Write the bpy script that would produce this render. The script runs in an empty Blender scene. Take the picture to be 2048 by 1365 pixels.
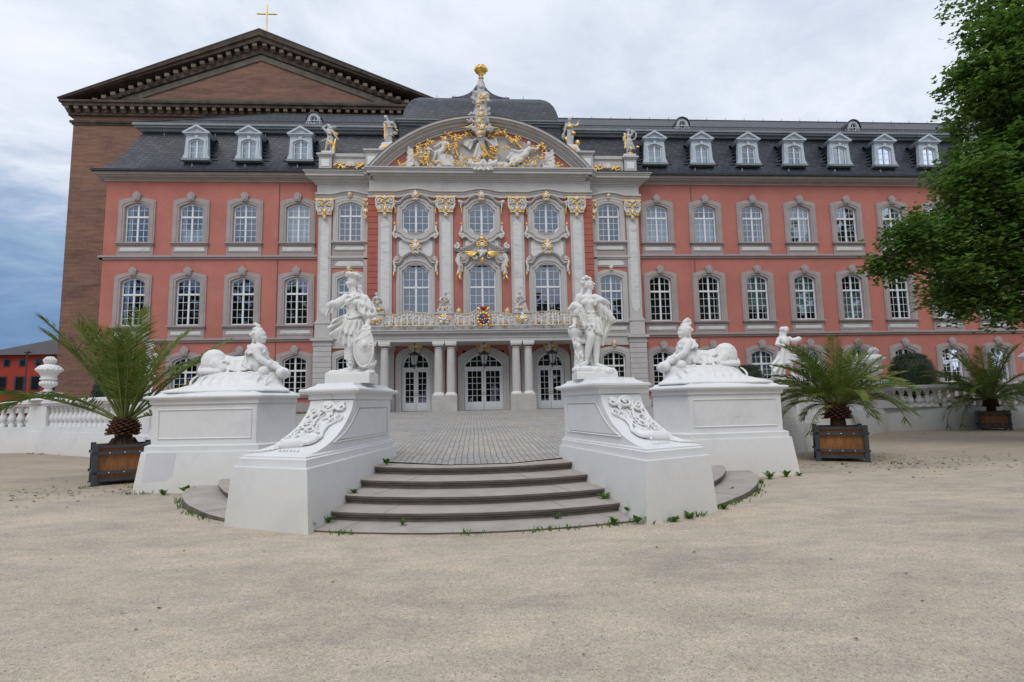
import bpy, bmesh, math, random
from mathutils import Vector, Matrix, Euler, noise
R = random.Random(11)
V = Vector
PI = math.pi
scene = bpy.context.scene
COL = scene.collection
sin, cos = math.sin, math.cos

# ------------------------------------------------------------------ materials
def ramp(nt, stops):
    n = nt.nodes.new('ShaderNodeValToRGB')
    e = n.color_ramp.elements
    while len(e) < len(stops): e.new(0.5)
    for k, (p, c) in enumerate(stops):
        e[k].position = p; e[k].color = (c[0], c[1], c[2], 1)
    return n
def node(nt, kind, **kw):
    n = nt.nodes.new('ShaderNode' + kind)
    for k, v in kw.items():
        if k in n.inputs: n.inputs[k].default_value = v
        else: setattr(n, k, v)
    return n
def mixc(nt, fac, a, b, mode='MIX'):
    n = nt.nodes.new('ShaderNodeMix'); n.data_type = 'RGBA'; n.blend_type = mode
    for sock, val in ((n.inputs[0], fac), (n.inputs[6], a), (n.inputs[7], b)):
        if hasattr(val, 'is_linked') or hasattr(val, 'links'): nt.links.new(val, sock)
        elif isinstance(val, (int, float)): sock.default_value = val
        else: sock.default_value = (val[0], val[1], val[2], 1)
    return n.outputs[2]
def mapping(nt, scale=(1, 1, 1), rot=(0, 0, 0), coord='Object', loc=(0, 0, 0)):
    tc = nt.nodes.new('ShaderNodeTexCoord'); mp = nt.nodes.new('ShaderNodeMapping')
    mp.inputs['Scale'].default_value = scale; mp.inputs['Rotation'].default_value = rot; mp.inputs['Location'].default_value = loc
    nt.links.new(tc.outputs[coord], mp.inputs['Vector'])
    return mp.outputs[0]
def newmat(name):
    m = bpy.data.materials.new(name); m.use_nodes = True
    nt = m.node_tree
    return m, nt, nt.nodes['Principled BSDF']
def noise_out(nt, vec, scale, detail=6, rough=0.6, dist=0.0):
    n = node(nt, 'TexNoise', Scale=scale, Detail=detail, Roughness=rough, Distortion=dist)
    nt.links.new(vec, n.inputs['Vector'])
    return n.outputs[0]
def bump(nt, bsdf, h, strength=0.3, dist=0.02):
    b = node(nt, 'Bump', Strength=strength, Distance=dist)
    nt.links.new(h, b.inputs['Height']); nt.links.new(b.outputs[0], bsdf.inputs['Normal'])
    return b
def mat(name, c1, c2=None, scale=2.0, rough=0.8, bs=0.15, bscale=40, bd=0.01, metal=0.0, stretch=(1, 1, 1), lo=.35, hi=.65, spec=.4):
    """two tones of one surface mixed by noise, with a fine bump"""
    m, nt, b = newmat(name)
    b.inputs['Roughness'].default_value = rough; b.inputs['Metallic'].default_value = metal
    b.inputs['Specular IOR Level'].default_value = spec
    vec = mapping(nt, stretch)
    n = noise_out(nt, vec, scale, 8, .65)
    rp = ramp(nt, [(lo, c1), (hi, c2 or tuple(x * .82 for x in c1))])
    nt.links.new(n, rp.inputs[0]); nt.links.new(rp.outputs[0], b.inputs['Base Color'])
    if bs:
        bump(nt, b, noise_out(nt, vec, bscale, 4, .6), bs, bd)
    return m

M = {}
M['stucco'] = mat('red_stucco', (.50, .190, .150), (.42, .155, .122), 0.55, .9, .25, 30, .01)
def rusticated(name, c, c2):
    return mat(name, c, c2, 1.2, .88, .2, 30, .01)
M['stucco_d'] = rusticated('rusticated_red', (.43, .13, .095), (.37, .11, .082))
M['trim'] = mat('mauve_grey_sandstone', (.40, .345, .335), (.34, .292, .284), 1.4, .85, .2, 50, .006)
M['stone'] = mat('pale_grey_stone', (.54, .52, .505), (.47, .452, .44), 1.1, .8, .2, 45, .006)
M['stonew'] = mat('white_ornament_stone', (.76, .745, .72), (.62, .60, .58), 3, .75, .2, 40, .006)
M['greyst'] = mat('weathered_ornament_stone', (.58, .57, .56), (.22, .23, .25), 2.6, .8, .25, 30, .008, lo=.42, hi=.72)
M['gold'] = mat('gilding', (.90, .62, .20), (.72, .42, .09), 6, .38, .25, 30, .01, metal=.65)
M['cream'] = mat('cream_gilded_railing', (.62, .56, .46), (.50, .34, .13), 9, .55, .2, 30, .008, lo=.42, hi=.58)
M['wood_w'] = mat('white_window_paint', (.78, .79, .80), (.72, .73, .75), 3, .45, 0)
M['dormer'] = mat('blue_grey_dormer_paint', (.52, .58, .63), (.44, .50, .56), 2.0, .6, .1, 30, .004)
M['rcorn'] = mat('grey_green_roof_cornice', (.24, .275, .29), (.19, .22, .24), 1.5, .6, .1, 30, .004)
M['lead'] = mat('dark_lead', (.05, .055, .06), (.03, .032, .036), 3, .5, .1, 20, .005)
M['iron'] = mat('black_iron', (.03, .03, .03), (.05, .05, .05), 5, .45, .1, 50, .003, metal=.4)
M['frost'] = mat('grey_lantern_glass', (.30, .31, .31), (.22, .23, .24), 5, .15, 0, spec=.6)
M['blind'] = mat('grey_green_blind', (.27, .34, .33), (.22, .29, .285), 1.0, .8, .1, 30, .003)
M['curtain'] = mat('pale_curtain', (.62, .68, .70), (.40, .46, .50), 4, .9, .2, 20, .01, stretch=(4, 4, .3))
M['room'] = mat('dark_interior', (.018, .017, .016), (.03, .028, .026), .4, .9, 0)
M['blue'] = mat('heraldic_blue', (.03, .07, .30), (.02, .05, .22), 8, .5, 0)
M['red'] = mat('heraldic_red', (.35, .03, .02), (.25, .02, .02), 8, .5, 0)
M['pot'] = mat('dark_earth', (.05, .035, .025), (.03, .02, .015), 8, .95, .4, 30, .02)
M['steel'] = mat('grey_painted_steel', (.055, .065, .080), (.045, .052, .065), 3, .45, .08, 60, .002, spec=.5)
M['farwall'] = mat('bright_red_render', (.40, .050, .028), (.34, .042, .026), .3, .9, .1, 20, .01)
M['glassdark'] = mat('dark_window', (.012, .016, .02), (.02, .024, .03), 1, .08, 0, spec=.9)
M['tiles'] = mat('brown_grey_roof', (.045, .04, .042), (.065, .055, .055), 1.0, .7, .3, 12, .02)
M['bark'] = mat('grey_brown_bark', (.14, .12, .09), (.06, .05, .04), 4, .9, .6, 18, .03)
M['thatch'] = mat('brown_palm_fibre', (.085, .045, .024), (.035, .018, .011), 9, .95, .6, 30, .02, stretch=(1, 1, 3))
M['husk'] = mat('cut_frond_stubs', (.13, .055, .028), (.05, .022, .014), 7, .85, .3, 20, .01)

def m_slate():
    m, nt, b = newmat('blue_black_slate')
    tc = nt.nodes.new('ShaderNodeTexCoord'); sp = nt.nodes.new('ShaderNodeSeparateXYZ'); cb = nt.nodes.new('ShaderNodeCombineXYZ')
    nt.links.new(tc.outputs['Object'], sp.inputs[0])
    ad = node(nt, 'Math', operation='ADD'); nt.links.new(sp.outputs[0], ad.inputs[0]); nt.links.new(sp.outputs[1], ad.inputs[1])
    # courses climb a little to the right, as slates hung in the old German manner do
    tl = node(nt, 'Math', operation='MULTIPLY_ADD'); nt.links.new(ad.outputs[0], tl.inputs[0]); tl.inputs[1].default_value = .14
    nt.links.new(sp.outputs[2], tl.inputs[2])
    nt.links.new(ad.outputs[0], cb.inputs[0]); nt.links.new(tl.outputs[0], cb.inputs[1])
    br = nt.nodes.new('ShaderNodeTexBrick'); br.offset = .5
    for k, v in (('Scale', 1.0), ('Mortar Size', .026), ('Brick Width', .42), ('Row Height', .235), ('Bias', 0.0), ('Mortar Smooth', .1)): br.inputs[k].default_value = v
    br.inputs['Color1'].default_value = (.022, .027, .040, 1); br.inputs['Color2'].default_value = (.054, .062, .084, 1); br.inputs['Mortar'].default_value = (.006, .007, .009, 1)
    nt.links.new(cb.outputs[0], br.inputs['Vector'])
    n = noise_out(nt, tc.outputs['Object'], .7, 6, .7)
    rp = ramp(nt, [(.35, (.75, .75, .75)), (.6, (1.1, 1.1, 1.1)), (.8, (1.35, 1.2, 1.08))])
    nt.links.new(n, rp.inputs[0])
    nt.links.new(mixc(nt, 1.0, br.outputs[0], rp.outputs[0], 'MULTIPLY'), b.inputs['Base Color'])
    b.inputs['Roughness'].default_value = .5; b.inputs['Specular IOR Level'].default_value = .5
    inv = node(nt, 'Math', operation='SUBTRACT'); inv.inputs[0].default_value = 1; nt.links.new(br.outputs['Fac'], inv.inputs[1])
    bump(nt, b, inv.outputs[0], .5, .02)
    return m
M['slate'] = m_slate()
def m_brick(name, ca, cb_, mortar, w, h, ms, rot=(PI / 2, 0, 0)):
    m, nt, b = newmat(name)
    vec = mapping(nt, (1, 1, 1), rot)
    br = nt.nodes.new('ShaderNodeTexBrick')
    for k, v in (('Scale', 1.0), ('Mortar Size', ms), ('Brick Width', w), ('Row Height', h), ('Bias', 0.0)): br.inputs[k].default_value = v
    br.inputs['Color1'].default_value = (*ca, 1); br.inputs['Color2'].default_value = (*cb_, 1); br.inputs['Mortar'].default_value = (*mortar, 1)
    nt.links.new(vec, br.inputs['Vector'])
    v2 = mapping(nt, (.5, .5, 1.6))
    n = noise_out(nt, v2, .55, 9, .72, .3)
    rp = ramp(nt, [(.30, (.50, .50, .52)), (.46, (.95, .93, .93)), (.62, (1.12, 1.08, 1.0)), (.75, (1.25, 1.35, 1.35))])
    nt.links.new(n, rp.inputs[0])
    v3 = mapping(nt, (.7, .7, 8))
    n3 = noise_out(nt, v3, 1.0, 4, .6)
    rp3 = ramp(nt, [(.36, (.80, .76, .75)), (.5, (1, 1, 1)), (.66, (1.14, 1.1, 1.08))]); nt.links.new(n3, rp3.inputs[0])
    c = mixc(nt, 1.0, br.outputs[0], rp.outputs[0], 'MULTIPLY')
    nt.links.new(mixc(nt, 1.0, c, rp3.outputs[0], 'MULTIPLY'), b.inputs['Base Color'])
    b.inputs['Roughness'].default_value = .92
    bump(nt, b, noise_out(nt, v3, 3, 5, .7), .6, .05)
    return m
M['brick'] = m_brick('weathered_brick', (.215, .105, .076), (.165, .080, .060), (.24, .165, .125), .42, .115, .02)
M['oldstone'] = mat('sooty_cornice_stone', (.115, .085, .065), (.028, .022, .018), 1.4, .9, .4, 15, .03, lo=.3, hi=.7)
M['oldpale'] = mat('pale_worn_corbel_stone', (.20, .165, .12), (.095, .075, .055), 1.1, .9, .3, 15, .02)
M['oldgreen'] = mat('grey_green_plaster_band', (.135, .125, .095), (.09, .085, .068), 1.2, .9, .2, 15, .01)
def m_marble():
    m, nt, b = newmat('veined_marble')
    gp = nt.nodes.new('ShaderNodeNewGeometry'); mp = nt.nodes.new('ShaderNodeMapping'); mp.inputs['Scale'].default_value = (.55, .55, 2.1); mp.inputs['Rotation'].default_value = (0, .5, 0); nt.links.new(gp.outputs['Position'], mp.inputs['Vector'])
    w = node(nt, 'TexNoise', Scale=1.15, Detail=7.0, Roughness=.62, Distortion=1.1)
    nt.links.new(mp.outputs[0], w.inputs['Vector'])
    rp = ramp(nt, [(.30, (.44, .46, .48)), (.42, (.58, .585, .58)), (.55, (.67, .665, .65)), (.70, (.56, .555, .545))])
    nt.links.new(w.outputs[0], rp.inputs[0]); nt.links.new(rp.outputs[0], b.inputs['Base Color'])
    b.inputs['Roughness'].default_value = .5
    return m
M['marble'] = m_marble()
def m_pane():
    m, nt, b = newmat('window_glass')
    nt.nodes.remove(b)
    out = nt.nodes['Material Output']
    g = node(nt, 'BsdfGlossy', Roughness=.02); g.inputs['Color'].default_value = (.74, .85, 1.0, 1)
    t = node(nt, 'BsdfTransparent'); t.inputs['Color'].default_value = (.78, .84, .86, 1)
    fr = node(nt, 'Fresnel', IOR=1.5)
    ma = node(nt, 'Math', operation='MULTIPLY_ADD'); nt.links.new(fr.outputs[0], ma.inputs[0]); ma.inputs[1].default_value = 1.0; ma.inputs[2].default_value = .17
    mx = nt.nodes.new('ShaderNodeMixShader')
    nt.links.new(ma.outputs[0], mx.inputs[0]); nt.links.new(t.outputs[0], mx.inputs[1]); nt.links.new(g.outputs[0], mx.inputs[2])
    nt.links.new(mx.outputs[0], out.inputs['Surface'])
    gp = nt.nodes.new('ShaderNodeNewGeometry'); n = noise_out(nt, gp.outputs['Position'], .8, 0, .5)
    bp = node(nt, 'Bump', Strength=.05, Distance=.02); nt.links.new(n, bp.inputs['Height']); nt.links.new(bp.outputs[0], g.inputs['Normal'])
    return m
M['pane'] = m_pane()
def m_white():
    m, nt, b = newmat('white_limewash')
    vec = mapping(nt)
    n = noise_out(nt, vec, 1.1, 9, .7)
    rp = ramp(nt, [(.3, (.63, .635, .645)), (.52, (.72, .72, .725)), (.8, (.685, .68, .66))]); nt.links.new(n, rp.inputs[0])
    # hairline cracks and flaked patches
    vo = node(nt, 'TexVoronoi', Scale=.75, feature='DISTANCE_TO_EDGE')
    dv = noise_out(nt, vec, 2.2, 5, .6)
    vm = nt.nodes.new('ShaderNodeVectorMath'); vm.operation = 'ADD'
    nt.links.new(vec, vm.inputs[0]); nt.links.new(dv, vm.inputs[1]); nt.links.new(vm.outputs[0], vo.inputs['Vector'])
    cr = ramp(nt, [(0.0, (.78, .78, .78)), (.008, (1, 1, 1))]); nt.links.new(vo.outputs[0], cr.inputs[0])
    gate = noise_out(nt, vec, .9, 3, .5)
    gr = ramp(nt, [(.56, (0, 0, 0)), (.62, (1, 1, 1))]); nt.links.new(gate, gr.inputs[0])
    cracked = mixc(nt, gr.outputs[0], (1, 1, 1), cr.outputs[0])
    # splashed soil stains close to the ground
    c = mixc(nt, 1.0, rp.outputs[0], cracked, 'MULTIPLY')
    tc = nt.nodes.new('ShaderNodeTexCoord'); sp = nt.nodes.new('ShaderNodeSeparateXYZ'); nt.links.new(tc.outputs['Object'], sp.inputs[0])
    s1 = node(nt, 'MapRange'); s1.inputs[1].default_value = .75; s1.inputs[2].default_value = .0; nt.links.new(sp.outputs[2], s1.inputs[0])
    s2 = node(nt, 'Math', operation='MULTIPLY'); nt.links.new(s1.outputs[0], s2.inputs[0]); nt.links.new(noise_out(nt, vec, 2.5, 8, .7), s2.inputs[1])
    nt.links.new(mixc(nt, s2.outputs[0], c, (.62, .585, .50)), b.inputs['Base Color'])
    b.inputs['Roughness'].default_value = .75; b.inputs['Specular IOR Level'].default_value = .25
    bump(nt, b, noise_out(nt, vec, 9, 7, .65), .22, .01)
    return m
M['white'] = m_white()
M['carved'] = mat('white_painted_statue', (.77, .77, .77), (.70, .695, .675), 5, .6, .2, 30, .008, spec=.3)
def m_gravel():
    m, nt, b = newmat('beige_gravel')
    vec = mapping(nt, coord='Object')
    lowf = noise_out(nt, mapping(nt, (.45, 1.0, 1), (0, 0, .15)), .9, 4, .6, .4); midf = noise_out(nt, mapping(nt, (.6, 1, 1), (0, 0, -.1)), 3.2, 10, .78)
    av = node(nt, 'Math', operation='MULTIPLY_ADD'); nt.links.new(midf, av.inputs[0]); av.inputs[1].default_value = .55
    h2 = node(nt, 'Math', operation='MULTIPLY'); nt.links.new(lowf, h2.inputs[0]); h2.inputs[1].default_value = .45; nt.links.new(h2.outputs[0], av.inputs[2]); big = av.outputs[0]
    rp = ramp(nt, [(.38, (.405, .36, .305)), (.48, (.51, .445, .36)), (.58, (.62, .53, .41))]); nt.links.new(big, rp.inputs[0])
    fine = node(nt, 'TexVoronoi', Scale=120.0); nt.links.new(vec, fine.inputs['Vector'])
    fr = ramp(nt, [(.0, (.66, .66, .68)), (.5, (1, 1, 1)), (1, (1.30, 1.28, 1.24))]); nt.links.new(fine.outputs['Color'], fr.inputs[0])
    mid = noise_out(nt, vec, 22, 8, .8)
    mr = ramp(nt, [(.34, (.72, .72, .73)), (.5, (1, 1, 1)), (.66, (1.16, 1.15, 1.13))]); nt.links.new(mid, mr.inputs[0])
    c = mixc(nt, 1.0, mixc(nt, 1.0, rp.outputs[0], fr.outputs[0], 'MULTIPLY'), mr.outputs[0], 'MULTIPLY')
    # darker damp soil with leaf litter away from the path, by the walls
    soil = noise_out(nt, mapping(nt, (.12, .16, 1), loc=(3.1, 1.7, 0)), 1.0, 6, .6)
    tc = nt.nodes.new('ShaderNodeTexCoord'); sp = nt.nodes.new('ShaderNodeSeparateXYZ'); nt.links.new(tc.outputs['Object'], sp.inputs[0])
    mr2 = node(nt, 'MapRange'); mr2.inputs[1].default_value = 11.5; mr2.inputs[2].default_value = 19.0; mr2.inputs[4].default_value = 1.0; nt.links.new(sp.outputs[1], mr2.inputs[0])
    mu = node(nt, 'Math', operation='MULTIPLY'); nt.links.new(mr2.outputs[0], mu.inputs[0]); nt.links.new(soil, mu.inputs[1])
    c = mixc(nt, mu.outputs[0], c, (.30, .235, .17))
    nt.links.new(c, b.inputs['Base Color'])
    b.inputs['Roughness'].default_value = .95; b.inputs['Specular IOR Level'].default_value = .15
    hs = node(nt, 'Math', operation='ADD'); nt.links.new(fine.outputs['Distance'], hs.inputs[0]); nt.links.new(mid, hs.inputs[1])
    bump(nt, b, hs.outputs[0], .55, .02)
    return m
M['gravel'] = m_gravel()
def m_cobble():
    m, nt, b = newmat('grey_cobbles')
    vec = mapping(nt, (1, 1, 0), (0, 0, PI / 2))
    dv = noise_out(nt, mapping(nt), .8, 3, .5)
    vm = nt.nodes.new('ShaderNodeVectorMath'); vm.operation = 'MULTIPLY_ADD'
    nt.links.new(dv, vm.inputs[0]); vm.inputs[1].default_value = (.07, .07, 0); nt.links.new(vec, vm.inputs[2])
    br = nt.nodes.new('ShaderNodeTexBrick')
    for k, v in (('Scale', 1.0), ('Mortar Size', .012), ('Brick Width', .15), ('Row Height', .125), ('Bias', 0.0), ('Mortar Smooth', .3)): br.inputs[k].default_value = v
    br.inputs['Color1'].default_value = (.32, .315, .31, 1); br.inputs['Color2'].default_value = (.45, .44, .425, 1); br.inputs['Mortar'].default_value = (.21, .185, .15, 1)
    nt.links.new(vm.outputs[0], br.inputs['Vector'])
    n = noise_out(nt, mapping(nt, (1, 1.6, 1)), .45, 7, .65)
    rp = ramp(nt, [(.35, (.82, .84, .88)), (.55, (1.05, 1.02, .98)), (.70, (1.2, 1.05, .82))]); nt.links.new(n, rp.inputs[0])
    nt.links.new(mixc(nt, 1.0, br.outputs[0], rp.outputs[0], 'MULTIPLY'), b.inputs['Base Color'])
    b.inputs['Roughness'].default_value = .7
    inv = node(nt, 'Math', operation='SUBTRACT'); inv.inputs[0].default_value = 1; nt.links.new(br.outputs['Fac'], inv.inputs[1])
    bump(nt, b, inv.outputs[0], .6, .02)
    return m
M['cobble'] = m_cobble()
def m_step():
    m, nt, b = newmat('worn_grey_step_stone')
    n = noise_out(nt, mapping(nt), 2.2, 9, .72)
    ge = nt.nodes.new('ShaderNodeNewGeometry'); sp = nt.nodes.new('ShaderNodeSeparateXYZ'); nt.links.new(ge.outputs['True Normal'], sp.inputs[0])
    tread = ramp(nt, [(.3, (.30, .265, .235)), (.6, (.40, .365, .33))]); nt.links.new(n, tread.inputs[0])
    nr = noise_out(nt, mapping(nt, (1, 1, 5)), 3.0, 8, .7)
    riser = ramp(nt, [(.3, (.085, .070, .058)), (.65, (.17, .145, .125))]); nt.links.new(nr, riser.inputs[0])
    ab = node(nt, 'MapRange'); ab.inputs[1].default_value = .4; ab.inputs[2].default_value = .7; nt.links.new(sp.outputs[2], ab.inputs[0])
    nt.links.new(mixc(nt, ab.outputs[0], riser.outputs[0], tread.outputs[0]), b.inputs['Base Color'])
    b.inputs['Roughness'].default_value = .85
    bump(nt, b, noise_out(nt, mapping(nt), 25, 7, .7), .35, .01)
    return m
M['step'] = m_step()
def m_planks():
    m, nt, b = newmat('varnished_planter_boards')
    tc = nt.nodes.new('ShaderNodeTexCoord'); sp = nt.nodes.new('ShaderNodeSeparateXYZ'); nt.links.new(tc.outputs['Object'], sp.inputs[0])
    ad = node(nt, 'Math', operation='ADD'); nt.links.new(sp.outputs[0], ad.inputs[0]); nt.links.new(sp.outputs[1], ad.inputs[1])
    ml = node(nt, 'Math', operation='MULTIPLY'); nt.links.new(ad.outputs[0], ml.inputs[0]); ml.inputs[1].default_value = 26.0
    fr = node(nt, 'Math', operation='FRACT'); nt.links.new(ml.outputs[0], fr.inputs[0])
    gap = ramp(nt, [(0, (.30, .28, .26)), (.10, (1, 1, 1)), (.92, (1, 1, 1)), (1, (.30, .28, .26))]); nt.links.new(fr.outputs[0], gap.inputs[0])
    n = noise_out(nt, mapping(nt, (9, 9, 1)), 2.5, 8, .7)
    rp = ramp(nt, [(.3, (.13, .050, .016)), (.5, (.30, .125, .035)), (.7, (.40, .19, .07))]); nt.links.new(n, rp.inputs[0])
    nt.links.new(mixc(nt, 1.0, rp.outputs[0], gap.outputs[0], 'MULTIPLY'), b.inputs['Base Color'])
    b.inputs['Roughness'].default_value = .5
    return m
M['planks'] = m_planks()
def m_leaf(name, c1, c2, c3, trans=.35, scale=.9):
    m, nt, b = newmat(name)
    oi = mapping(nt)
    n = noise_out(nt, oi, scale, 4, .6)
    wn = nt.nodes.new('ShaderNodeTexWhiteNoise'); wn.noise_dimensions = '3D'
    sn = nt.nodes.new('ShaderNodeVectorMath'); sn.operation = 'SNAP'; sn.inputs[1].default_value = (.15, .15, .15)
    nt.links.new(oi, sn.inputs[0]); nt.links.new(sn.outputs[0], wn.inputs['Vector'])
    ad = node(nt, 'Math', operation='MULTIPLY_ADD'); nt.links.new(wn.outputs[0], ad.inputs[0]); ad.inputs[1].default_value = .5
    sb = node(nt, 'Math', operation='SUBTRACT'); nt.links.new(n, sb.inputs[0]); sb.inputs[1].default_value = .25
    nt.links.new(sb.outputs[0], ad.inputs[2])
    rp = ramp(nt, [(.2, c1), (.5, c2), (.85, c3)]); nt.links.new(ad.outputs[0], rp.inputs[0])
    nt.links.new(rp.outputs[0], b.inputs['Base Color'])
    b.inputs['Roughness'].default_value = .5; b.inputs['Specular IOR Level'].default_value = .3
    tr = nt.nodes.new('ShaderNodeBsdfTranslucent'); nt.links.new(rp.outputs[0], tr.inputs[0])
    mx = nt.nodes.new('ShaderNodeMixShader'); mx.inputs[0].default_value = trans
    nt.links.new(b.outputs[0], mx.inputs[1]); nt.links.new(tr.outputs[0], mx.inputs[2])
    nt.links.new(mx.outputs[0], nt.nodes['Material Output'].inputs['Surface'])
    return m
M['leaf'] = m_leaf('plane_tree_leaves', (.055, .105, .020), (.105, .20, .036), (.19, .33, .07), .5)
M['frond'] = m_leaf('palm_leaflets', (.065, .112, .018), (.12, .19, .032), (.24, .265, .07), .35, 1.5)
M['drytip'] = mat('dry_brown_leaflet_tips', (.30, .20, .09), (.22, .13, .05), 9, .8, 0)
M['rachis'] = mat('yellow_green_frond_stalk', (.16, .19, .045), (.11, .14, .035), 4, .5, 0)
M['hedge'] = m_leaf('clipped_yew', (.006, .016, .005), (.014, .032, .009), (.03, .06, .015), .15, 3)
M['wood'] = m_leaf('far_trees', (.018, .035, .010), (.035, .065, .016), (.06, .10, .025), .2)
M['weed'] = m_leaf('weed_leaves', (.045, .12, .012), (.075, .19, .02), (.13, .27, .035), .4, 6)
M['litter'] = mat('dry_leaves', (.16, .09, .04), (.07, .04, .02), 30, .8, 0)

# ------------------------------------------------------------------ mesh helper
class MB:
    def __init__(s): s.v = []; s.f = []; s.mi = []; s.sm = []
    def add(s, vs, fs, mi=0, smooth=False):
        o = len(s.v); s.v += [tuple(v) for v in vs]
        for f in fs:
            s.f.append([o + k for k in f]); s.mi.append(mi); s.sm.append(smooth)
    def box(s, x0, x1, y0, y1, z0, z1, mi=0):
        s.add([(x0, y0, z0), (x1, y0, z0), (x1, y1, z0), (x0, y1, z0), (x0, y0, z1), (x1, y0, z1), (x1, y1, z1), (x0, y1, z1)],
              [(0, 1, 2, 3), (7, 6, 5, 4), (0, 4, 5, 1), (1, 5, 6, 2), (2, 6, 7, 3), (3, 7, 4, 0)], mi)
    def loops(s, loops, mi=0, smooth=False, cap=True, closed=True):
        n = len(loops[0]); vs = [p for l in loops for p in l]; fs = []
        for k in range(len(loops) - 1):
            for j in range(n if closed else n - 1):
                a, b = k * n + j, k * n + (j + 1) % n
                fs.append((a, b, b + n, a + n))
        s.add(vs, fs, mi, smooth)
        if cap:
            s.add(loops[0], [tuple(range(n - 1, -1, -1))], mi); s.add(loops[-1], [tuple(range(n))], mi)
    def xz(s, poly, y0, y1, mi=0): s.loops([[(x, y0, z) for x, z in poly], [(x, y1, z) for x, z in poly]], mi)
    def yz(s, poly, x0, x1, mi=0): s.loops([[(x0, y, z) for y, z in poly], [(x1, y, z) for y, z in poly]], mi)
    def xy(s, poly, z0, z1, top=None, mi=0): s.loops([[(x, y, z0) for x, y in poly], [(x, y, z1) for x, y in (top or poly)]], mi)
    def strip(s, A, B, mi=0, smooth=False):
        n = len(A); s.add(list(A) + list(B), [(k, k + 1, n + k + 1, n + k) for k in range(n - 1)], mi, smooth)
    def lathe(s, prof, c=(0, 0, 0), n=20, mi=0, smooth=True, sx=1, sy=1):
        L = [[(c[0] + r * sx * cos(2 * PI * k / n), c[1] + r * sy * sin(2 * PI * k / n), c[2] + z) for k in range(n)] for r, z in prof]
        s.loops(L, mi, smooth)
    def tube(s, pts, rad, n=6, mi=0, smooth=True, flat=1.0):
        pts = [V(p) for p in pts]
        if not isinstance(rad, (list, tuple)): rad = [rad] * len(pts)
        L = []; ref = None
        for k, p in enumerate(pts):
            d = (pts[min(k + 1, len(pts) - 1)] - pts[max(k - 1, 0)])
            d = d.normalized() if d.length > 1e-9 else V((0, 0, 1))
            if ref is None: ref = V((0, 1, 0)) if abs(d.y) < .9 else V((1, 0, 0))
            a = d.cross(ref); a = a.normalized() if a.length > 1e-6 else V((1, 0, 0)); b = a.cross(d).normalized(); ref = b
            L.append([p + (a * cos(2 * PI * j / n) + b * flat * sin(2 * PI * j / n)) * rad[k] for j in range(n)])
        s.loops(L, mi, smooth)
    def ell(s, c, r, n=10, m=7, mi=0, rot=None, smooth=True):
        if isinstance(r, (int, float)): r = (r, r, r)
        vs = []; c = V(c)
        E_ = Euler(rot).to_matrix() if rot else None
        for i in range(m + 1):
            th = PI * i / m
            for j in range(n):
                p = V((r[0] * sin(th) * cos(2 * PI * j / n), r[1] * sin(th) * sin(2 * PI * j / n), r[2] * cos(th)))
                vs.append(c + (E_ @ p if E_ else p))
        fs = []
        for i in range(m):
            for j in range(n):
                a, b = i * n + j, i * n + (j + 1) % n
                fs.append((a, a + n, b + n, b))
        s.add(vs, fs, mi, smooth)
    def cap(s, p0, r0, p1, r1, n=10, mi=0):
        p0, p1 = V(p0), V(p1); d = p1 - p0; L = d.length
        if L < 1e-6: return s.ell(p0, r0, n, 6, mi)
        d /= L; a = d.orthogonal().normalized(); b = d.cross(a); rings = []
        for t in (-90, -60, -30, 0): rings.append((p0 + d * r0 * sin(math.radians(t)), max(r0 * cos(math.radians(t)), 1e-4)))
        for t in (0, 30, 60, 90): rings.append((p1 + d * r1 * sin(math.radians(t)), max(r1 * cos(math.radians(t)), 1e-4)))
        s.loops([[c + (a * cos(2 * PI * k / n) + b * sin(2 * PI * k / n)) * r for k in range(n)] for c, r in rings], mi, True)
    def chain(s, pts, rads, n=10, mi=0):
        for k in range(len(pts) - 1): s.cap(pts[k], rads[k], pts[k + 1], rads[k + 1], n, mi)
    def sheet(s, A, B, th=.03, amp=.03, nf=3, ph=0, nu=26, nv=14, mi=0, ndir=None):
        """a rippled cloth of some thickness between two edge curves"""
        A = spline(A, nu); B = spline(B, nu); P = []
        for i in range(nu):
            for j in range(nv):
                P.append(A[i].lerp(B[i], j / (nv - 1)))
        N = []
        for i in range(nu):
            for j in range(nv):
                du = P[min(i + 1, nu - 1) * nv + j] - P[max(i - 1, 0) * nv + j]
                dv = P[i * nv + min(j + 1, nv - 1)] - P[i * nv + max(j - 1, 0)]
                q = du.cross(dv); N.append(q.normalized() if q.length > 1e-9 else V((0, -1, 0)))
        for i in range(nu):
            for j in range(nv):
                a_, b_ = i / (nu - 1), j / (nv - 1)      # folds run from the first edge to the second and deepen on the way
                w = amp * (sin(2 * PI * nf * a_ + ph + 1.5 * b_) + .45 * sin(2 * PI * 1.7 * nf * a_ + 2 * ph - 2.2 * b_)) * (.3 + .7 * b_)
                P[i * nv + j] = P[i * nv + j] + N[i * nv + j] * w
        F_ = [P[k] + N[k] * th / 2 for k in range(len(P))]; K_ = [P[k] - N[k] * th / 2 for k in range(len(P))]
        n = nu * nv; fs = []
        for i in range(nu - 1):
            for j in range(nv - 1):
                a = i * nv + j
                fs.append((a, a + 1, a + nv + 1, a + nv)); fs.append((n + a, n + a + nv, n + a + nv + 1, n + a + 1))
        for j in range(nv - 1):
            fs.append((j, n + j, n + j + 1, j + 1)); a = (nu - 1) * nv + j; fs.append((a, a + 1, n + a + 1, n + a))
        for i in range(nu - 1):
            a = i * nv; fs.append((a, a + nv, n + a + nv, n + a)); a = i * nv + nv - 1; fs.append((a, n + a, n + a + nv, a + nv))
        s.add(F_ + K_, fs, mi, True)
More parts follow.
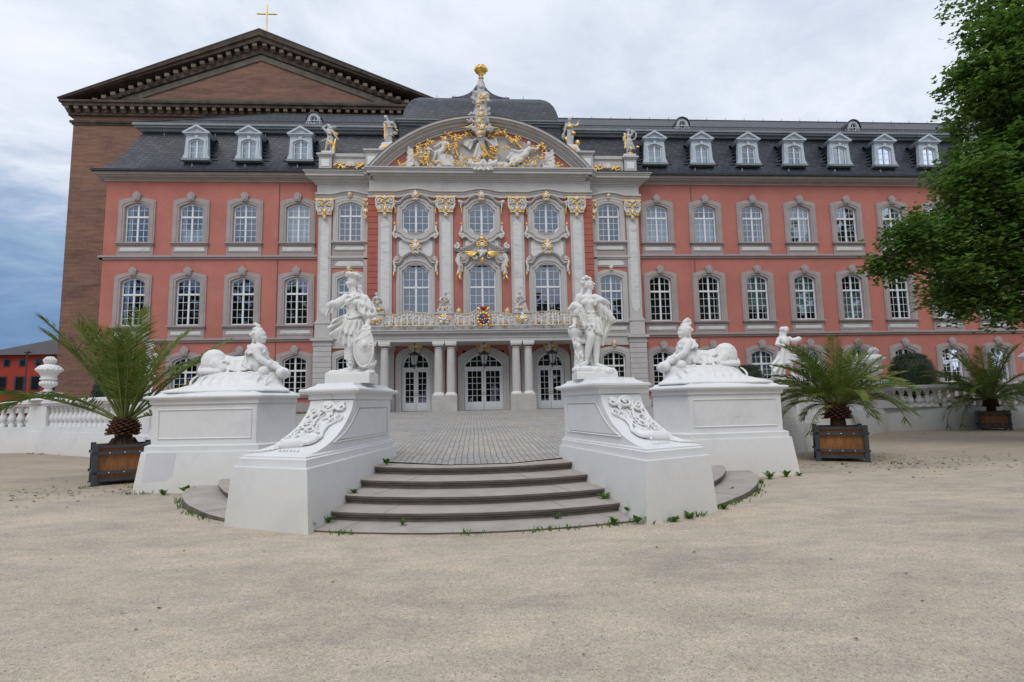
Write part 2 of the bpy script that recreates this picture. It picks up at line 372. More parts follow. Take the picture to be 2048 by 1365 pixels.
    def spiral(s, cx, cz, y, r, turns=1.6, dirn=1, a0=0, tr=.03, mi=0, n=22, yk=0.0):
        pts = []; rr = []
        for k in range(n):
            t = k / (n - 1); a = a0 + dirn * 2 * PI * turns * t; q = r * (1 - .86 * t)
            pts.append((cx + q * cos(a), y - yk * t, cz + q * sin(a))); rr.append(tr * (1 - .45 * t))
        s.tube(pts, rr, 6, mi)
    def leafb(s, x, y, z, ang, L, w, mi=0, d=.05):
        """a carved acanthus blob: an ellipsoid laid along an angle in the facade plane"""
        s.ell((x + cos(ang) * L / 2, y, z + sin(ang) * L / 2), (L / 2, d, w / 2), 8, 5, mi, (0, -ang, 0))
    def pieces(s, name, mats, parent=None, loc=(0, 0, 0), tol=.02):
        """like build(), but every piece that touches no other becomes an object of its own"""
        n = len(s.v); par = list(range(n))
        def find(a):
            while par[a] != a: par[a] = par[par[a]]; a = par[a]
            return a
        for f in s.f:
            for k in f[1:]: par[find(k)] = find(f[0])
        box = {}
        for k in range(n):
            r = find(k); p = s.v[k]; b = box.setdefault(r, [list(p), list(p)])
            for i in range(3): b[0][i] = min(b[0][i], p[i]); b[1][i] = max(b[1][i], p[i])
        ks = list(box)
        for i, a in enumerate(ks):
            for c in ks[:i]:
                A, C = box[a], box[c]
                if all(A[0][q] - tol <= C[1][q] and C[0][q] - tol <= A[1][q] for q in range(3)): par[find(a)] = find(c)
        out = {}
        for f, mi, sm in zip(s.f, s.mi, s.sm): out.setdefault(find(f[0]), []).append((f, mi, sm))
        objs = []
        for r in out:
            m = MB(); idx = {}
            for f, mi, sm in out[r]:
                for k in f:
                    if k not in idx: idx[k] = len(m.v); m.v.append(s.v[k])
                m.f.append([idx[k] for k in f]); m.mi.append(mi); m.sm.append(sm)
            objs.append(m.build(name, mats, parent, loc))
        return objs
    def build(s, name, mats, parent=None, loc=(0, 0, 0), recalc=True):
        me = bpy.data.meshes.new(name); me.from_pydata(s.v, [], s.f)
        if not isinstance(mats, (list, tuple)): mats = [mats]
        for m in mats: me.materials.append(M[m] if isinstance(m, str) else m)
        me.polygons.foreach_set('material_index', s.mi); me.polygons.foreach_set('use_smooth', s.sm)
        if recalc:
            bm = bmesh.new(); bm.from_mesh(me); bmesh.ops.recalc_face_normals(bm, faces=bm.faces); bm.to_mesh(me); bm.free()
        me.update()
        return link(name, me, parent, loc)
    def bake(s, name, mats, parent=None, loc=(0, 0, 0), voxel=.015, smooth=3):
        """fuse everything collected into one continuous carved surface"""
        me = bpy.data.meshes.new('raw'); me.from_pydata(s.v, [], s.f)
        bm = bmesh.new(); bm.from_mesh(me); bmesh.ops.recalc_face_normals(bm, faces=bm.faces); bm.to_mesh(me); bm.free()
        o = bpy.data.objects.new('raw', me); COL.objects.link(o)
        r = o.modifiers.new('r', 'REMESH'); r.mode = 'VOXEL'; r.voxel_size = voxel; r.use_smooth_shade = True
        if smooth:
            q = o.modifiers.new('s', 'SMOOTH'); q.factor = .5; q.iterations = smooth
        dg = bpy.context.evaluated_depsgraph_get(); dg.update()
        out = bpy.data.meshes.new_from_object(o.evaluated_get(dg)); out.name = name
        bpy.data.objects.remove(o); bpy.data.meshes.remove(me)
        out.materials.clear(); out.materials.append(M[mats])
        out.polygons.foreach_set('use_smooth', [True] * len(out.polygons)); out.update()
        return link(name, out, parent, loc)
BASES = {}
def link(name, me, parent, loc):
    o = bpy.data.objects.new(name, me); COL.objects.link(o)
    loc = V(loc)
    if parent is not None:
        o.parent = parent
        loc = loc - BASES.get(parent.name, V((0, 0, 0)))
    o.location = loc
    return o
def spline(P, n):
    P = [V(p) for p in P]
    if len(P) == 1: return [P[0].copy() for _ in range(n)]
    out = []
    for k in range(n):
        t = k / (n - 1) * (len(P) - 1); i = min(int(t), len(P) - 2); u = t - i
        p0, p1, p2, p3 = P[max(i - 1, 0)], P[i], P[i + 1], P[min(i + 2, len(P) - 1)]
        out.append(.5 * ((2 * p1) + (p2 - p0) * u + (2 * p0 - 5 * p1 + 4 * p2 - p3) * u * u + (3 * p1 - p0 - 3 * p2 + p3) * u ** 3))
    return out
def thing(name, base, label, cat, group=None):
    """Empty at the base of a thing; its parts keep world coordinates"""
    o = bpy.data.objects.new(name, None); COL.objects.link(o); o.location = base; o.empty_display_size = .3
    BASES[o.name] = V(base); o['label'] = label; o['category'] = cat
    if group: o['group'] = group
    return o
def tag(o, label, cat, group=None):
    o['label'] = label; o['category'] = cat
    if group: o['group'] = group
    return o
def setting(o, kind='structure'):
    o['kind'] = kind
    return o
def copy_part(o, parent, offs):
    c = o.copy(); COL.objects.link(c); c.parent = parent; c.location = o.location + V(offs)
    for ch in o.children:
        d = ch.copy(); COL.objects.link(d); d.parent = c
    return c
def arc(cx, cy, r, a0, a1, n): return [(cx + r * cos(a0 + (a1 - a0) * k / (n - 1)), cy + r * sin(a0 + (a1 - a0) * k / (n - 1))) for k in range(n)]
# ------------------------------------------------------------------ the palace
YW, YB, YC, YP = 38.9, 38.6, 38.0, 35.75      # wings, flanking bays, centre, portico front
palace = thing('palace', (0, 38.9, 1.4), 'long salmon red baroque palace with grey stone trim, gilded centre and slate mansard roof', 'palace')
def part(mb, name, mats, loc=(0, 0, 0), parent=None): return mb.build(name, mats, parent or palace, loc)
def seg_top(hw, zs, zp): return lambda x: zs + (zp - zs) * max(0, 1 - (x / hw) ** 2)
def hump(t):
    t = min(1, abs(t))
    return 1 - .32 * (t / .52) ** 2.2 if t < .52 else (.68 * (.5 + .5 * cos(PI * ((t - .52) / .32) ** .85)) if t < .84 else 0)
def hump_top(hw, zs, zp): return lambda x: zs + (zp - zs) * hump(x / hw)
def outline(hw, top, bot, n=25):
    xs = [-hw + 2 * hw * k / (n - 1) for k in range(n)]
    return [(x, top(x)) for x in xs] + [(x, bot(x)) for x in reversed(xs)]
def ring(mb, inner, outer, yf, yo, yi, mi=0):
    """front strip between two outlines, a reveal running in to yi and an outer edge running back to yo"""
    n = len(inner); F = lambda L, y: [(x, y, z) for x, z in L]
    vs = F(inner, yf) + F(outer, yf) + F(inner, yi) + F(outer, yo); fs = []
    for k in range(n):
        j = (k + 1) % n
        fs += [(k, j, n + j, n + k), (k, 2 * n + k, 2 * n + j, j), (n + k, n + j, 3 * n + j, 3 * n + k)]
    mb.add(vs, fs, mi)
def wframe(hw, top, bot, tz, y, rl, ru, cols=2, mull=.11, d=.07, edge=.085):
    """white timber casement: edge frame, centre mullion, transom and glazing bars"""
    mb = MB(); o = outline(hw, top, bot)
    i = [(x * (hw - edge) / hw, z - edge if k < 25 else z + edge) for k, (x, z) in enumerate(o)]
    ring(mb, i, o, y, y + d, y + d)
    def vbar(x, w, za, zb, dep=0): mb.box(x - w / 2, x + w / 2, y + .012 + dep, y + d - .004, za, zb)
    vbar(0, mull, bot(0) + edge * .6, top(0) - edge * .6, -.018)
    if tz: mb.box(-hw + .03, hw - .03, y - .03, y + d - .008, tz - .06, tz + .06)
    a, b = mull / 2, hw - edge
    for sgn in (-1, 1):
        for c in range(1, cols):
            x = sgn * (a + (b - a) * c / cols)
            vbar(x, .028, bot(x) + .03, top(x) - .03, .02)
        for lo, hi, rows in ((bot(0), tz or top(0), rl), ((tz or 0), top(0), ru)):
            for r in range(1, rows):
                z = lo + (hi - lo) * r / rows
                xa = sgn * a; xb = sgn * b
                while abs(xb) > a and (z > top(xb) - .03 or z < bot(xb) + .03): xb -= sgn * .04
                mb.box(min(xa, xb), max(xa, xb), y + .034, y + d - .012, z - .014, z + .014)
    return mb
def wpane(hw, top, bot, y):
    mb = MB(); n = 13; xs = [-hw + 2 * hw * k / (n - 1) for k in range(n)]
    mb.strip([(x, y, top(x)) for x in xs], [(x, y, bot(x)) for x in xs])
    return mb
def keystone(mb, z0, z1, w, y):
    mb.xz([(-w * .30, z0), (w * .30, z0), (w * .5, z0 + (z1 - z0) * .62), (w * .42, z0 + (z1 - z0) * .72), (w * .22, z1 - .05), (0, z1), (-w * .22, z1 - .05), (-w * .42, z0 + (z1 - z0) * .72), (-w * .5, z0 + (z1 - z0) * .62)], y - .17, y)
    mb.xz([(-w * .17, z0 + .08), (w * .17, z0 + .08), (w * .28, z0 + (z1 - z0) * .55), (0, z1 - .13), (-w * .28, z0 + (z1 - z0) * .55)], y - .21, y - .17)
def wing_window(zb, zs, zp, oz, ot, kz, sill, apron, marble, tz, mat_='trim', rl=4, ru=2, ohw=1.2, key=True, y=YW):
    hw = .79; top = seg_top(hw, zs, zp); bot = lambda x: zb
    mb = MB(); ii = outline(hw, top, bot); oo = outline(ohw, seg_top(ohw, oz, ot), lambda x: zb - .02)
    ring(mb, ii, oo, y - .09, y, y + .22)
    oo2 = outline(ohw - .1, seg_top(ohw - .1, oz - .07, ot - .1), lambda x: zb - .015); i2 = outline(hw + .13, seg_top(hw + .13, zs + .12, zp + .12), lambda x: zb - .015)
    ring(mb, i2, oo2, y - .12, y - .09, y - .09)
    root = part(mb, 'window', mat_)
    wframe(hw - .01, lambda x: top(x) - .01, lambda x: zb + .01, tz, y + .13, rl, ru).build('window_frame', 'wood_w', root)
    wpane(hw - .02, top, bot, y + .175).build('pane', 'pane', root)
    if key:
        mb = MB(); keystone(mb, kz[0], kz[1], .54, y - .07); mb.build('keystone', mat_, root)
    mb = MB(); s0, s1 = sill
    mb.box(-1.25, 1.25, y - .24, y, s1 - .09, s1); mb.box(-1.2, 1.2, y - .17, y, s0, s1 - .092)
    if apron:
        a0, a1 = apron; mb.box(-1.16, 1.16, y - .07, y, a0, s0)
        mb.box(-1.07, 1.07, y - .10, y - .07, marble[1] + .04, marble[1] + .10); mb.box(-1.07, 1.07, y - .10, y - .07, marble[0] - .10, marble[0] - .04)
    mb.build('sill', mat_, root)
    if marble:
        mb = MB(); mb.box(-.97, .97, y - .095, y - .072, marble[0], marble[1]); mb.build('marble_panel', 'marble', root)
    return root
UP = dict(zb=13.08, zs=15.55, zp=15.84, oz=15.98, ot=16.22, kz=(15.95, 16.58), sill=(12.89, 13.06), apron=(12.14, 12.9), marble=(12.47, 12.73), tz=14.88)
MID = dict(zb=7.40, zs=10.40, zp=10.67, oz=10.78, ot=11.02, kz=(10.78, 11.38), sill=(7.2, 7.37), apron=(6.5, 7.2), marble=(6.77, 7.0), tz=9.52)
GRD = dict(zb=2.72, zs=5.0, zp=5.27, oz=5.36, ot=5.62, kz=(5.36, 5.99), sill=(2.47, 2.69), apron=None, marble=None, tz=4.28)
xs_left = [-(12.61 + 3.55 * k) for k in range(4)]; xs_right = [12.61 + 3.55 * k for k in range(9)]
def blind(xc, z0, z1, m, y, hw=.76):
    mb = MB(); n = 24
    xs = [-hw + 2 * hw * k / n for k in range(n + 1)]
    wav = (lambda x: .035 * sin(x * 26)) if m == 'curtain' else (lambda x: 0)
    mb.strip([(x, y + wav(x), z1) for x in xs], [(x, y + wav(x), z0) for x in xs])
    return part(mb, 'curtain' if m == 'curtain' else 'blind', m, (xc, 0, 0))
for spec in (UP, MID, GRD):
    w0 = wing_window(**spec); first = True
    for x in xs_left + xs_right:
        if first: w0.location.x += x; x0 = x; first = False
        else: copy_part(w0, palace, (x - x0, 0, 0))
for xw in xs_left + xs_right:
    for zz0, zz1 in ((13.1, 15.8), (7.45, 10.65), (2.75, 5.25)):
        if R.random() < .45:
            q = R.uniform(.12, .34)
            for sg_ in (-1, 1): blind(xw + sg_ * (.76 - q / 2), zz0, zz1, 'curtain', YW + .36, q / 2)
for x, lo, hi, m in ((xs_left[0], 13.1, 15.8, 'curtain'), (xs_left[2], 13.1, 14.0, 'curtain'), (xs_right[0], 13.1, 15.8, 'curtain'), (xs_right[1], 13.1, 15.0, 'curtain'),
                     (xs_right[2], 8.2, 10.6, 'blind'), (xs_right[3], 8.0, 10.6, 'blind'), (xs_right[4], 7.6, 9.4, 'blind'), (xs_right[3], 13.5, 15.8, 'blind'), (xs_right[2], 3.4, 5.2, 'blind'),
                     (xs_right[6], 8.6, 10.6, 'blind')):
    blind(x, lo, hi, m, YW + .42)
# wing walls, pierced by their windows, with the dark rooms behind
def pierced(mb, x0, x1, z0, z1, y, holes, mi=0):
    xs = sorted({x0, x1} | {h[0] for h in holes} | {h[1] for h in holes}); zs = sorted({z0, z1} | {h[2] for h in holes} | {h[3] for h in holes})
    for a, b in zip(xs, xs[1:]):
        if b <= x0 or a >= x1: continue
        for c, d in zip(zs, zs[1:]):
            mx, mz = (a + b) / 2, (c + d) / 2
            if any(h[0] < mx < h[1] and h[2] < mz < h[3] for h in holes): continue
            mb.add([(a, y, c), (b, y, c), (b, y, d), (a, y, d)], [(0, 1, 2, 3)], mi)
def wing(x0, x1, xs):
    mb = MB(); holes = []
    for x in xs:
        for s in (UP, MID, GRD): holes.append((x - .95, x + .95, s['zb'] - .1, s['zp'] + .1))
    pierced(mb, x0, x1, 1.9, 17.5, YW, holes)
    return mb
mb = wing(-25.35, -11.1, xs_left); mb.add([(-25.35, YW, 1), (-25.35, 49, 1), (-25.35, 49, 17.5), (-25.35, YW, 17.5)], [(0, 1, 2, 3)]); part(mb, 'wall', 'stucco')
mb = wing(11.1, 46.5, xs_right); mb.add([(46.5, YW, 1), (46.5, 49, 1), (46.5, 49, 17.5), (46.5, YW, 17.5)], [(0, 1, 2, 3)]); part(mb, 'wall', 'stucco')
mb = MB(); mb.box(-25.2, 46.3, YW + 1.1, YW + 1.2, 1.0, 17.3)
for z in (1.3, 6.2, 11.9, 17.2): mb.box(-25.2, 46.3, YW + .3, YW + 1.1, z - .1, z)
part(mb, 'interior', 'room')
mb = MB()                                              # plinth and string courses
for a, b in ((-25.35, -11.3), (11.3, 46.5)):
    xa, xb = (a - .12, b) if a < 0 else (a, b)
    mb.box(xa, xb, YW - .14, YW + .2, .9, 2.0); mb.box(xa + .03, xb, YW - .09, YW + .2, 2.002, 2.12)
mb.pieces('plinth', 'trim', palace)
mb = MB()
for a, b in ((-25.5, -11.2), (11.2, 46.5)):
    for z in (6.25, 11.9):
        mb.box(a, b, YW - .10, YW + .1, z, z + .13); mb.box(a - (.06 if a < 0 else 0), b, YW - .2, YW + .1, z + .132, z + .25)
    # return of the strings along the end wall
mb.box(-25.5, -25.3, YW - .1, 49, 6.25, 6.5); mb.box(-25.5, -25.3, YW - .1, 49, 11.9, 12.15)
mb.pieces('string_course', 'trim', palace)
def cornice_run(mb, x0, x1, y, steps, endl=False, endr=False):
    """stepped cornice; steps = (z0, z1, projection)"""
    for z0, z1, p in steps:
        mb.box(x0 - (p if endl else 0), x1 + (p if endr else 0), y - p, y + .25, z0, z1 - .002)
mb = MB(); st = [(17.34, 17.46, .12), (17.46, 17.56, .2), (17.56, 17.66, .42), (17.66, 17.84, .56)]
cornice_run(mb, -25.35, -11.5, YW, st, endl=True); cornice_run(mb, 11.5, 46.5, YW, st)
mb.box(-25.9, -25.3, YW, 49, 17.5, 17.84)
mb.pieces('cornice', 'trim', palace)
mb = MB(); mb.box(-26.05, -11.6, YW - .75, YW - .5, 17.845, 17.97); mb.box(11.6, 46.5, YW - .75, YW - .5, 17.845, 17.97); mb.box(-26.05, -25.8, YW - .5, 49, 17.845, 17.97)
mb.pieces('gutter', 'lead', palace)
# lightning conductors on the wall
mb = MB()
for x in (-13.9, 15.2): mb.box(x - .012, x + .012, YW - .05, YW - .03, 2.2, 17.3)
mb.pieces('lightning_conductor', 'lead', palace)
# ---- mansard roof
PR = [(0, 17.93), (.35, 18.15), (.70, 18.55), (1.0, 19.05), (1.35, 19.77), (1.6, 20.53), (1.8, 21.0), (2.1, 21.6)]
mb = MB(); XL, YF, YK = -25.9, 38.13, 50.0
A = [(XL + d, YF + d, z) for d, z in PR]; B = [(46.5, YF + d, z) for d, z in PR]; C_ = [(XL + d, YK - d, z) for d, z in PR]; D_ = [(46.5, YK - d, z) for d, z in PR]
mb.strip(A, B, 0, True); mb.strip(A, C_, 0, True); mb.strip(C_, D_, 0, True)
UZ = 22.0; a = (XL + 1.65, YF + 1.65, UZ); RZ = 25.05; rl = (-16.4, 44.05, RZ); rr = (46.5, 44.05, RZ)
mb.add([a, (46.5, YF + 1.65, UZ), rr, rl, (XL + 1.65, YK - 1.65, UZ), (46.5, YK - 1.65, UZ)], [(0, 1, 2, 3), (0, 3, 4), (4, 3, 2, 5)])
# projecting mansard behind the pediment
mb.box(-5.75, 5.85, 38.9, 41, 18.2, 21.6)
part(mb, 'roof', 'slate')
mb = MB()                                              # upper cornice and ridge
for d0, d1, z0, z1 in ((2.0, 1.85, 21.52, 21.68), (1.85, 1.62, 21.682, 21.82), (1.62, 1.5, 21.822, 21.98)):
    mb.box(XL + d1, 46.5, YF + d1, YF + 2.6, z0, z1); mb.box(XL + d1, XL + 2.6, YF + 2.6, YK - d1, z0, z1)
for p, z0, z1 in ((0, 21.602, 21.76), (.15, 21.762, 21.9), (.25, 21.902, 21.98)):
    mb.box(-5.75 - p, 5.85 + p, 38.82 - p, 39.6, z0, z1)
part(mb, 'roof_cornice', 'rcorn')
mb = MB(); mb.tube([(-16.4, 44.05, RZ), (46.5, 44.05, RZ)], .07, 6); mb.tube([(XL + 1.6, YF + 1.6, UZ + .03), (-16.4, 44.05, RZ)], .05, 6)
for k in range(38): x = -15 + 1.62 * k; mb.cap((x, 44.05, RZ), .025, (x, 44.0, RZ + .22), .012, 5)
part(mb, 'ridge', 'lead')
mb = MB(); x = XL + 2.2                                # snow guard rails above the upper cornice
while x < 46:
    if not (-6 < x < 6.1): mb.box(x, x + .03, YF + 1.60, YF + 1.63, 21.99, 22.27)
    x += .13
for z in (22.02, 22.24): mb.box(XL + 2.0, -6, YF + 1.59, YF + 1.64, z, z + .03); mb.box(6.1, 46.4, YF + 1.59, YF + 1.64, z, z + .03)
mb.pieces('snow_guard', 'lead', palace, tol=.2)
mb = MB()                                              # ladder hooks on the slates
for k in range(20):
    x = -22.5 + 3.5 * k
    if abs(x) < 12: continue
    mb.box(x + .1, x + .14, 40.0, 40.08, 21.15, 21.4); mb.box(x - .6, x - .56, 38.35, 38.45, 18.2, 18.42)
mb.pieces('roof_hook', 'frost', palace)
# ---- dormers
def make_dormer():
    y = 38.72; mb = MB(); hw = .5; zb, zs, zp = 18.93, 20.16, 20.34
    top = seg_top(hw, zs, zp); bot = lambda x: zb
    n = 25; xs = [-.72 + 1.44 * k / (n - 1) for k in range(n)]
    oo = [(x, 20.62) for x in xs] + [(x * 1.0, zb) for x in reversed(xs)]
    def flare(x, z): t = max(0, min(1, (19.45 - z) / .55)); return (x * (1 + .16 * t * t), z)
    ring(mb, outline(hw, top, bot), [flare(*p) for p in oo], y, y + .3, y + .16)
    # flared feet and a raised surround
    for s in (-1, 1): mb.xz([(s * .55, 18.93), (s * .92, 18.93), (s * .86, 19.1), (s * .74, 19.35), (s * .71, 19.7), (s * .55, 19.7)], y - .05, y)
    ring(mb, outline(hw + .02, seg_top(hw + .02, zs, zp + .02), bot), outline(hw + .14, seg_top(hw + .14, zs + .12, zp + .14), bot), y - .06, y, y)
    mb.xz([(-.09, 20.34), (.09, 20.34), (.13, 20.6), (-.13, 20.6)], y - .1, y)
    root = mb.build('dormer', 'dormer', palace)
    mb = MB(); mb.box(-.93, .93, y - .14, y + .5, 18.78, 18.928); mb.build('sill', 'rcorn', root)
    mb = MB()
    for s in (-1, 1):
        mb.add([(s * .72, y + .02, 18.9), (s * .72, 40.6, 18.9), (s * .72, 40.6, 20.6), (s * .72, y + .02, 20.6)], [(0, 1, 2, 3)])
        mb.add([(s * .93, y - .1, 20.76), (0, y - .1, 21.30), (0, 41, 21.5), (s * .93, 40.5, 20.76)], [(0, 1, 2, 3)])
        # slates sweep out from the cheek on to the main roof
        for k in range(5): mb.tube([(s * .74, 39.1 + .12 * k, 19.1 + .3 * k), (s * .95, 39.05 + .18 * k, 19.0 + .3 * k), (s * 1.3, 39.02 + .22 * k, 18.98 + .3 * k)], [.09, .06, .02], 5)
    mb.build('roof', 'slate', root)
    mb = MB()                                          # little pediment
    for p, z0, z1 in ((.02, 20.58, 20.64), (.1, 20.642, 20.71), (.2, 20.712, 20.78)): mb.box(-.70 - p, .70 + p, y - p, y + .9, z0, z1)
    for s in (-1, 1): mb.xz([(s * .93, 20.782), (0, 21.34), (0, 21.2), (s * .7, 20.782)], y - .2, y + .9)
    mb.xz([(-.74, 20.783), (.74, 20.783), (0, 21.2)], y - .02, y + .05)
    mb.build('pediment', 'dormer', root)
    wframe(hw - .01, lambda x: top(x) - .01, lambda x: zb + .01, None, y + .07, 3, 1, 1, .10, .05, .06).build('window_frame', 'wood_w', root)
    wpane(hw - .02, top, bot, y + .13).build('pane', 'pane', root)
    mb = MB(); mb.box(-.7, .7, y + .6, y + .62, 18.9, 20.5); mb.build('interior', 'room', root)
    return root
d0 = make_dormer(); dx = [-12.5, -16.0, -19.5] + [12.64 + 3.5 * k for k in range(9)]
d0.location.x += dx[0]
for x in dx[1:]: copy_part(d0, palace, (x - dx[0], 0, 0))
for x in dx[:5]: blind(x, 18.93, 20.3, 'curtain', 39.05, .45)
blind(dx[8], 18.93, 20.3, 'curtain', 39.05, .45)
def make_oculus():
    y = 40.35; mb = MB(); n = 24
    inn = [(.27 * cos(2 * PI * k / n), 22.72 + .31 * sin(2 * PI * k / n)) for k in range(n)]
    out = []
    for k in range(n):
        a = 2 * PI * k / n; x = cos(a); z = sin(a)
        if z >= -.1: out.append((.47 * x, 22.75 + .52 * z))
        else: out.append((max(-.62, min(.62, x * (.5 + .22 * -z) * 1.25)), 22.75 - .62 * min(1, -z * 1.5)))
    ring(mb, inn, out, y, y + .4, y + .14)
    rim = [(x * 1.25, 22.72 + (z - 22.72) * 1.22) for x, z in inn]; ring(mb, inn, rim, y - .05, y, y)
    root = mb.build('oculus_dormer', 'dormer', palace)
    mb = MB(); A_ = []; 
    for k in range(13):
        a = PI * k / 12; A_.append((.56 * cos(a), y - .1, 22.78 + .56 * sin(a)))
    mb.strip(A_, [(x, 42.2, z) for x, _, z in A_], 0, True); mb.strip(A_, [(x * .86, y - .1, 22.78 + (z - 22.78) * .86) for x, _, z in A_])
    for s in (-1, 1): mb.add([(s * .56, y - .1, 22.78), (s * .60, y, 22.15), (s * .6, 41.5, 22.15), (s * .56, 42.2, 22.78)], [(0, 1, 2, 3)])
    mb.build('roof', 'lead', root)
    mb = MB(); mb.box(-.28, .28, y + .08, y + .12, 22.70, 22.74); mb.box(-.022, .022, y + .08, y + .12, 22.42, 23.02)
    ring(mb, [(x * .86, 22.72 + (z - 22.72) * .86) for x, z in inn], inn, y + .07, y + .12, y + .12)
    mb.build('window_frame', 'wood_w', root)
    mb = MB(); mb.add([(x, y + .125, z) for x, z in inn], [tuple(range(n))]); mb.build('pane', 'glassdark', root)
    return root
o0 = make_oculus(); o0.location.x -= 12.1
for x in (15.45, 29.1): copy_part(o0, palace, (x + 12.1, 0, 0))
# ---- central dome
mb = MB(); L = []
for z, hx, hy in ((21.98, 5.85, 3.4), (22.1, 5.68, 3.28), (22.5, 5.6, 3.15), (23.0, 5.5, 2.98), (23.5, 5.35, 2.75), (24.0, 5.12, 2.4), (24.4, 4.85, 2.0), (24.7, 4.5, 1.62), (24.88, 4.05, 1.3), (24.95, 3.7, 1.0)):
    c = (.1, 42.2); L.append([(c[0] - hx, c[1] - hy, z), (c[0] + hx, c[1] - hy, z), (c[0] + hx, c[1] + hy, z), (c[0] - hx, c[1] + hy, z)])
mb.loops(L, 0, False)
L = []
for z, hx, hy in ((24.9, 2.2, 1.1), (25.12, 2.2, 1.1), (25.2, 1.75, .95), (25.4, 1.3, .8), (25.7, .9, .6), (26.1, .55, .45), (26.75, .22, .2)):
    L.append([(.12 - hx, 42.2 - hy, z), (.12 + hx, 42.2 - hy, z), (.12 + hx, 42.2 + hy, z), (.12 - hx, 42.2 + hy, z)])
mb.loops(L, 0, False)
dome = part(mb, 'dome_roof', 'slate')
mb = MB()
for k in range(6): x = -3.2 + 1.3 * k; mb.box(x, x + .04, 40.45, 40.6, 24.6, 24.85)
mb.pieces('roof_hook', 'frost', dome)

# ---- flanking bays
def bay(sg):
    x0, x1 = sorted((sg * 7.6, sg * 11.2)); xc = sg * 9.02
    mb = MB(); holes = [(xc - .95, xc + .95, 13.0, 15.85), (xc - .95, xc + .95, 7.3, 10.7), (xc - .95, xc + .95, 2.62, 5.37)]
    pierced(mb, x0, x1, 1.0, 18.0, YB, holes)
    xo = sg * 11.2; mb.add([(xo, YB, 1), (xo, YW + .05, 1), (xo, YW + .05, 18), (xo, YB, 18)], [(0, 1, 2, 3)])
    part(mb, 'wall', 'stucco')
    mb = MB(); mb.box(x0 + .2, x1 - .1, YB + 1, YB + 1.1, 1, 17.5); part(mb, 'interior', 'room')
    for k, sp in enumerate((UP, MID, GRD)):
        s = dict(sp); s.update(mat_='stone', key=False, y=YB, ohw=1.13); s['apron'] = None; s['marble'] = None
        w = wing_window(**s); w.location.x += xc
        mb = MB(); zt = s['ot']; orn_cluster(mb, 0, YB - .2, zt + (.12 if k < 2 else .18), .36, .5, k + int(sg > 0)); mb.build('gilded_mask', ['stonew', 'gold'], w)
    # grey stone fields between the windows
    mb = MB(); mb.box(xc - 1.16, xc + 1.16, YB - .06, YB, 12.0, 12.88); mb.box(xc - 1.32, xc + 1.32, YB - .05, YB, 11.2, 11.9); mb.box(xc - 1.36, xc - 1.17, YB - .05, YB, 6.7, 11.2); mb.box(xc + 1.17, xc + 1.36, YB - .05, YB, 6.7, 11.2)
    mb.box(xc - 1.16, xc + 1.16, YB - .055, YB, 6.5, 7.19); mb.box(xc - 1.05, xc + 1.05, YB - .1, YB - .06, 12.4, 12.46); mb.box(xc - 1.05, xc + 1.05, YB - .1, YB - .06, 12.7, 12.76)
    mb.pieces('stone_field', 'trim', palace, tol=.1)
    mb = MB(); mb.box(xc - 1.45, xc + 1.45, YB - .16, YB, 11.88, 12.02); mb.box(xc - 1.4, xc + 1.4, YB - .1, YB, 11.78, 11.879)
    mb.box(xc - 1.45, xc + 1.45, YB - .2, YB, 6.3, 6.5); mb.box(xc - 1.45, xc + 1.45, YB - .12, YB, 5.7, 6.298)
    mb.pieces('string_course', 'stone', palace)
    mb = MB(); mb.box(xc - .96, xc + .96, YB - .09, YB - .062, 12.47, 12.69)
    o = [(-.98, 11.4), (-.84, 11.32), (.84, 11.32), (.98, 11.4), (.98, 11.42), (.86, 11.6), (.7, 11.66), (-.7, 11.66), (-.86, 11.6), (-.98, 11.42)]
    mb.xz([(xc + x, z) for x, z in o], YB - .08, YB - .052); mb.box(xc - .96, xc + .96, YB - .085, YB - .057, 6.75, 6.98)
    mb.pieces('marble_panel', 'marble', palace)
    pilaster(sg * 10.68, YB, .86)
    # rusticated lower pier
    mb = MB(); xa, xb = sorted((sg * 10.1, sg * 11.28))
    for k in range(11): z = 1.95 + .355 * k; mb.box(xa, xb, YB - .24, YB + .3, z, z + .325)
    mb.box(xa + .03, xb - .03, YB - .2, YB + .3, 1.0, 5.86); mb.box(xa - .1, xb + .1, YB - .3, YB + .3, 1.0, 1.94)
    mb.box(xa - .05, xb + .05, YB - .27, YB + .3, 5.872, 6.02); mb.box(xa - .02, xb + .02, YB - .26, YB + .3, 6.022, 6.2); mb.box(xa - .16, xb + .16, YB - .42, YB + .3, 6.202, 6.36)
    part(mb, 'rusticated_pier', 'stone')
    mb = MB(); mb.box(x0, x1, YB - .12, YB + .1, 1.0, 1.95); part(mb, 'plinth', 'stone')
    # inner half pilaster cut off by the centre block
    mb = MB(); xi = sg * 7.9; mb.box(xi - .16, xi + .16, YB - .1, YB, 6.6, 15.0); h = part(mb, 'pilaster', 'stone')
    mb = MB(); capital(mb, xi, YB - .1, .3); mb.build('capital', ['stonew', 'gold'], h)
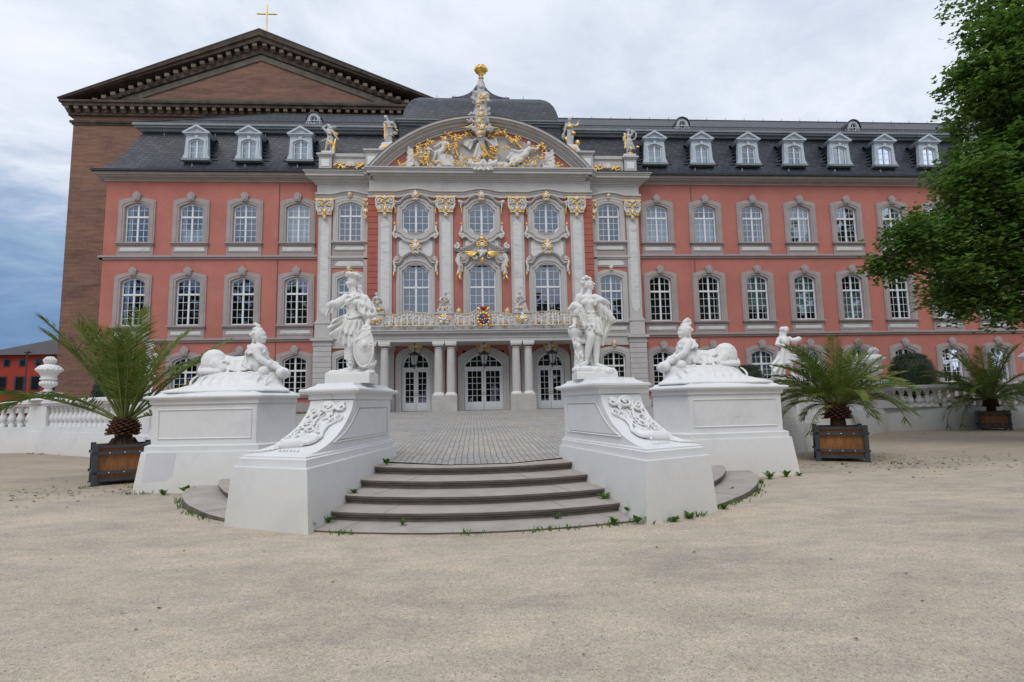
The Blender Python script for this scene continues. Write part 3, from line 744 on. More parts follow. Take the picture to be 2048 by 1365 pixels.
def orn_cluster(mb, x, y, z, w, h, seed=0, gold=.55):
    """rococo shell-work: curled scrolls and leaves, partly gilded"""
    r = random.Random(seed * 7 + 3)
    for s in (-1, 1):
        mb.spiral(x + s * w * .30, z + h * .12, y, w * .24, 1.5, s, PI / 2, w * .085, 1)
        mb.spiral(x + s * w * .24, z - h * .28, y, w * .17, 1.3, -s, -PI / 2, w * .07, 0)
        for k in range(4):
            a = PI / 2 + s * (.35 + .55 * k) + r.uniform(-.15, .15)
            mb.leafb(x + s * w * .1, y - .02, z, a, w * r.uniform(.42, .62), w * .2, 1 if r.random() < gold else 0, w * .12)
    mb.ell((x, y - w * .12, z + h * .05), (w * .2, w * .16, h * .24), 10, 7, 0)
    mb.leafb(x, y, z - h * .12, -PI / 2, h * .42, w * .24, 1, w * .1); mb.leafb(x, y, z + h * .2, PI / 2, h * .36, w * .22, 0, w * .1)
def capital(mb, x, y, w):
    """gilded composite capital: abacus, two volutes, acanthus and a hanging drop"""
    z0, z1 = 14.9, 16.0
    mb.xz([(x - w * .5, z0), (x + w * .5, z0), (x + w * .68, z1 - .12), (x - w * .68, z1 - .12)], y - .14, y + .05, 0)
    mb.xz([(x - w * .76, z1 - .05), (x - w * .7, z1 - .13), (x, z1 - .17), (x + w * .7, z1 - .13), (x + w * .76, z1 - .05), (x + w * .7, z1), (x, z1 - .06), (x - w * .7, z1)], y - .26, y + .05, 1)
    mb.xz([(x - w * .54, z0 - .03), (x + w * .54, z0 - .03), (x + w * .54, z0 + .04), (x - w * .54, z0 + .04)], y - .19, y + .05, 1)
    for s in (-1, 1):
        mb.spiral(x + s * w * .42, z1 - .34, y - .22, w * .27, 1.7, -s, PI / 2, .055, 0)
        mb.ell((x + s * w * .42, y - .24, z1 - .34), w * .07, 8, 6, 0)
        mb.tube([(x + s * w * .62, y - .18, z1 - .5), (x + s * w * .60, y - .2, z1 - .75), (x + s * w * .44, y - .2, z0 + .1)], [.05, .06, .04], 6, 0)
        mb.tube([(x + s * w * .70, y - .20, z1 - .42), (x + s * w * .66, y - .22, z1 - .72), (x + s * w * .52, y - .2, z0 + .06)], [.02, .028, .02], 5, 1)
        mb.spiral(x + s * w * .26, z0 + .34, y - .2, w * .17, 1.4, s, -PI / 2, .04, 0)
        mb.leafb(x + s * w * .12, y - .22, z0 + .5, PI / 2 - s * .5, .34, .13, 1, .06)
        mb.leafb(x + s * w * .3, y - .22, z0 + .08, PI / 2 - s * .25, .26, .13, 0, .06)
    mb.leafb(x, y - .24, z1 - .3, PI / 2, .32, w * .3, 0, .08); mb.leafb(x - .05, y - .27, z1 - .42, PI * .8, .2, .14, 1, .06); mb.leafb(x + .05, y - .27, z1 - .5, .3, .2, .14, 1, .06)
    mb.leafb(x, y - .22, z0 + .42, -PI / 2, .5, .2, 1, .07); mb.leafb(x, y - .18, z0 + .02, -PI / 2, .36, .16, 0, .06)
    for k in range(4): mb.ell((x + (.08 if k % 2 else -.08), y - .2, z0 - .1 - .08 * k), .06, 7, 5, 1 if k % 2 else 0)
def pilaster(x, y, w, base=True):
    mb = MB(); mb.box(x - w / 2, x + w / 2, y - .12, y + .05, 7.6, 14.9)
    mb.box(x - w * .5 - .1, x + w * .5 + .1, y - .24, y + .05, 6.4, 7.35); mb.box(x - w * .5 - .14, x + w * .5 + .14, y - .28, y + .05, 7.352, 7.44); mb.box(x - w * .5 - .09, x + w * .5 + .09, y - .22, y + .05, 7.442, 7.52); mb.box(x - w * .5 - .05, x + w * .5 + .05, y - .18, y + .05, 7.522, 7.6)
    iw = w * .31; zt = 14.35; zb = 8.05
    mb2 = MB(); o = [(x - iw, zb + .25), (x - iw * .55, zb + .12), (x - iw * .45, zb), (x + iw * .45, zb), (x + iw * .55, zb + .12), (x + iw, zb + .25), (x + iw, zt - .2), (x + iw * .6, zt - .08), (x + iw * .5, zt + .1), (x - iw * .5, zt + .1), (x - iw * .6, zt - .08), (x - iw, zt - .2)]
    root = part(mb, 'pilaster', 'stone'); mb2.xz(o, y - .135, y - .11); mb2.build('marble_inlay', 'marble', root)
    mb3 = MB(); capital(mb3, x, y - .1, w); mb3.build('capital', ['stonew', 'gold'], root)
bay(-1); bay(1)

# ---- centre block
mb = MB(); holes = []
for x, hw in ((-4.48, .95), (0, .95), (4.48, .95)): holes += [(x - 1.0, x + 1.0, 7.0, 11.45), (x - 1.0, x + 1.0, 13.2, 15.68)]
for x, hw in ((-4.48, 1.0), (0, 1.38), (4.48, 1.0)): holes.append((x - hw - .02, x + hw + .02, 1.0, 5.38))
pierced(mb, -7.05, 7.05, 1.2, 18.0, YC, holes)
part(mb, 'wall', 'stucco')
mb = MB()                                              # rusticated red strips at both ends and behind the portico
for s in (-1, 1):
    xa, xb = sorted((s * 7.0, s * 7.68))
    mb.box(xa, xb - .0, YC - .03, YB + .3, 1.0, 16.2)
    for k in range(34):
        z = 2.0 + .42 * k
        if z < 15.9: mb.box(xa - .03, xb + .03, YC - .1, YB + .3, z, z + .39)
for a, b in ((-7.0, -5.95), (-2.98, -1.92), (1.92, 2.98), (5.95, 7.0)):
    for k in range(11): z = 1.5 + .38 * k; mb.box(a, b, YC - .06, YC, z, z + .355)
mb.pieces('rusticated_wall', 'stucco_d', palace, tol=.06)
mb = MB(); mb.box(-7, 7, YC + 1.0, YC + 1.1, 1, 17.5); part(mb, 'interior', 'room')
for x in (-6.53, -2.42, 2.45, 6.6): pilaster(x, YC, .93)
def centre_window(xc, mid, big=False):
    hw = .91
    if mid: top = hump_top(hw * 1.12, 10.88, 11.36); bot = lambda x: 6.9; tz, rl, ru = 9.72, 5, 3; otop = hump_top(1.3, 11.2, 11.98); obot = lambda x: 6.88
    else: top = hump_top(hw * 1.12, 15.10, 15.62); bot = lambda x: 13.76 - .5 * hump(x / hw / 1.12); tz, rl, ru = None, 5, 1; otop = hump_top(1.3, 15.42, 16.0); obot = lambda x: 13.3 - .42 * hump(x / 1.3)
    mb = MB(); ring(mb, outline(hw, top, bot), outline(1.3, otop, obot), YC - .1, YC, YC + .25)
    ring(mb, outline(hw + .16, lambda x: top(x * hw / (hw + .16)) + .13, (lambda x: bot(x * hw / (hw + .16)) - .13) if not mid else obot), outline(hw + .3, lambda x: top(x * hw / (hw + .3)) + .28, (lambda x: bot(x * hw / (hw + .3)) - .28) if not mid else obot), YC - .16, YC - .1, YC - .1)
    # drip mould over the window
    xs = [-1.36 + 2.72 * k / 40 for k in range(41)]
    for dz, t, p in ((.0, .1, .24), (.1, .09, .34)):
        f = lambda x: otop(x * 1.3 / 1.36) + dz
        mb.loops([[(x, YC - p, f(x)), (x, YC, f(x)), (x, YC, f(x) + t), (x, YC - p, f(x) + t)] for x in xs], 0)
    if not mid:
        for t, p in ((.0, .22), (.09, .30)):
            f = lambda x: obot(x * 1.3 / 1.36) - t - .09
            mb.loops([[(x, YC - p, f(x)), (x, YC, f(x)), (x, YC, f(x) + .088), (x, YC - p, f(x) + .088)] for x in xs], 0)
    root = mb.build('window', 'stone', palace); root.location.x += xc
    wframe(hw - .01, lambda x: top(x) - .01, lambda x: bot(x) + .01, tz, YC + .13, rl, ru, 2, .13).build('window_frame', 'wood_w', root)
    wpane(hw - .02, top, bot, YC + .18).build('pane', 'pane', root)
    mb = MB(); zo = otop(0)
    if mid:
        orn_cluster(mb, 0, YC - .3, zo + (.4 if not big else .5), .8, .95, int(xc) + 5)
        for s in (-1, 1):
            mb.spiral(s * 1.34, 11.62, YC - .25, .15, 1.4, s, PI / 2, .05, 0); mb.tube([(s * 1.46, YC - .22, 11.5), (s * 1.36, YC - .25, 11.05), (s * 1.46, YC - .2, 10.65)], [.07, .09, .03], 6, 0)
            mb.leafb(s * 1.36, YC - .25, 11.0, -PI / 2, .34, .12, 0, .05); mb.leafb(s * 1.45, YC - .25, 10.72, -PI / 2, .3, .12, 1, .05); mb.leafb(s * 1.42, YC - .27, 11.45, -PI / 2 - s * .3, .3, .06, 1, .05)
    else:
        orn_cluster(mb, 0, YC - .3, zo + .02, .62, .7, int(xc) + 9); orn_cluster(mb, 0, YC - .3, obot(0) - .18, .5, .62, int(xc) + 14)
        for s in (-1, 1):
            mb.tube([(s * 1.36, YC - .2, 15.1), (s * 1.42, YC - .24, 15.35), (s * 1.32, YC - .24, 15.62), (s * 1.5, YC - .2, 15.75)], [.03, .06, .08, .03], 6, 0)
            mb.leafb(s * 1.36, YC - .24, 15.2, -PI / 2, .5, .08, 1, .04); mb.leafb(s * 1.42, YC - .22, 15.5, PI / 2 - s * .6, .3, .14, 0, .06)
            mb.spiral(s * 1.38, 13.22, YC - .25, .17, 1.5, -s, -PI / 2, .06, 0)
            mb.tube([(s * 1.52, YC - .22, 13.3), (s * 1.36, YC - .26, 13.65), (s * 1.38, YC - .2, 14.02)], [.08, .08, .03], 6, 0); mb.leafb(s * 1.4, YC - .26, 13.95, PI / 2, .22, .16, 1, .06); mb.leafb(s * 1.46, YC - .28, 13.4, PI / 2 + s * .2, .35, .06, 1, .05)
    mb.pieces('scroll_ornament', ['stonew', 'gold'], root, tol=.06)
    return root
for x in (-4.48, 0, 4.48): centre_window(x, True, x == 0); centre_window(x, False)
mb = MB(); mb2 = MB()
for x in (-4.48, 0, 4.48):                             # marble fields between the storeys
    mb.box(x - 1.28, x + 1.28, YC - .085, YC, 11.2, 13.5)
    o = [(-1.12, 12.8), (-.95, 13.0), (-.7, 12.93), (-.35, 12.78), (0, 12.74), (.35, 12.78), (.7, 12.93), (.95, 13.0), (1.12, 12.8), (1.12, 12.0), (.95, 11.78), (.5, 12.02), (-.5, 12.02), (-.95, 11.78), (-1.12, 12.0)]
    mb2.xz([(x + a, z) for a, z in o], YC - .11, YC - .08)
mb.pieces('stone_field', 'trim', palace); mb2.pieces('marble_panel', 'marble', palace)
# broken hood with a winged bust over the middle window
mb = MB(); xs = [-1.85 + 3.7 * k / 36 for k in range(37)]
hz = lambda x: 12.05 + (.78 if abs(x) < 1.0 else .78 * max(0, 1 - (abs(x) - 1.0) / .32)) * (.62 + .38 * cos(PI * min(1, abs(x) / 1.0))) + (.16 * max(0, abs(x) - 1.45) / .4)
for dz, t, p in ((0, .13, .2), (.13, .1, .28), (.23, .07, .34)): mb.loops([[(x, YC - p, hz(x) + dz), (x, YC, hz(x) + dz), (x, YC, hz(x) + dz + t), (x, YC - p, hz(x) + dz + t)] for x in xs], 0)
mb.xz([(-1.6, 11.3)] + [(x * .86, hz(x)) for x in xs] + [(1.6, 11.3)], YC - .12, YC, 0)
hood = part(mb, 'window_hood', 'stone')
mb = MB()
mb.ell((0, YC - .5, 11.98), (.24, .18, .24), 12, 8, 0); mb.ell((-.22, YC - .5, 12.05), (.14, .14, .12), 8, 6, 0); mb.ell((.22, YC - .5, 12.05), (.14, .14, .12), 8, 6, 0); mb.cap((0, YC - .55, 12.15), .09, (0, YC - .62, 12.34), .08, 8, 0); mb.ell((0, YC - .70, 12.46), (.14, .15, .18), 12, 8, 0); mb.leafb(.0, YC - .62, 11.95, -PI / 2 - .4, .4, .18, 0, .12)
for k in range(9): a = PI * (-.15 + 1.3 * k / 8); mb.ell((.2 * cos(a), YC - .48, 12.55 + .24 * sin(a)), (.08, .1, .08), 8, 5, 1)
for s in (-1, 1):
    for k in range(5): mb.leafb(s * .3, YC - .42, 12.02, (PI if s < 0 else 0) + s * (.02 - .17 * k), .98 - .09 * k, .12, 1, .05)
    mb.spiral(s * .5, 11.75, YC - .35, .2, 1.4, s, 0, .06, 0)
    mb.spiral(s * 1.72, 12.45, YC - .4, .2, 1.4, s, PI / 2, .08, 0)
    mb.tube([(s * 1.5, YC - .35, 11.9), (s * 1.66, YC - .4, 11.5), (s * 1.5, YC - .35, 11.1), (s * 1.6, YC - .3, 10.6), (s * 1.45, YC - .25, 10.2)], [.14, .17, .13, .12, .05], 8, 0)
    mb.spiral(s * 1.55, 11.75, YC - .5, .17, 1.4, -s, 0, .05, 0)
    for z, d in ((11.3, 1), (10.75, -1), (10.45, 1)): mb.leafb(s * 1.58, YC - .42, z, -PI / 2 + d * .4, .42, .16, 1, .07)
mb.leafb(0, YC - .5, 11.75, -PI / 2, .55, .26, 1, .09); mb.leafb(0, YC - .5, 12.75, PI / 2, .4, .3, 1, .1); mb.leafb(0, YC - .45, 13.05, PI / 2, .3, .2, 0, .08)
mb.build('winged_bust', ['stonew', 'gold'], hood).location = (0, 0, 0)
# ---- entablature with its waves over the windows
mb = MB()
def wavy(mb, x0, x1, y, centres, z0, steps, hw, h):
    n = int((x1 - x0) / .12); xs = [x0 + (x1 - x0) * k / n for k in range(n + 1)]
    def b(x):
        v = 0
        for c in centres:
            t = abs(x - c) / hw
            if t < 1: v = max(v, h * (.5 + .5 * cos(PI * t)) ** .6)
        return v
    for a, c, p in steps: mb.loops([[(x, y - p, z0 + a + b(x)), (x, y + .2, z0 + a + b(x)), (x, y + .2, z0 + c + b(x)), (x, y - p, z0 + c + b(x))] for x in xs], 0)
AR = [(.0, .22, .12), (.222, .38, .16), (.382, .5, .28)]
wavy(mb, -7.72, 7.72, YC, (-4.48, 0, 4.48), 15.93, AR, 1.25, .2)
for s in (-1, 1): a, b = sorted((s * 7.7, s * 11.35)); wavy(mb, a, b, YB, (s * 9.02,), 15.93, AR, 1.2, .22)
mb.pieces('architrave', 'stone', palace)
mb = MB(); mb.box(-7.62, 7.62, YC - .1, YB + .3, 16.3, 17.2)
for s in (-1, 1): a, b = sorted((s * 7.6, s * 11.25)); mb.box(a, b, YB - .1, YW + .2, 16.3, 17.2)
part(mb, 'frieze', 'stone')
mb = MB(); CS = [(17.05, 17.17, .16), (17.17, 17.26, .26), (17.26, 17.36, .34), (17.36, 17.48, .5), (17.48, 17.66, .7), (17.66, 17.76, .76), (17.76, 17.86, .84)]
for z0, z1, p in CS:
    mb.box(-7.0 - p, 7.0 + p, YC - p, YB + .3, z0, z1 - .002)
    mb.box(-7.45 - p * .7, 7.45 + p * .7, YC + .25 - p, YB + .3, z0, z1 - .004)
    for s in (-1, 1): a, b = sorted((s * 7.6, s * (11.2 + p))); mb.box(a, b, YB - p, YW + .2, z0 + .001, z1 - .003)
part(mb, 'cornice', 'stone')
mb = MB()
for s in (-1, 1): a, b = sorted((s * 7.7, s * 12.1)); mb.box(a, b, YB - .9, YW + .2, 17.862, 17.9)
mb.pieces('flashing', 'lead', palace)
# ---- segmental pediment
cz = 12.0
def seg(r, z0=17.86, n=41):
    a0 = math.asin((z0 - cz) / r); return [(r * cos(PI - a0 - (PI - 2 * a0) * k / (n - 1)), cz + r * sin(PI - a0 - (PI - 2 * a0) * k / (n - 1))) for k in range(n)]
mb = MB()
for r0, r1, p in ((8.86, 9.02, .12), (9.02, 9.12, .22), (9.12, 9.3, .36), (9.3, 9.42, .62), (9.42, 9.60, .8)):
    I, O = seg(r0), seg(r1 - .003)
    for k in range(len(I) - 1):
        a, b, c, d = I[k], I[k + 1], O[k + 1], O[k]
        mb.add([(a[0], YC - p, a[1]), (b[0], YC - p, b[1]), (c[0], YC - p, c[1]), (d[0], YC - p, d[1]), (a[0], YC + .5, a[1]), (b[0], YC + .5, b[1]), (c[0], YC + .5, c[1]), (d[0], YC + .5, d[1])], [(0, 1, 2, 3), (0, 4, 5, 1), (3, 2, 6, 7)])
ped = part(mb, 'pediment', 'stone')
mb = MB(); t = seg(8.87); mb.xz(t, YC - .02, YC + .3); mb.build('tympanum', 'stucco', ped).location = (0, 0, 0)
mb = MB(); O = seg(9.602); mb.strip([(x, YC - .84, z) for x, z in O], [(x, YC + .6, z + .02) for x, z in O], 0); mb.strip([(x, YC - .84, z) for x, z in O], [(x, YC - .84, z - .04) for x, z in O], 0); mb.build('flashing', 'lead', ped).location = (0, 0, 0)
mb = MB(); f = [(-5.85, 17.87), (-4.4, 19.3), (-3.5, 19.85), (-2.6, 20.2), (-1.6, 20.43), (1.5, 20.43), (2.6, 20.2), (3.6, 19.75), (4.6, 19.1), (5.8, 17.98), (5.4, 17.87)]
mb.xz(f, YC - .06, YC - .015); mb.build('relief_ground', 'stone', ped).location = (0, 0, 0)
# ---- sculpture helpers: a small posed figure, height H, standing at o (feet), built into mb
def figure(mb, o, H=1.0, face=0.0, lean=0.0, hipx=0.03, elL=(-.17, .62), haL=(-.20, .5), elR=(.17, .62), haR=(.2, .5), kL=(-.05, .27), fL=(-.06, .02), kR=(.06, .27), fR=(.07, .02), seat=0, head=(0, .93), thick=1.0, n=8, fwd=.02):
    """coordinates are fractions of H in the plane of the facade; fwd pushes hands and knees towards the viewer"""
    O = V(o)
    def P(x, z, y=0): return O + V((x * H, y * H, z * H))
    q = H * thick
    neck = P(lean * .8 + head[0] * .3, .83); hd = P(lean + head[0], head[1]); hips = P(hipx, .52); chest = P(lean * .6, .72); waist = P(lean * .3 + hipx * .3, .61)
    mb.cap(hips, .085 * q, waist, .072 * q, n); mb.cap(waist, .072 * q, chest, .09 * q, n); mb.cap(chest, .085 * q, neck, .035 * q, n); mb.cap(neck, .033 * q, hd, .038 * q, n)
    mb.ell(hd, (.052 * q, .056 * q, .066 * q), n, 7); mb.ell(hd + V((face * .03 * H, .02 * H, .02 * H)), (.062 * q, .06 * q, .06 * q), n, 7)
    mb.ell(hd + V((face * .055 * H, -.045 * H * (1 - abs(face)), -.012 * H)), .016 * q, 6, 5)
    for s, e, h_ in ((-1, elL, haL), (1, elR, haR)):
        sh = P(lean * .7 + s * .105, .775); el = P(*e, -fwd); ha = P(*h_, -2 * fwd)
        mb.cap(chest + V((s * .04 * H, 0, .03 * H)), .05 * q, sh, .044 * q, n); mb.cap(sh, .042 * q, el, .032 * q, n); mb.cap(el, .032 * q, ha, .022 * q, n); mb.ell(ha, (.026 * q, .024 * q, .032 * q), 6, 5)
    for s, k, f in ((-1, kL, fL), (1, kR, fR)):
        hp = P(hipx + s * .045, .5); kn = P(*k, -fwd); an = P(f[0], f[1] + .03)
        mb.cap(hp, .068 * q, kn, .047 * q, n); mb.cap(kn, .046 * q, an, .026 * q, n); mb.cap(an, .026 * q, P(f[0] + s * .03, f[1] + .008, -.09), .02 * q, n)
    return P
def finish_statue(label, cat, base, body, gild=None, body_mat='greyst', voxel=.03, name='statue', group=None, extra=None):
    t = thing(name, base, label, cat, group)
    body.bake('stone_figure', body_mat, t, voxel=voxel, smooth=1)
    if gild and gild.v: gild.pieces('gilded_drapery', 'gold', t, tol=.05)
    for nm, mb, m in (extra or []): mb.build(nm, m, t)
    return t
# ---- pediment relief: figures in white stone, trees, fruit and drapery gilded
mb = MB(); g = MB(); y = YC - .32
figure(mb, (.05, y, 18.28), 2.42, elL=(-.2, .70), haL=(-.30, .66), elR=(.22, .66), haR=(.36, .52), kL=(-.03, .28), thick=1.05, fwd=.03)
mb.sheet([(-.25, y - .1, 19.75), (.3, y - .1, 19.8)], [(-.55, y - .05, 18.7), (-.15, y, 18.5)], .08, .05, 2)
for s in (-1, 1): mb.sheet([(s * .35, y + .1, 20.0), (s * 1.1, y + .15, 20.35)], [(s * .7, y + .1, 19.3), (s * 1.25, y + .1, 19.75)], .1, .05, 2)
figure(mb, (1.05, y, 18.2), 1.2, thick=1.2, elL=(-.2, .8), haL=(-.35, .9), elR=(.2, .75), haR=(.3, .6))
# seated figure on the left
for k, (px, pz, H, ln) in enumerate(((-2.55, 18.25, 2.0, .05), (-4.15, 18.0, 1.35, .06), (-3.55, 18.4, 1.25, -.05))):
    figure(mb, (px, y, pz), H, lean=ln, hipx=-.02, kL=(-.24, .42), fL=(-.36, .08), kR=(-.12, .40), fR=(-.2, .06), elL=(-.2, .66), haL=(-.3, .56), elR=(.2, .62), haR=(.34, .5), thick=1.12, fwd=.05)
mb.sheet([(-3.0, y, 19.1), (-2.0, y, 18.9)], [(-2.7, y - .1, 18.1), (-1.6, y - .1, 18.05)], .12, .07, 3)
# reclining figure on the right, children and rocks
mb.chain([(3.35, y - .05, 19.35), (3.1, y - .08, 18.95), (2.75, y - .1, 18.7)], [.2, .22, .24]); mb.ell((3.35, y - .12, 19.72), (.15, .16, .2)); mb.chain([(2.7, y - .1, 18.65), (2.25, y - .2, 18.5), (1.85, y - .1, 18.1)], [.2, .14, .08]); mb.chain([(2.8, y - .15, 18.55), (2.2, y - .2, 18.25), (1.6, y - .1, 18.02)], [.19, .14, .08])
mb.chain([(3.5, y - .05, 19.4), (3.95, y - .1, 19.35), (4.1, y - .1, 19.7)], [.11, .09, .06]); mb.chain([(3.2, y - .05, 19.3), (2.6, y - .1, 19.15), (2.1, y - .1, 19.3)], [.11, .09, .06])
mb.sheet([(2.2, y, 19.35), (3.0, y, 19.2)], [(1.7, y, 18.7), (2.6, y - .1, 18.2)], .12, .06, 3)
for px, pz, H in ((4.25, 18.0, 1.0), (4.55, 18.35, 1.0), (-4.7, 18.15, 1.0), (-1.35, 18.1, .9)): figure(mb, (px, y, pz), H, thick=1.3, kL=(-.14, .32), fL=(-.2, .05), elL=(-.2, .75), haL=(-.3, .85), lean=.03, fwd=.05)
r_ = random.Random(5)
for k in range(150):
    x = r_.uniform(-5.3, 5.3); zt = 17.9 + max(0, (1.35 if abs(x) > 3.9 and abs(x) < 5.0 else .5)) * r_.random()
    if abs(x) > 4.9: zt = 17.9 + .3 * r_.random()
    mb.ell((x, y + .1, zt), (r_.uniform(.12, .28), .2, r_.uniform(.1, .22)), 7, 5)
for k in range(14): mb.ell((-4.95 + .05 * (k % 3), y + .05, 18.0 + .11 * k), (.24 - .012 * k, .18, .1), 7, 5); mb.ell((4.95 + .05 * (k % 3), y + .05, 18.0 + .10 * k), (.26 - .012 * k, .18, .1), 7, 5)
mb.sheet([(-.9, YC - .5, 17.95), (1.2, YC - .5, 17.95)], [(-.4, YC - .95, 17.62), (.7, YC - .95, 17.62)], .12, .06, 4)
for k in range(16): mb.ell((r_.uniform(-.8, 1.1), YC - .6, 18.05 + .3 * r_.random()), .17, 7, 5)
relief = mb.bake('relief_figures', 'stonew', ped, voxel=.04, smooth=1)
def branch(g, pts, r0, nl, seed, spread=.28):
    P = spline(pts, 14); g.tube(P, [r0 * (1 - .6 * k / 13) for k in range(14)], 6, 0); r = random.Random(seed)
    for k in range(nl):
        p = P[int(4 + 9.9 * r.random())]; a = r.uniform(0, 2 * PI)
        g.leafb(p.x + r.uniform(-.06, .06), p.y - .08, p.z + r.uniform(-.05, .05), a, spread * r.uniform(.8, 1.5), .10, 0, .06)
branch(g, [(-1.6, y, 18.9), (-1.75, y - .05, 19.6), (-1.5, y - .05, 20.1), (-.75, y, 20.55)], .1, 26, 1); branch(g, [(-1.7, y, 19.9), (-2.1, y, 20.3), (-2.55, y, 20.1)], .07, 16, 2)
branch(g, [(2.9, y, 19.4), (2.3, y, 20.0), (1.5, y, 20.55), (.75, y, 20.35)], .1, 30, 3); branch(g, [(2.2, y, 20.0), (2.7, y, 20.2)], .06, 10, 4)
branch(g, [(-4.35, y, 18.9), (-4.2, y, 19.5), (-3.4, y, 19.75)], .08, 18, 5); branch(g, [(3.8, y, 19.2), (4.0, y, 19.65), (4.6, y, 19.5)], .09, 16, 6)
branch(g, [(-3.6, y - .2, 18.0), (-3.7, y - .2, 18.6), (-3.75, y - .2, 19.1)], .09, 16, 7, .24); branch(g, [(.55, y - .1, 18.4), (.8, y - .1, 19.0), (1.0, y - .1, 19.5)], .08, 14, 8)
for k in range(150):
    a = r_.random(); cx, cz2, sx, sz = r_.choice([(-1.25, 18.35, .6, .35), (-1.0, 18.3, .5, .35), (-3.9, 18.5, .3, .3), (3.4, 18.3, .6, .25), (1.7, 18.3, .35, .3), (-.35, 18.4, .3, .35), (.35, 18.5, .25, .5), (1.55, 19.4, .4, .25), (-5.4, 18.05, .25, .15), (5.3, 18.05, .2, .12), (.3, 17.75, .35, .12), (-2.9, 18.2, .5, .2), (-4.4, 18.9, .25, .3), (2.5, 18.2, .5, .2), (4.1, 18.9, .3, .3), (.9, 19.2, .25, .35), (-2.1, 19.3, .3, .4)])
    g.leafb(cx + r_.uniform(-sx, sx), y - .28, cz2 + r_.uniform(-sz, sz), r_.uniform(0, 2 * PI), .30, .09, 0, .07)
g.sheet([(-.1, y - .25, 19.55), (.25, y - .25, 19.5)], [(.45, y - .25, 18.75), (.7, y - .2, 18.6)], .06, .04, 2)
g.pieces('relief_gilding', 'gold', ped, tol=.12)
# ---- crowning trophy on the pediment
mb = MB(); g = MB(); yf = YC - .55
for k in range(46):
    z = 20.55 + 2.6 * r_.random(); w = .85 * (1 - (z - 20.5) / 3.6)
    mb.leafb(r_.uniform(-w, w), yf - .1, z, r_.choice((-1, 1)) * r_.uniform(.5, 1.2) + (PI / 2 if r_.random() < .5 else 0), .5, .2, 0, .16)
mb.chain([(0, yf, 20.5), (.05, yf, 21.5), (.08, yf, 22.6), (.08, yf, 23.4)], [.42, .5, .38, .28])
for s in (-1, 1): mb.cap((s * .5, yf, 21.35), .1, (s * .3, yf, 22.1), .14); mb.ell((s * .62, yf - .05, 21.75), (.14, .12, .16)); mb.cap((s * .25, yf - .1, 20.7), .2, (s * .95, yf - .1, 20.72), .08)
mb.ell((.08, yf, 23.72), (.30, .28, .34)); mb.ell((.08, yf - .26, 23.62), (.1, .1, .12)); mb.cap((.08, yf + .05, 23.9), .31, (.08, yf, 24.15), .22); mb.ell((-.28, yf, 23.25), (.26, .24, .22)); mb.ell((.42, yf, 23.2), (.26, .24, .22)); mb.cap((-.4, yf, 23.1), .16, (-.42, yf, 22.6), .12); mb.cap((.5, yf, 23.1), .16, (.5, yf, 22.6), .12)
fin = mb.bake('trophy', 'greyst', ped, voxel=.035, smooth=1)
for z, s_ in ((22.75, .62), (22.35, .44), (21.85, .44), (21.45, .56), (20.95, .5), (20.5, .62), (20.12, .5)): orn_cluster(g, .06 + .16 * sin(z * 23), yf - .5, z, s_, s_ * 1.1, int(z * 10), 1.0)
for s in (-1, 1): g.tube([(s * .5, yf - .15, 20.95), (s * .8, yf - .1, 20.78), (s * 1.35, yf - .05, 20.75)], [.08, .07, .02], 6, 1); g.leafb(s * .35, yf - .3, 21.2, PI / 2 + s * .5, .4, .14, 1, .06)
g.lathe([(.03, 24.4), (.16, 24.42), (.2, 24.5), (.1, 24.56), (.1, 24.64), (.18, 24.68), (.13, 24.74), (.3, 24.86), (.42, 25.02), (.44, 25.12), (.36, 25.24), (.22, 25.3), (.3, 25.36), (.02, 25.4)], (.1, yf + .1, 0), 16, 1)
for k in range(8): g.ell((.1 + .4 * cos(k * PI / 4), yf + .1 + .4 * sin(k * PI / 4), 25.12), (.1, .1, .17), 7, 5, 1)
g.build('trophy_gilding', ['stonew', 'gold'], ped)
# ---- attic parapets with gilded garlands
for s in (-1, 1):
    mb = MB(); a, b = sorted((s * 7.7, s * 10.2)); mb.box(a, b, YB - .1, YB + .2, 17.9, 19.0); mb.box(a, b, YB - .2, YB + .25, 19.05, 19.28); mb.box(a, b, YB - .14, YB + .2, 18.97, 19.06)
    for xa, xb, zt, yo in ((10.25, 11.12, 19.22, 0), (6.5, 7.95, 19.5, .1)):
        xa, xb = sorted((s * xa, s * xb)); mb.box(xa, xb, YB - .3 - yo, YB + .4, 17.9, zt - .24); mb.box(xa - .06, xb + .06, YB - .35 - yo, YB + .4, zt - .24, zt - .13); mb.box(xa - .14, xb + .14, YB - .44 - yo, YB + .45, zt - .128, zt)
        mb.box(xa - .07, xb + .07, YB - .37 - yo, YB + .4, 17.9, 18.08)
    p = mb.pieces('parapet', 'stone', palace)[0]
    mb = MB(); xa, xb = sorted((s * 10.42, s * 10.95)); mb.box(xa, xb, YB - .325, YB - .302, 18.3, 18.8)
    xa, xb = sorted((s * 7.1, s * 7.8)); mb.box(xa, xb, YB - .425, YB - .402, 18.4, 19.0); mb.pieces('panel', 'wood_w', p)
    mb = MB(); xc = s * 9.0; yy = YB - .2
    for k in range(7): a_ = PI * (k + .5) / 7; mb.leafb(xc, yy, 18.35, a_, .42, .13, 0, .07)
    mb.leafb(xc, yy - .08, 18.2, PI / 2, .3, .16, 1, .08)
    for q in (-1, 1):
        mb.tube([(xc + q * .3, yy, 18.25), (xc + q * .6, yy, 18.32), (xc + q * .85, yy, 18.5), (xc + q * 1.05, yy, 18.4)], [.05, .08, .07, .03], 6, 1)
        for k in range(9): mb.leafb(xc + q * r_.uniform(.35, .95), yy - .03, 18.4 + r_.uniform(-.15, .15), r_.uniform(0, 6.3), .26, .14, 1, .07)
    mb.build('garland', ['stonew', 'gold'], p)
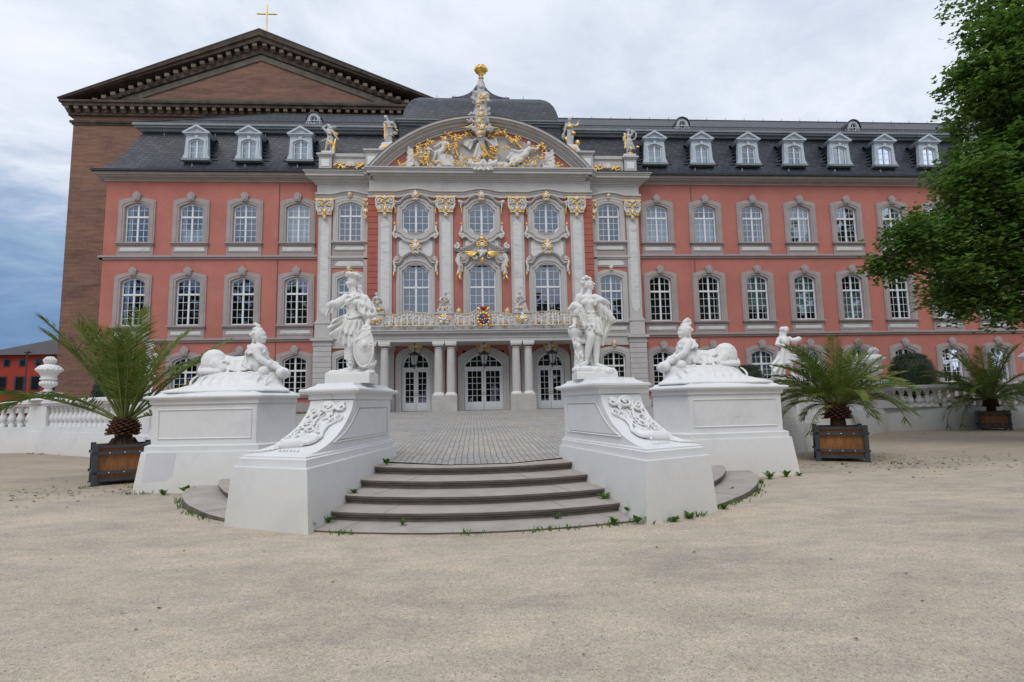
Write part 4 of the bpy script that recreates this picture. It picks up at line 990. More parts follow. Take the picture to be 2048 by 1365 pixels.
# ---- portico
mb = MB()
mb.box(-7.35, 7.35, YP - .28, YC, 5.74, 6.16); mb.box(-7.4, 7.4, YP - .33, YC, 5.95, 6.0)
for z0, z1, p in ((6.162, 6.24, .36), (6.242, 6.38, .5), (6.382, 6.44, .58)): mb.box(-7.35 - p + .28, 7.35 + p - .28, YP - p, YC, z0, z1)
balc = part(mb, 'portico_entablature', 'stone')
mb = MB(); mb.box(-7.6, 7.6, YP - .5, YC, 6.442, 6.66); mb.build('balcony_slab', mat('sooty_slab', (.40, .38, .35), (.13, .125, .12), 3, .9, .2, 30, .01, lo=.4, hi=.65), balc)
def column():
    mb = MB(); mb.lathe([(.265, 2.50), (.27, 2.9), (.268, 3.6), (.255, 4.4), (.235, 5.25), (.235, 5.34)], (0, YP, 0), 24)
    mb.lathe([(.25, 5.30), (.275, 5.32), (.275, 5.35), (.25, 5.37)], (0, YP, 0), 24); mb.lathe([(.24, 5.45), (.3, 5.52), (.33, 5.58), (.3, 5.58)], (0, YP, 0), 24)
    c = part(mb, 'column', 'stone')
    mb = MB(); mb.box(-.36, .36, YP - .36, YP + .36, 5.58, 5.739); mb.box(-.33, .33, YP - .33, YP + .33, 5.5, 5.578); mb.build('capital', 'stonew', c)
    mb = MB(); mb.box(-.36, .36, YP - .36, YP + .36, 2.38, 2.43); mb.lathe([(.36, 2.43), (.37, 2.46), (.35, 2.5), (.3, 2.52), (.31, 2.55), (.27, 2.58)], (0, YP, 0), 24); mb.build('base', 'stonew', c)
    return c
c0 = column(); cx = [-7.0, -6.18, -2.85, -2.08, 2.02, 2.8, 6.18, 7.0]; c0.location.x += cx[0]
for x in cx[1:]: copy_part(c0, palace, (x - cx[0], 0, 0))
mb = MB()
for a, b in ((-7.4, -5.78), (-3.24, -1.69), (1.62, 3.2), (5.78, 7.4)): mb.box(a, b, YP - .4, YP + .4, .9, 2.376)
for x in (-7.0, -6.18, -2.85, -2.08, 2.02, 2.8, 6.18, 7.0): mb.box(x - .28, x + .28, YC - .16, YC, 1.2, 5.4); mb.box(x - .36, x + .36, YC - .24, YC, 5.4, 5.735); mb.box(x - .34, x + .34, YC - .22, YC, 1.2, 2.4)
mb.pieces('column_pedestal', mat('stained_pedestal_stone', (.50, .475, .45), (.40, .38, .36), 1.3, .85, .2, 40, .008), palace)
def door(xc, hw, zt, zs, zp, rows, fan):
    y = YC; top = seg_top(hw, zs, zp) if fan else (lambda x: zs + (zp - zs) * math.sqrt(max(0, 1 - (x / hw) ** 2)))
    bot = lambda x: 1.42; mb = MB()
    ot = lambda x: top(x * hw / (hw + .4)) + .4
    ring(mb, outline(hw, top, bot), outline(hw + .4, ot, lambda x: 1.40), y - .13, y, y + .3); ring(mb, outline(hw + .02, top, bot), outline(hw + .17, lambda x: top(x * hw / (hw + .17)) + .16, lambda x: 1.41), y - .17, y - .13, y - .13)
    root = mb.build('door_surround', 'stone', palace); root.location.x += xc
    mb = MB(); o = outline(hw - .01, lambda x: top(x) - .01, bot); i = outline(hw - .1, lambda x: top(x * hw / (hw - .1)) - .1, lambda x: 1.43); ring(mb, i, o, y + .1, y + .2, y + .2)
    mb.box(-hw, hw, y + .06, y + .2, zt, zt + .16)
    mb.box(-.05, .05, y + .08, y + .2, zt, top(0) - .05)
    nb = 4 if not fan else 6
    for k in range(1, nb):
        x = -hw + 2 * hw * k / nb
        if abs(x) > .1: mb.box(x - .02, x + .02, y + .13, y + .19, zt + .1, top(x) - .05)
    mb.box(-hw + .2, hw - .2, y + .13, y + .19, zt + .52, zt + .56); mb.build('fanlight', 'wood_w', root)
    wpane(hw - .05, top, lambda x: zt, y + .17).build('pane', 'pane', root)
    for s in (-1, 1):
        mb = MB(); a, b = sorted((s * .01, s * (hw - .1))); w = b - a; st = .14
        mb.box(a, a + st, y + .08, y + .15, 1.44, zt - .002); mb.box(b - st, b, y + .08, y + .15, 1.44, zt - .002); mb.box(a + st, b - st, y + .085, y + .15, 1.44, 1.98); mb.box(a + st, b - st, y + .085, y + .15, zt - .14, zt - .002)
        mb.box(a + st + .04, b - st - .04, y + .07, y + .1, 1.58, 1.88)
        for k in range(1, rows): z = 1.98 + (zt - .14 - 1.98) * k / rows; mb.box(a + st, b - st, y + .1, y + .14, z - .016, z + .016)
        nc = 2 if not fan else 3
        for k in range(1, nc): x = a + st + (w - 2 * st) * k / nc; mb.box(x - .016, x + .016, y + .1, y + .14, 1.98, zt - .14)
        mb.box(s * .07 - .02, s * .07 + .02, y + .03, y + .08, 2.42, 2.5, 1); mb.box(s * .07 - .02, s * .07 + .02, y + .03, y + .08, 2.56, 2.62, 1)
        mb.add([(a + st, y + .125, 1.98), (b - st, y + .125, 1.98), (b - st, y + .125, zt - .14), (a + st, y + .125, zt - .14)], [(0, 1, 2, 3)], 2)
        mb.build('door_leaf', ['wood_w', 'iron', 'pane'], root)
    mb = MB(); orn_cluster(mb, 0, y - .35, top(0) + .42, 1.0, .75, int(xc) + 40, .8); mb.build('gilded_keystone', ['stonew', 'gold'], root)
door(-4.48, .92, 4.15, 4.42, 5.3, 5, False); door(0, 1.3, 4.15, 4.55, 5.22, 5, True); door(4.5, .92, 4.15, 4.42, 5.2, 5, False)
# ---- balcony railing in stone and gilded shell-work
def rail_panel(x0, x1, hump, arms):
    mb = MB(); y = YP - .3; n = 30; w = x1 - x0; xm = (x0 + x1) / 2
    tz = lambda x: 7.42 + hump * (.5 + .5 * cos(PI * min(1, abs(x - xm) / (w * .30)))) + .05 * sin((x - x0) / w * 6 * PI)
    xs = [x0 + w * k / n for k in range(n + 1)]
    mb.tube([(x, y, tz(x)) for x in xs], .065, 6, 0); mb.tube([(x, y - .05, tz(x) + .05) for x in xs], .035, 5, 1); mb.tube([(x, y, 6.72 + .02 * sin(x * 14)) for x in xs], .06, 6, 1); mb.tube([(x, y - .02, tz(x) - .16) for x in xs], .03, 5, 0)
    m = max(4, int(w / .34)); d = w / m
    rr = random.Random(int(xm * 3) + 5)
    for k in range(int(w * 26)):
        x = rr.uniform(x0, x1); z = rr.uniform(6.78, tz(x) - .05)
        if abs(x - xm) > .4 or not arms: mb.leafb(x, y - .01, z, rr.choice((.6, 2.5, -.6, -2.5, 1.57)), rr.uniform(.12, .24), .06, 1 if rr.random() < .45 else 0, .035)
    for k in range(m):
        x = x0 + d * (k + .5); h = tz(x) - 6.75
        if arms and abs(x - xm) < .42: continue
        for s in (-1, 1):
            mb.spiral(x + s * d * .22, 6.75 + h * .70, y, d * .26, 1.3, s, PI / 2, .03, 1 if (k + s) % 3 == 0 else 0, 14); mb.spiral(x + s * d * .2, 6.75 + h * .28, y, d * .24, 1.3, -s, -PI / 2, .03, 1 if k % 2 else 0, 14)
            mb.tube([(x + s * d * .46, y, 6.75), (x + s * d * .40, y, 6.75 + h * .5), (x + s * d * .47, y, 6.72 + h)], [.035, .045, .03], 5, 0)
        mb.leafb(x, y - .03, 6.8, PI / 2, h * .4, .09, 1, .04); mb.leafb(x, y - .03, 6.72 + h, -PI / 2, h * .34, .09, 0, .04)
        mb.ell((x, y, 6.75 + h * .5), (.06, .05, .07), 7, 5, 0)
    return part(mb, 'balcony_railing', ['stonew', 'cream'])
rail_panel(-6.2, -2.95, .16, 0); rail_panel(2.93, 6.2, .16, 0); arms = rail_panel(-1.95, 1.95, .28, 1)
mb = MB(); y = YP - .42
for k in range(12): a = 2 * PI * k / 12; mb.ell((.36 * cos(a), y, 7.1 + .40 * sin(a)), (.12, .07, .10), 7, 5, 0)
mb.ell((0, y, 7.1), (.34, .06, .38), 14, 9, 1)
for k, (x, z, m_) in enumerate(((-.13, 7.25, 1), (.13, 7.25, 2), (-.13, 6.98, 2), (.13, 6.98, 1))): mb.xz([(x - .11, z - .11), (x + .11, z - .11), (x + .11, z + .11), (x - .11, z + .11)], y - .085, y - .05, m_)
for x, z in ((0, 7.27), (-.2, 7.1), (.2, 7.12), (0, 6.9), (.07, 7.1), (-.07, 7.05)): mb.ell((x, y - .08, z), (.05, .04, .06), 7, 5, 0)
mb.build('coat_of_arms', ['gold', 'blue', 'red'], arms)
mb = MB()
for s in (-1, 1): mb.ell((s * .11, y, 7.82), (.13, .12, .11), 10, 7, 0); mb.leafb(s * .05, y, 7.62, PI / 2 - s * 1.0, .45, .16, 1, .06)
mb.ell((0, y, 7.78), (.13, .12, .12), 10, 7, 0); mb.build('red_hat', ['red', 'gold'], arms)
mb = MB()
for x in (-1.55, 1.5): orn_cluster(mb, x, YP - .35, 7.62, .34, .42, int(x * 3), .9)
mb.pieces('gilded_finial', ['stonew', 'gold'], arms, tol=.1)
for x in (-6.7, -2.46, 2.44, 6.7):
    mb = MB(); w = .5; mb.box(x - w, x + w, YP - .42, YP + .35, 6.662, 7.46); mb.box(x - w - .06, x + w + .06, YP - .48, YP + .4, 7.46, 7.55); mb.box(x - w - .05, x + w + .05, YP - .47, YP + .4, 6.663, 6.78)
    p = part(mb, 'balcony_pedestal', 'stone'); mb = MB(); orn_cluster(mb, x, YP - .47, 7.08, .78, .46, int(x * 5) + 60, .4); mb.build('gilded_garland', ['stonew', 'gold'], p)
# ---- the groups of children sitting on the balcony pedestals
for k, (x, lab) in enumerate(((-6.62, 'veiled seated child figure with gilded instrument on the balcony, behind the helmeted statue'), (-2.46, 'two carved children with gilded drapery and shield on the balcony railing pedestal'), (2.40, 'grey weathered carved children with one gilded orb on the balcony railing pedestal'), (6.62, 'carved child with gilded wreath on the balcony end, behind the nude statue'))):
    b = MB(); g = MB(); y = YP - .1; z = 7.55; s = 1 if k % 2 else -1
    figure(b, (x, y, z + .02), 1.32, lean=.05 * s, face=s * .6, thick=1.2, kL=(-.16, .34), fL=(-.2, .04), kR=(.14, .32), fR=(.2, .04), elL=(-.22, .62), haL=(-.1, .52), elR=(.2, .6), haR=(.05, .5), fwd=.08)
    figure(b, (x + s * .3, y + .1, z), .85, lean=-.06 * s, thick=1.3, kL=(-.15, .3), fL=(-.2, .04), elL=(-.22, .7), haL=(-.25, .9), elR=(.2, .6), haR=(.28, .7), fwd=.06)
    b.box(x - .45, x + .45, y - .3, y + .35, z, z + .1)
    for q in range(12): b.ell((x + r_.uniform(-.4, .4), y + r_.uniform(-.25, .2), z + .1 + .22 * r_.random()), .13, 7, 5)
    b.sheet([(x - .22, y + .05, z + 1.0), (x + .22, y + .05, z + 1.0)], [(x - .45, y - .1, z + .1), (x + .45, y - .1, z + .1)], .07, .05, 4)
    g.leafb(x + s * .02, y - .33, z + .2, s * .3 + .4, .3, .15, 0, .08); g.leafb(x - s * .3, y - .3, z + .16, 1.2, .26, .14, 0, .07); g.leafb(x - .1, y - .33, z + .72, s * .5, .3, .07, 0, .04); g.spiral(x, z + .66, y - .3, .09, 1.2, s, 0, .022)
    if k == 2: g = MB(); g.ell((x - .05, y - .34, z + .24), .12, 10, 8)
    finish_statue(lab, 'sculpture', (x, y, z), b, g, voxel=.028, name='balcony_sculpture')
# ---- hanging lanterns
for x, lab in ((-4.42, 'six-sided iron lantern hanging before the glazed door left of the main entrance'), (0.02, 'six-sided iron lantern hanging before the wide middle door'), (4.42, 'six-sided iron lantern hanging before the glazed door right of the main entrance')):
    yl = 36.5; t = thing('lantern', (x, yl, 4.05), lab, 'lantern', 'lanterns under the portico')
    mb = MB(); L = lambda z, r: [(x + r * cos(PI / 6 + k * PI / 3), yl + r * sin(PI / 6 + k * PI / 3), z) for k in range(6)]
    for k in range(6):
        a, b = L(4.35, .17)[k], L(4.98, .30)[k]; mb.cap(a, .018, b, .018, 5)
    mb.loops([L(4.96, .31), L(5.02, .36), L(5.06, .34), L(5.14, .2), L(5.2, .1), L(5.24, .04)]); mb.loops([L(4.28, .05), L(4.32, .19), L(4.37, .19), L(4.38, .17)]); mb.lathe([(.01, 4.08), (.05, 4.14), (.02, 4.2), (.07, 4.24), (.05, 4.3)], (x, yl, 0), 10)
    for k in range(6): p = L(5.02, .38)[k]; mb.leafb(p[0], p[1], p[2], PI / 2, .12, .05)
    mb.cap((x, yl, 5.2), .018, (x, yl, 5.74), .018, 6); mb.lathe([(.09, 5.70), (.09, 5.738)], (x, yl, 0), 12); mb.spiral(x + .09, 5.34, yl, .1, 1.2, 1, 0, .016); mb.build('lantern_frame', 'iron', t)
    mb = MB(); mb.loops([L(4.37, .155), L(4.96, .28)]); mb.build('lantern_glass', 'frost', t)
# ---- statues along the parapet
def roof_statue(x, z0, H, lab, pose, plinth, gildf):
    b = MB(); g = MB(); y = YB - .05
    P = figure(b, (x, y, z0), H, thick=1.08, **pose)
    gildf(b, g, x, y, z0, H)
    pl = MB(); w = plinth
    if w > .9: pl.loops([[(x - a, y - c, z), (x + a, y - c, z), (x + a, y + c, z), (x - a, y + c, z)] for a, c, z in ((.62, .42, z0 - .5), (.62, .42, z0 - .42), (.5, .36, z0 - .2), (.46, .34, z0 - .06), (.36, .3, z0 + .06))]); g.box(x - .36, x + .36, y - .45, y - .36, z0 - .4, z0 - .22)
    else: pl.box(x - .44, x + .44, y - .36, y + .36, z0 - .13, z0 + .02)
    finish_statue(lab, 'statue', (x, y, z0 - .1), b, g, voxel=.03, name='roof_statue', extra=[('plinth', pl, 'stonew')])
def gl1(b, g, x, y, z, H):
    b.sheet([(x - .15, y, z + 1.15), (x + .2, y, z + 1.1)], [(x - .25, y - .1, z + .55), (x + .3, y - .1, z + .6)], .07, .04, 3); b.cap((x - .12, y, z + 1.75), .08, (x + .35, y + .02, z + 1.9), .12)
    g.sheet([(x + .05, y + .1, z + 1.9), (x + .2, y + .15, z + 1.55)], [(x + .6, y + .1, z + 1.45), (x + .45, y + .1, z + 1.25)], .06, .03, 2)
    g.chain([(x + .45, y - .1, z + .95), (x + .35, y - .1, z + .45), (x + .3, y - .1, z + .05)], [.07, .12, .16]); g.sheet([(x - .15, y - .18, z + .95), (x + .2, y - .18, z + .75)], [(x + .1, y - .2, z + .6), (x + .35, y - .2, z + .5)], .05, .03, 2)
    b.sheet([(x - .25, y, z + .95), (x - .1, y, z + 1.1)], [(x - .65, y, z + .75), (x - .5, y, z + .95)], .07, .03, 2); g.leafb(x - .1, y - .2, z + 1.35, 0, .3, .14)
def gl2(b, g, x, y, z, H):
    b.sheet([(x - .2, y - .08, z + 1.2), (x + .2, y - .08, z + 1.2)], [(x - .28, y - .12, z + .05), (x + .3, y - .12, z + .05)], .1, .05, 4); b.sheet([(x + .1, y, z + 1.1), (x + .2, y, z + .75)], [(x + .65, y, z + .95), (x + .6, y, z + .75)], .1, .04, 2)
    for k in range(9): g.leafb(x - .3 + .06 * (k % 3), y - .14, z + .3 + .12 * k, PI / 2 + (k % 3 - 1) * .6, .24, .14)
    g.leafb(x + .05, y - .24, z + .75, -.6, .5, .07); g.leafb(x - .15, y - .2, z + 1.2, .1, .6, .06); g.leafb(x + .5, y - .1, z + 1.1, -.6, .25, .1)
def gl3(b, g, x, y, z, H):
    b.sheet([(x - .22, y - .08, z + 1.25), (x + .15, y - .08, z + 1.2)], [(x - .3, y - .12, z + .1), (x + .15, y - .12, z + .1)], .1, .05, 3); b.ell((x - .5, y, z + .75), (.15, .15, .28)); b.ell((x, y, z + 2.05), (.15, .16, .16))
    g.ell((x - .02, y - .1, z + 1.45), (.24, .18, .18)); g.ell((x + .2, y - .18, z + .95), (.18, .12, .14)); g.leafb(x - .3, y - .1, z + .3, PI / 2, .45, .2); g.lathe([(.02, .0), (.14, .05), (.18, .2), (.14, .36), (.1, .42), (.02, .46)], (x + .5, y - .1, z + .02), 10); g.leafb(x + .42, y - .1, z + 1.5, .8, .35, .14)
    b.cap((x + .5, y - .05, z + 1.75), .05, (x + .78, y - .05, z + 2.05), .025)
def gl4(b, g, x, y, z, H):
    b.sheet([(x - .12, y - .05, z + 1.3), (x + .22, y - .05, z + 1.3)], [(x - .35, y - .12, z + .5), (x + .5, y - .1, z + .45)], .1, .05, 3)
    P_ = [(x + .05, y + .1, z + 1.75), (x + .3, y + .12, z + 2.0), (x + .62, y + .1, z + 1.8), (x + .6, y + .1, z + 1.45), (x + .35, y + .08, z + 1.25)]; b.tube(spline(P_, 14), .06, 7)
    for k in range(10): g.leafb(x - .32 + .08 * (k % 3), y - .12, z + .5 + .11 * k, PI / 2 + (k % 3 - 1) * .5, .24, .15)
    g.leafb(x - .1, y - .2, z + .12, 0, .4, .16); g.leafb(x + .55, y - .1, z + .62, .3, .26, .18); g.leafb(x + .15, y - .15, z + .3, PI / 2, .4, .13)
roof_statue(-10.5, 19.35, 2.1, 'stone statue raising a gilded mantle over its head, leftmost on the parapet', dict(lean=-.02, face=-.3, elL=(-.22, .86), haL=(-.06, .98), elR=(.19, .6), haR=(.3, .46), kL=(-.07, .27), fL=(-.13, .02)), .8, gl1)
roof_statue(-6.42, 20.0, 2.15, 'robed stone statue looking down to the left, on the pedestal left of the curved pediment', dict(lean=.0, head=(-.08, .94), face=-.8, elL=(-.16, .68), haL=(-.14, .55), elR=(.19, .68), haR=(.24, .54)), 1.0, gl2)
roof_statue(6.45, 20.0, 2.15, 'stone statue with gilded breastplate and raised sword arm, right of the curved pediment', dict(lean=-.01, face=.2, elL=(-.17, .6), haL=(-.22, .42), elR=(.2, .72), haR=(.28, .84)), 1.0, gl3)
roof_statue(10.65, 19.35, 2.05, 'dancing stone statue under an arching scarf, rightmost on the parapet', dict(lean=.03, face=-.7, elL=(-.15, .7), haL=(-.18, .55), elR=(.17, .85), haR=(.05, .97), kL=(-.02, .27), fL=(-.06, .02)), .8, gl4)
# ------------------------------------------------------------------ the Roman hall behind
YG = 49.0
hall = thing('basilica', (-19.5, 49, 0), 'tall brown brick hall with plain gable, corbelled cornice and gilt cross behind the palace', 'church')
mb = MB(); mb.box(-34.85, -3.7, YG, 115, -.5, 27.8); mb.xz([(-34.85, 27.8), (-3.7, 27.8), (-19.25, 34.3)], YG, 115); mb.build('wall', 'brick', hall)
mb = MB(); mb.box(-35.1, -3.5, YG - .16, YG, 26.62, 26.82); mb.box(-34.95, -3.6, YG - .08, YG, 26.45, 26.618); mb.build('string_course', 'oldstone', hall)
GC, GH, GA, GE = -19.25, 16.45, 35.22, 28.48            # gable: middle, half width at the eaves, apex and eaves height
mb = MB()
mb.box(-35.1, -3.4, YG - .22, YG, 27.25, 27.45); mb.box(-35.5, -3.0, YG - .62, YG + .5, 27.93, 28.2); mb.box(GC - GH, GC + GH, YG - .74, YG + .5, 28.202, 28.4)
sl = (GA - GE) / GH
for s in (-1, 1):
    for d0, d1, p in ((-1.0, -.55, .62), (-.548, -.06, .76)):
        mb.xz([(GC, GA + d0), (GC + s * GH, max(GE + d0, 28.402)), (GC + s * GH, GE + max(d1, -.03)), (GC, GA + d1)], YG - p, YG + .4)
    mb.xz([(GC, GA - 1.95), (GC + s * 13.2, 28.42), (GC + s * 14.2, 28.42), (GC, GA - 1.55)], YG - .22, YG + .4)
mb.box(GC - GH, -34.8, YG + .5, 115, 27.6, 28.4)
mb.build('cornice', 'oldstone', hall)
mb = MB(); r_ = random.Random(3)
x = -35.25
while x < -3.5:
    j = r_.uniform(-.04, .04); mb.yz([(YG - .58, 27.925), (YG - .58, 27.66), (YG - .42, 27.64), (YG - .3, 27.48), (YG - .12, 27.46), (YG, 27.5), (YG, 27.925)], x + j, x + j + .33); x += .76
mb.pieces('corbel', 'oldpale', hall)
mb = MB()
for s in (-1, 1):
    n = 21
    for k in range(n):
        t = (k + .6) / n; xc = GC + s * 15.4 * t; zc = GA - 1.02 - sl * 15.4 * t
        mb.yz([(YG - .56, zc + .02), (YG - .56, zc - .26), (YG - .3, zc - .42), (YG, zc - .45), (YG, zc + .02)], xc - .19, xc + .19)
mb.pieces('gable_corbel', 'oldpale', hall)
mb = MB()
for s in (-1, 1): mb.xz([(GC, GA - 2.0), (GC + s * 12.9, 28.42), (GC + s * 11.5, 28.42), (GC, GA - 2.55)], YG - .1, YG + .1)
mb.xz([(GC - 12.9, 28.42), (GC + 12.9, 28.42), (GC + 11.4, 28.95), (GC - 11.4, 28.95)], YG - .08, YG + .1); mb.build('plaster_band', 'oldgreen', hall)
mb = MB()
for s in (-1, 1): mb.loops([[(GC, y, GA - .05), (GC + s * (GH + .1), y, GE - .02), (GC + s * (GH + .1), y, GE + .08), (GC, y, GA + .07)] for y in (YG - .78, 115)])
mb.build('roof', 'tiles', hall)
mb = MB(); mb.box(-19.08, -18.96, YG + .3, YG + .40, 35.1, 38.35); mb.box(-19.92, -18.12, YG + .29, YG + .41, 37.42, 37.51); mb.build('cross', mat('gilt_cross', (.80, .60, .28), (.64, .45, .20), 2, .45, .1, 20, .01, metal=.4), hall)
# ------------------------------------------------------------------ far left: red building, dark block, street lamps
b = thing('house', (-57, 74, 0), 'bright red rendered building with small square windows and brown roof beyond the urn', 'building')
mb = MB(); mb.box(-58.8, -44, 72, 92, 0, 8.9); mb.build('wall', 'farwall', b)
mb = MB(); mb.box(-59.3, -44, 71.6, 72, 1.9, 2.5); mb.build('canopy', 'stonew', b)
mb = MB(); mb.add([(-60.2, 71.4, 8.85), (-44, 71.4, 8.85), (-44, 80, 12.2), (-54.6, 80, 12.2), (-60.2, 93, 8.85), (-44, 93, 8.85)], [(0, 1, 2, 3), (0, 3, 4), (3, 2, 5, 4), (0, 4, 5, 1)]); mb.build('roof', 'tiles', b)
def far_window(x, z0, z1, w):
    mb = MB(); mb.box(x - w - .12, x + w + .12, 71.93, 71.99, z0 - .12, z1 + .12); f = mb.build('window', 'steel', b); mb = MB(); mb.box(x - w + .1, x + w, 71.9, 71.94, z0, z1); mb.build('pane', 'glassdark', f)
for x in (-57.0, -55.0, -53.2, -51.3, -49.4): far_window(x, 4.7, 6.2, .45)
for x in (-56.6, -54.8, -53.0, -51.2, -49.3): far_window(x, 7.6, 8.3, .3)
mb = MB(); mb.box(-66, -57.9, 60, 66, 0, 7.2); mb.xz([(-66.3, 7.2), (-57.6, 7.2), (-58.5, 8.6), (-66.3, 9.4)], 59.7, 66.3); dk = mb.build('house', mat('dark_brown_cladding', (.02, .014, .013), (.035, .02, .02), 1, .9, .1, 20, .01)); tag(dk, 'dark brown clad building edge beside the bright red building', 'building')
for x, y, h, lab in ((-46.6, 58, 6.0, 'shorter thin grey street lamp before the red building'), (-43.9, 58, 7.6, 'taller thin grey street lamp nearer the brick hall')):
    t = thing('street_lamp', (x, y, 0), lab, 'street lamp'); mb = MB(); mb.tube([(x, y, 0), (x, y, h * .5), (x, y, h)], [.09, .07, .05], 8); mb.build('pole', 'steel', t)
    mb = MB(); mb.lathe([(.05, h), (.3, h + .1), (.3, h + .18), (.05, h + .32)], (x, y, 0), 10); mb.build('lamp_head', 'steel', t)
# ------------------------------------------------------------------ garden walls and balustrades
ZT = 2.34
def wall_run(name, pts, label, cat, spans, pier_w=.62, endcap=True, top=ZT):
    """pts: plan polyline; spans: per segment 'wall' or 'balusters'"""
    t = thing(name, (pts[0][0], pts[0][1], 0), label, cat)
    pl = MB(); cp = MB(); pi_ = MB(); bal = []
    def quadbox(mb, p, q, w0, w1, z0, z1, e=0):
        p, q = V((*p, 0)), V((*q, 0)); d = (q - p).normalized(); nrm = V((-d.y, d.x, 0)); p = p - d * e; q = q + d * e
        a = [p - nrm * w0, q - nrm * w0, q + nrm * w0, p + nrm * w0]; c = [p - nrm * w1, q - nrm * w1, q + nrm * w1, p + nrm * w1]
        mb.loops([[(v.x, v.y, z0) for v in a], [(v.x, v.y, z1) for v in c]])
    for (p, q), kind in zip(zip(pts, pts[1:]), spans):
        quadbox(pl, p, q, .50, .40, -.3, .93); quadbox(pl, p, q, .36, .36, .932, 1.05); quadbox(pl, p, q, .33, .33, 1.052, 1.16)
        quadbox(cp, p, q, .27, .30, top - .26, top - .16, 0); quadbox(cp, p, q, .36, .36, top - .158, top - .03); quadbox(cp, p, q, .33, .33, top - .029, top)
        if kind == 'wall': quadbox(pi_, p, q, .30, .30, 1.162, top - .262)
        else:
            P, Q = V((*p, 0)), V((*q, 0)); L = (Q - P).length; d = (Q - P) / L; n = int((L - 2 * pier_w) / .46)
            for k in range(n): bal.append(P + d * (pier_w + (L - 2 * pier_w) * (k + .5) / n))
    for k, p in enumerate(pts):
        if 0 < k < len(pts) - 1 or (endcap and k == len(pts) - 1):
            q = pts[k - 1]; d = (V((*p, 0)) - V((*q, 0))).normalized()
            if k + 1 < len(pts): d = (d + (V((*pts[k + 1], 0)) - V((*p, 0))).normalized()).normalized()
            a = V((*p, 0)) - d * pier_w; c = V((*p, 0)) + d * pier_w
            quadbox(pi_, a[:2], c[:2], .36, .36, 1.055, top - .255); quadbox(pl, a[:2], c[:2], .58, .46, -.3, .935, .06); quadbox(cp, a[:2], c[:2], .42, .42, top - .16, top - .027, .05)
    pl.build('plinth', 'white', t); cp.build('coping', 'white', t); pi_.pieces('pier', 'white', t)
    if bal:
        m = MB(); h0, h1 = 1.16, top - .26
        prof = [(.13, 1.16), (.13, 1.30), (.09, 1.32), (.10, 1.36), (.165, 1.46), (.175, 1.54), (.14, 1.64), (.095, 1.76), (.085, 1.84), (.12, 1.87), (.12, 1.90), (.09, 1.92), (.11, 1.96), (.14, 1.98), (.14, h1)]
        m.lathe(prof, (0, 0, 0), 14)
        o0 = m.build('baluster', 'white', t); b0 = o0.location.copy(); o0.location = b0 + bal[0]
        for p in bal[1:]: o = o0.copy(); COL.objects.link(o); o.location = b0 + p
    return t
WL = [(-7.2, 15.0), (-11.2, 19.9), (-13.5, 22.7), (-20.2, 27.6), (-28.5, 29.6), (-37, 30.4)]
WR = [(6.3, 15.0), (10.3, 19.1), (13.6, 22.9), (20.4, 28.6), (29.0, 28.4), (38, 30.2)]
wall_run('balustrade', WL, 'white garden balustrade below the brick hall, with an urn pier before the red building', 'balustrade', ['wall', 'wall', 'balusters', 'balusters', 'balusters'])
wall_run('balustrade', WR, 'white garden balustrade before the clipped yews, under the plane tree', 'balustrade', ['wall', 'balusters', 'balusters', 'balusters', 'balusters'])
def urn(x, y, label):
    z = ZT; t = thing('urn', (x, y, z), label, 'urn', 'stone urns on the balustrade piers')
    mb = MB(); L = lambda a, zz: [(x - a, y - a, zz), (x + a, y - a, zz), (x + a, y + a, zz), (x - a, y + a, zz)]
    mb.loops([L(.62, z), L(.58, z + .05), L(.46, z + .12), L(.40, z + .13), L(.40, z + .36)]); mb.build('plinth', 'white', t)
    mb = MB(); mb.lathe([(.26, .36), (.30, .40), (.16, .46), (.14, .56), (.26, .64), (.31, .74), (.31, .84), (.27, .92), (.34, .95), (.34, 1.0), (.30, 1.03), (.31, 1.12), (.38, 1.24), (.46, 1.30), (.49, 1.40), (.46, 1.52), (.34, 1.60), (.22, 1.64), (.17, 1.68), (.19, 1.72), (.22, 1.82), (.20, 1.92), (.14, 1.98), (.05, 2.02)], (x, y, z), 26)
    for k in range(16):
        a = 2 * PI * k / 16; mb.ell((x + .30 * cos(a), y + .30 * sin(a), z + .76), (.06, .06, .10), 6, 5); mb.ell((x + .47 * cos(a), y + .47 * sin(a), z + 1.40), (.07, .07, .07), 6, 5)
        mb.tube([(x + .2 * cos(a), y + .2 * sin(a), z + 1.7), (x + .24 * cos(a + .3), y + .24 * sin(a + .3), z + 1.85), (x + .12 * cos(a + .5), y + .12 * sin(a + .5), z + 2.0)], [.03, .04, .02], 5)
    mb.build('urn_body', 'carved', t)
urn(-20.2, 27.6, 'white lidded stone urn on the balustrade pier before the red building')
urn(20.4, 28.6, 'white lidded stone urn half hidden by the bushy palm, beside the clipped yew')
urn(29.0, 28.4, 'white lidded stone urn above the farthest palm planter, under the plane tree')
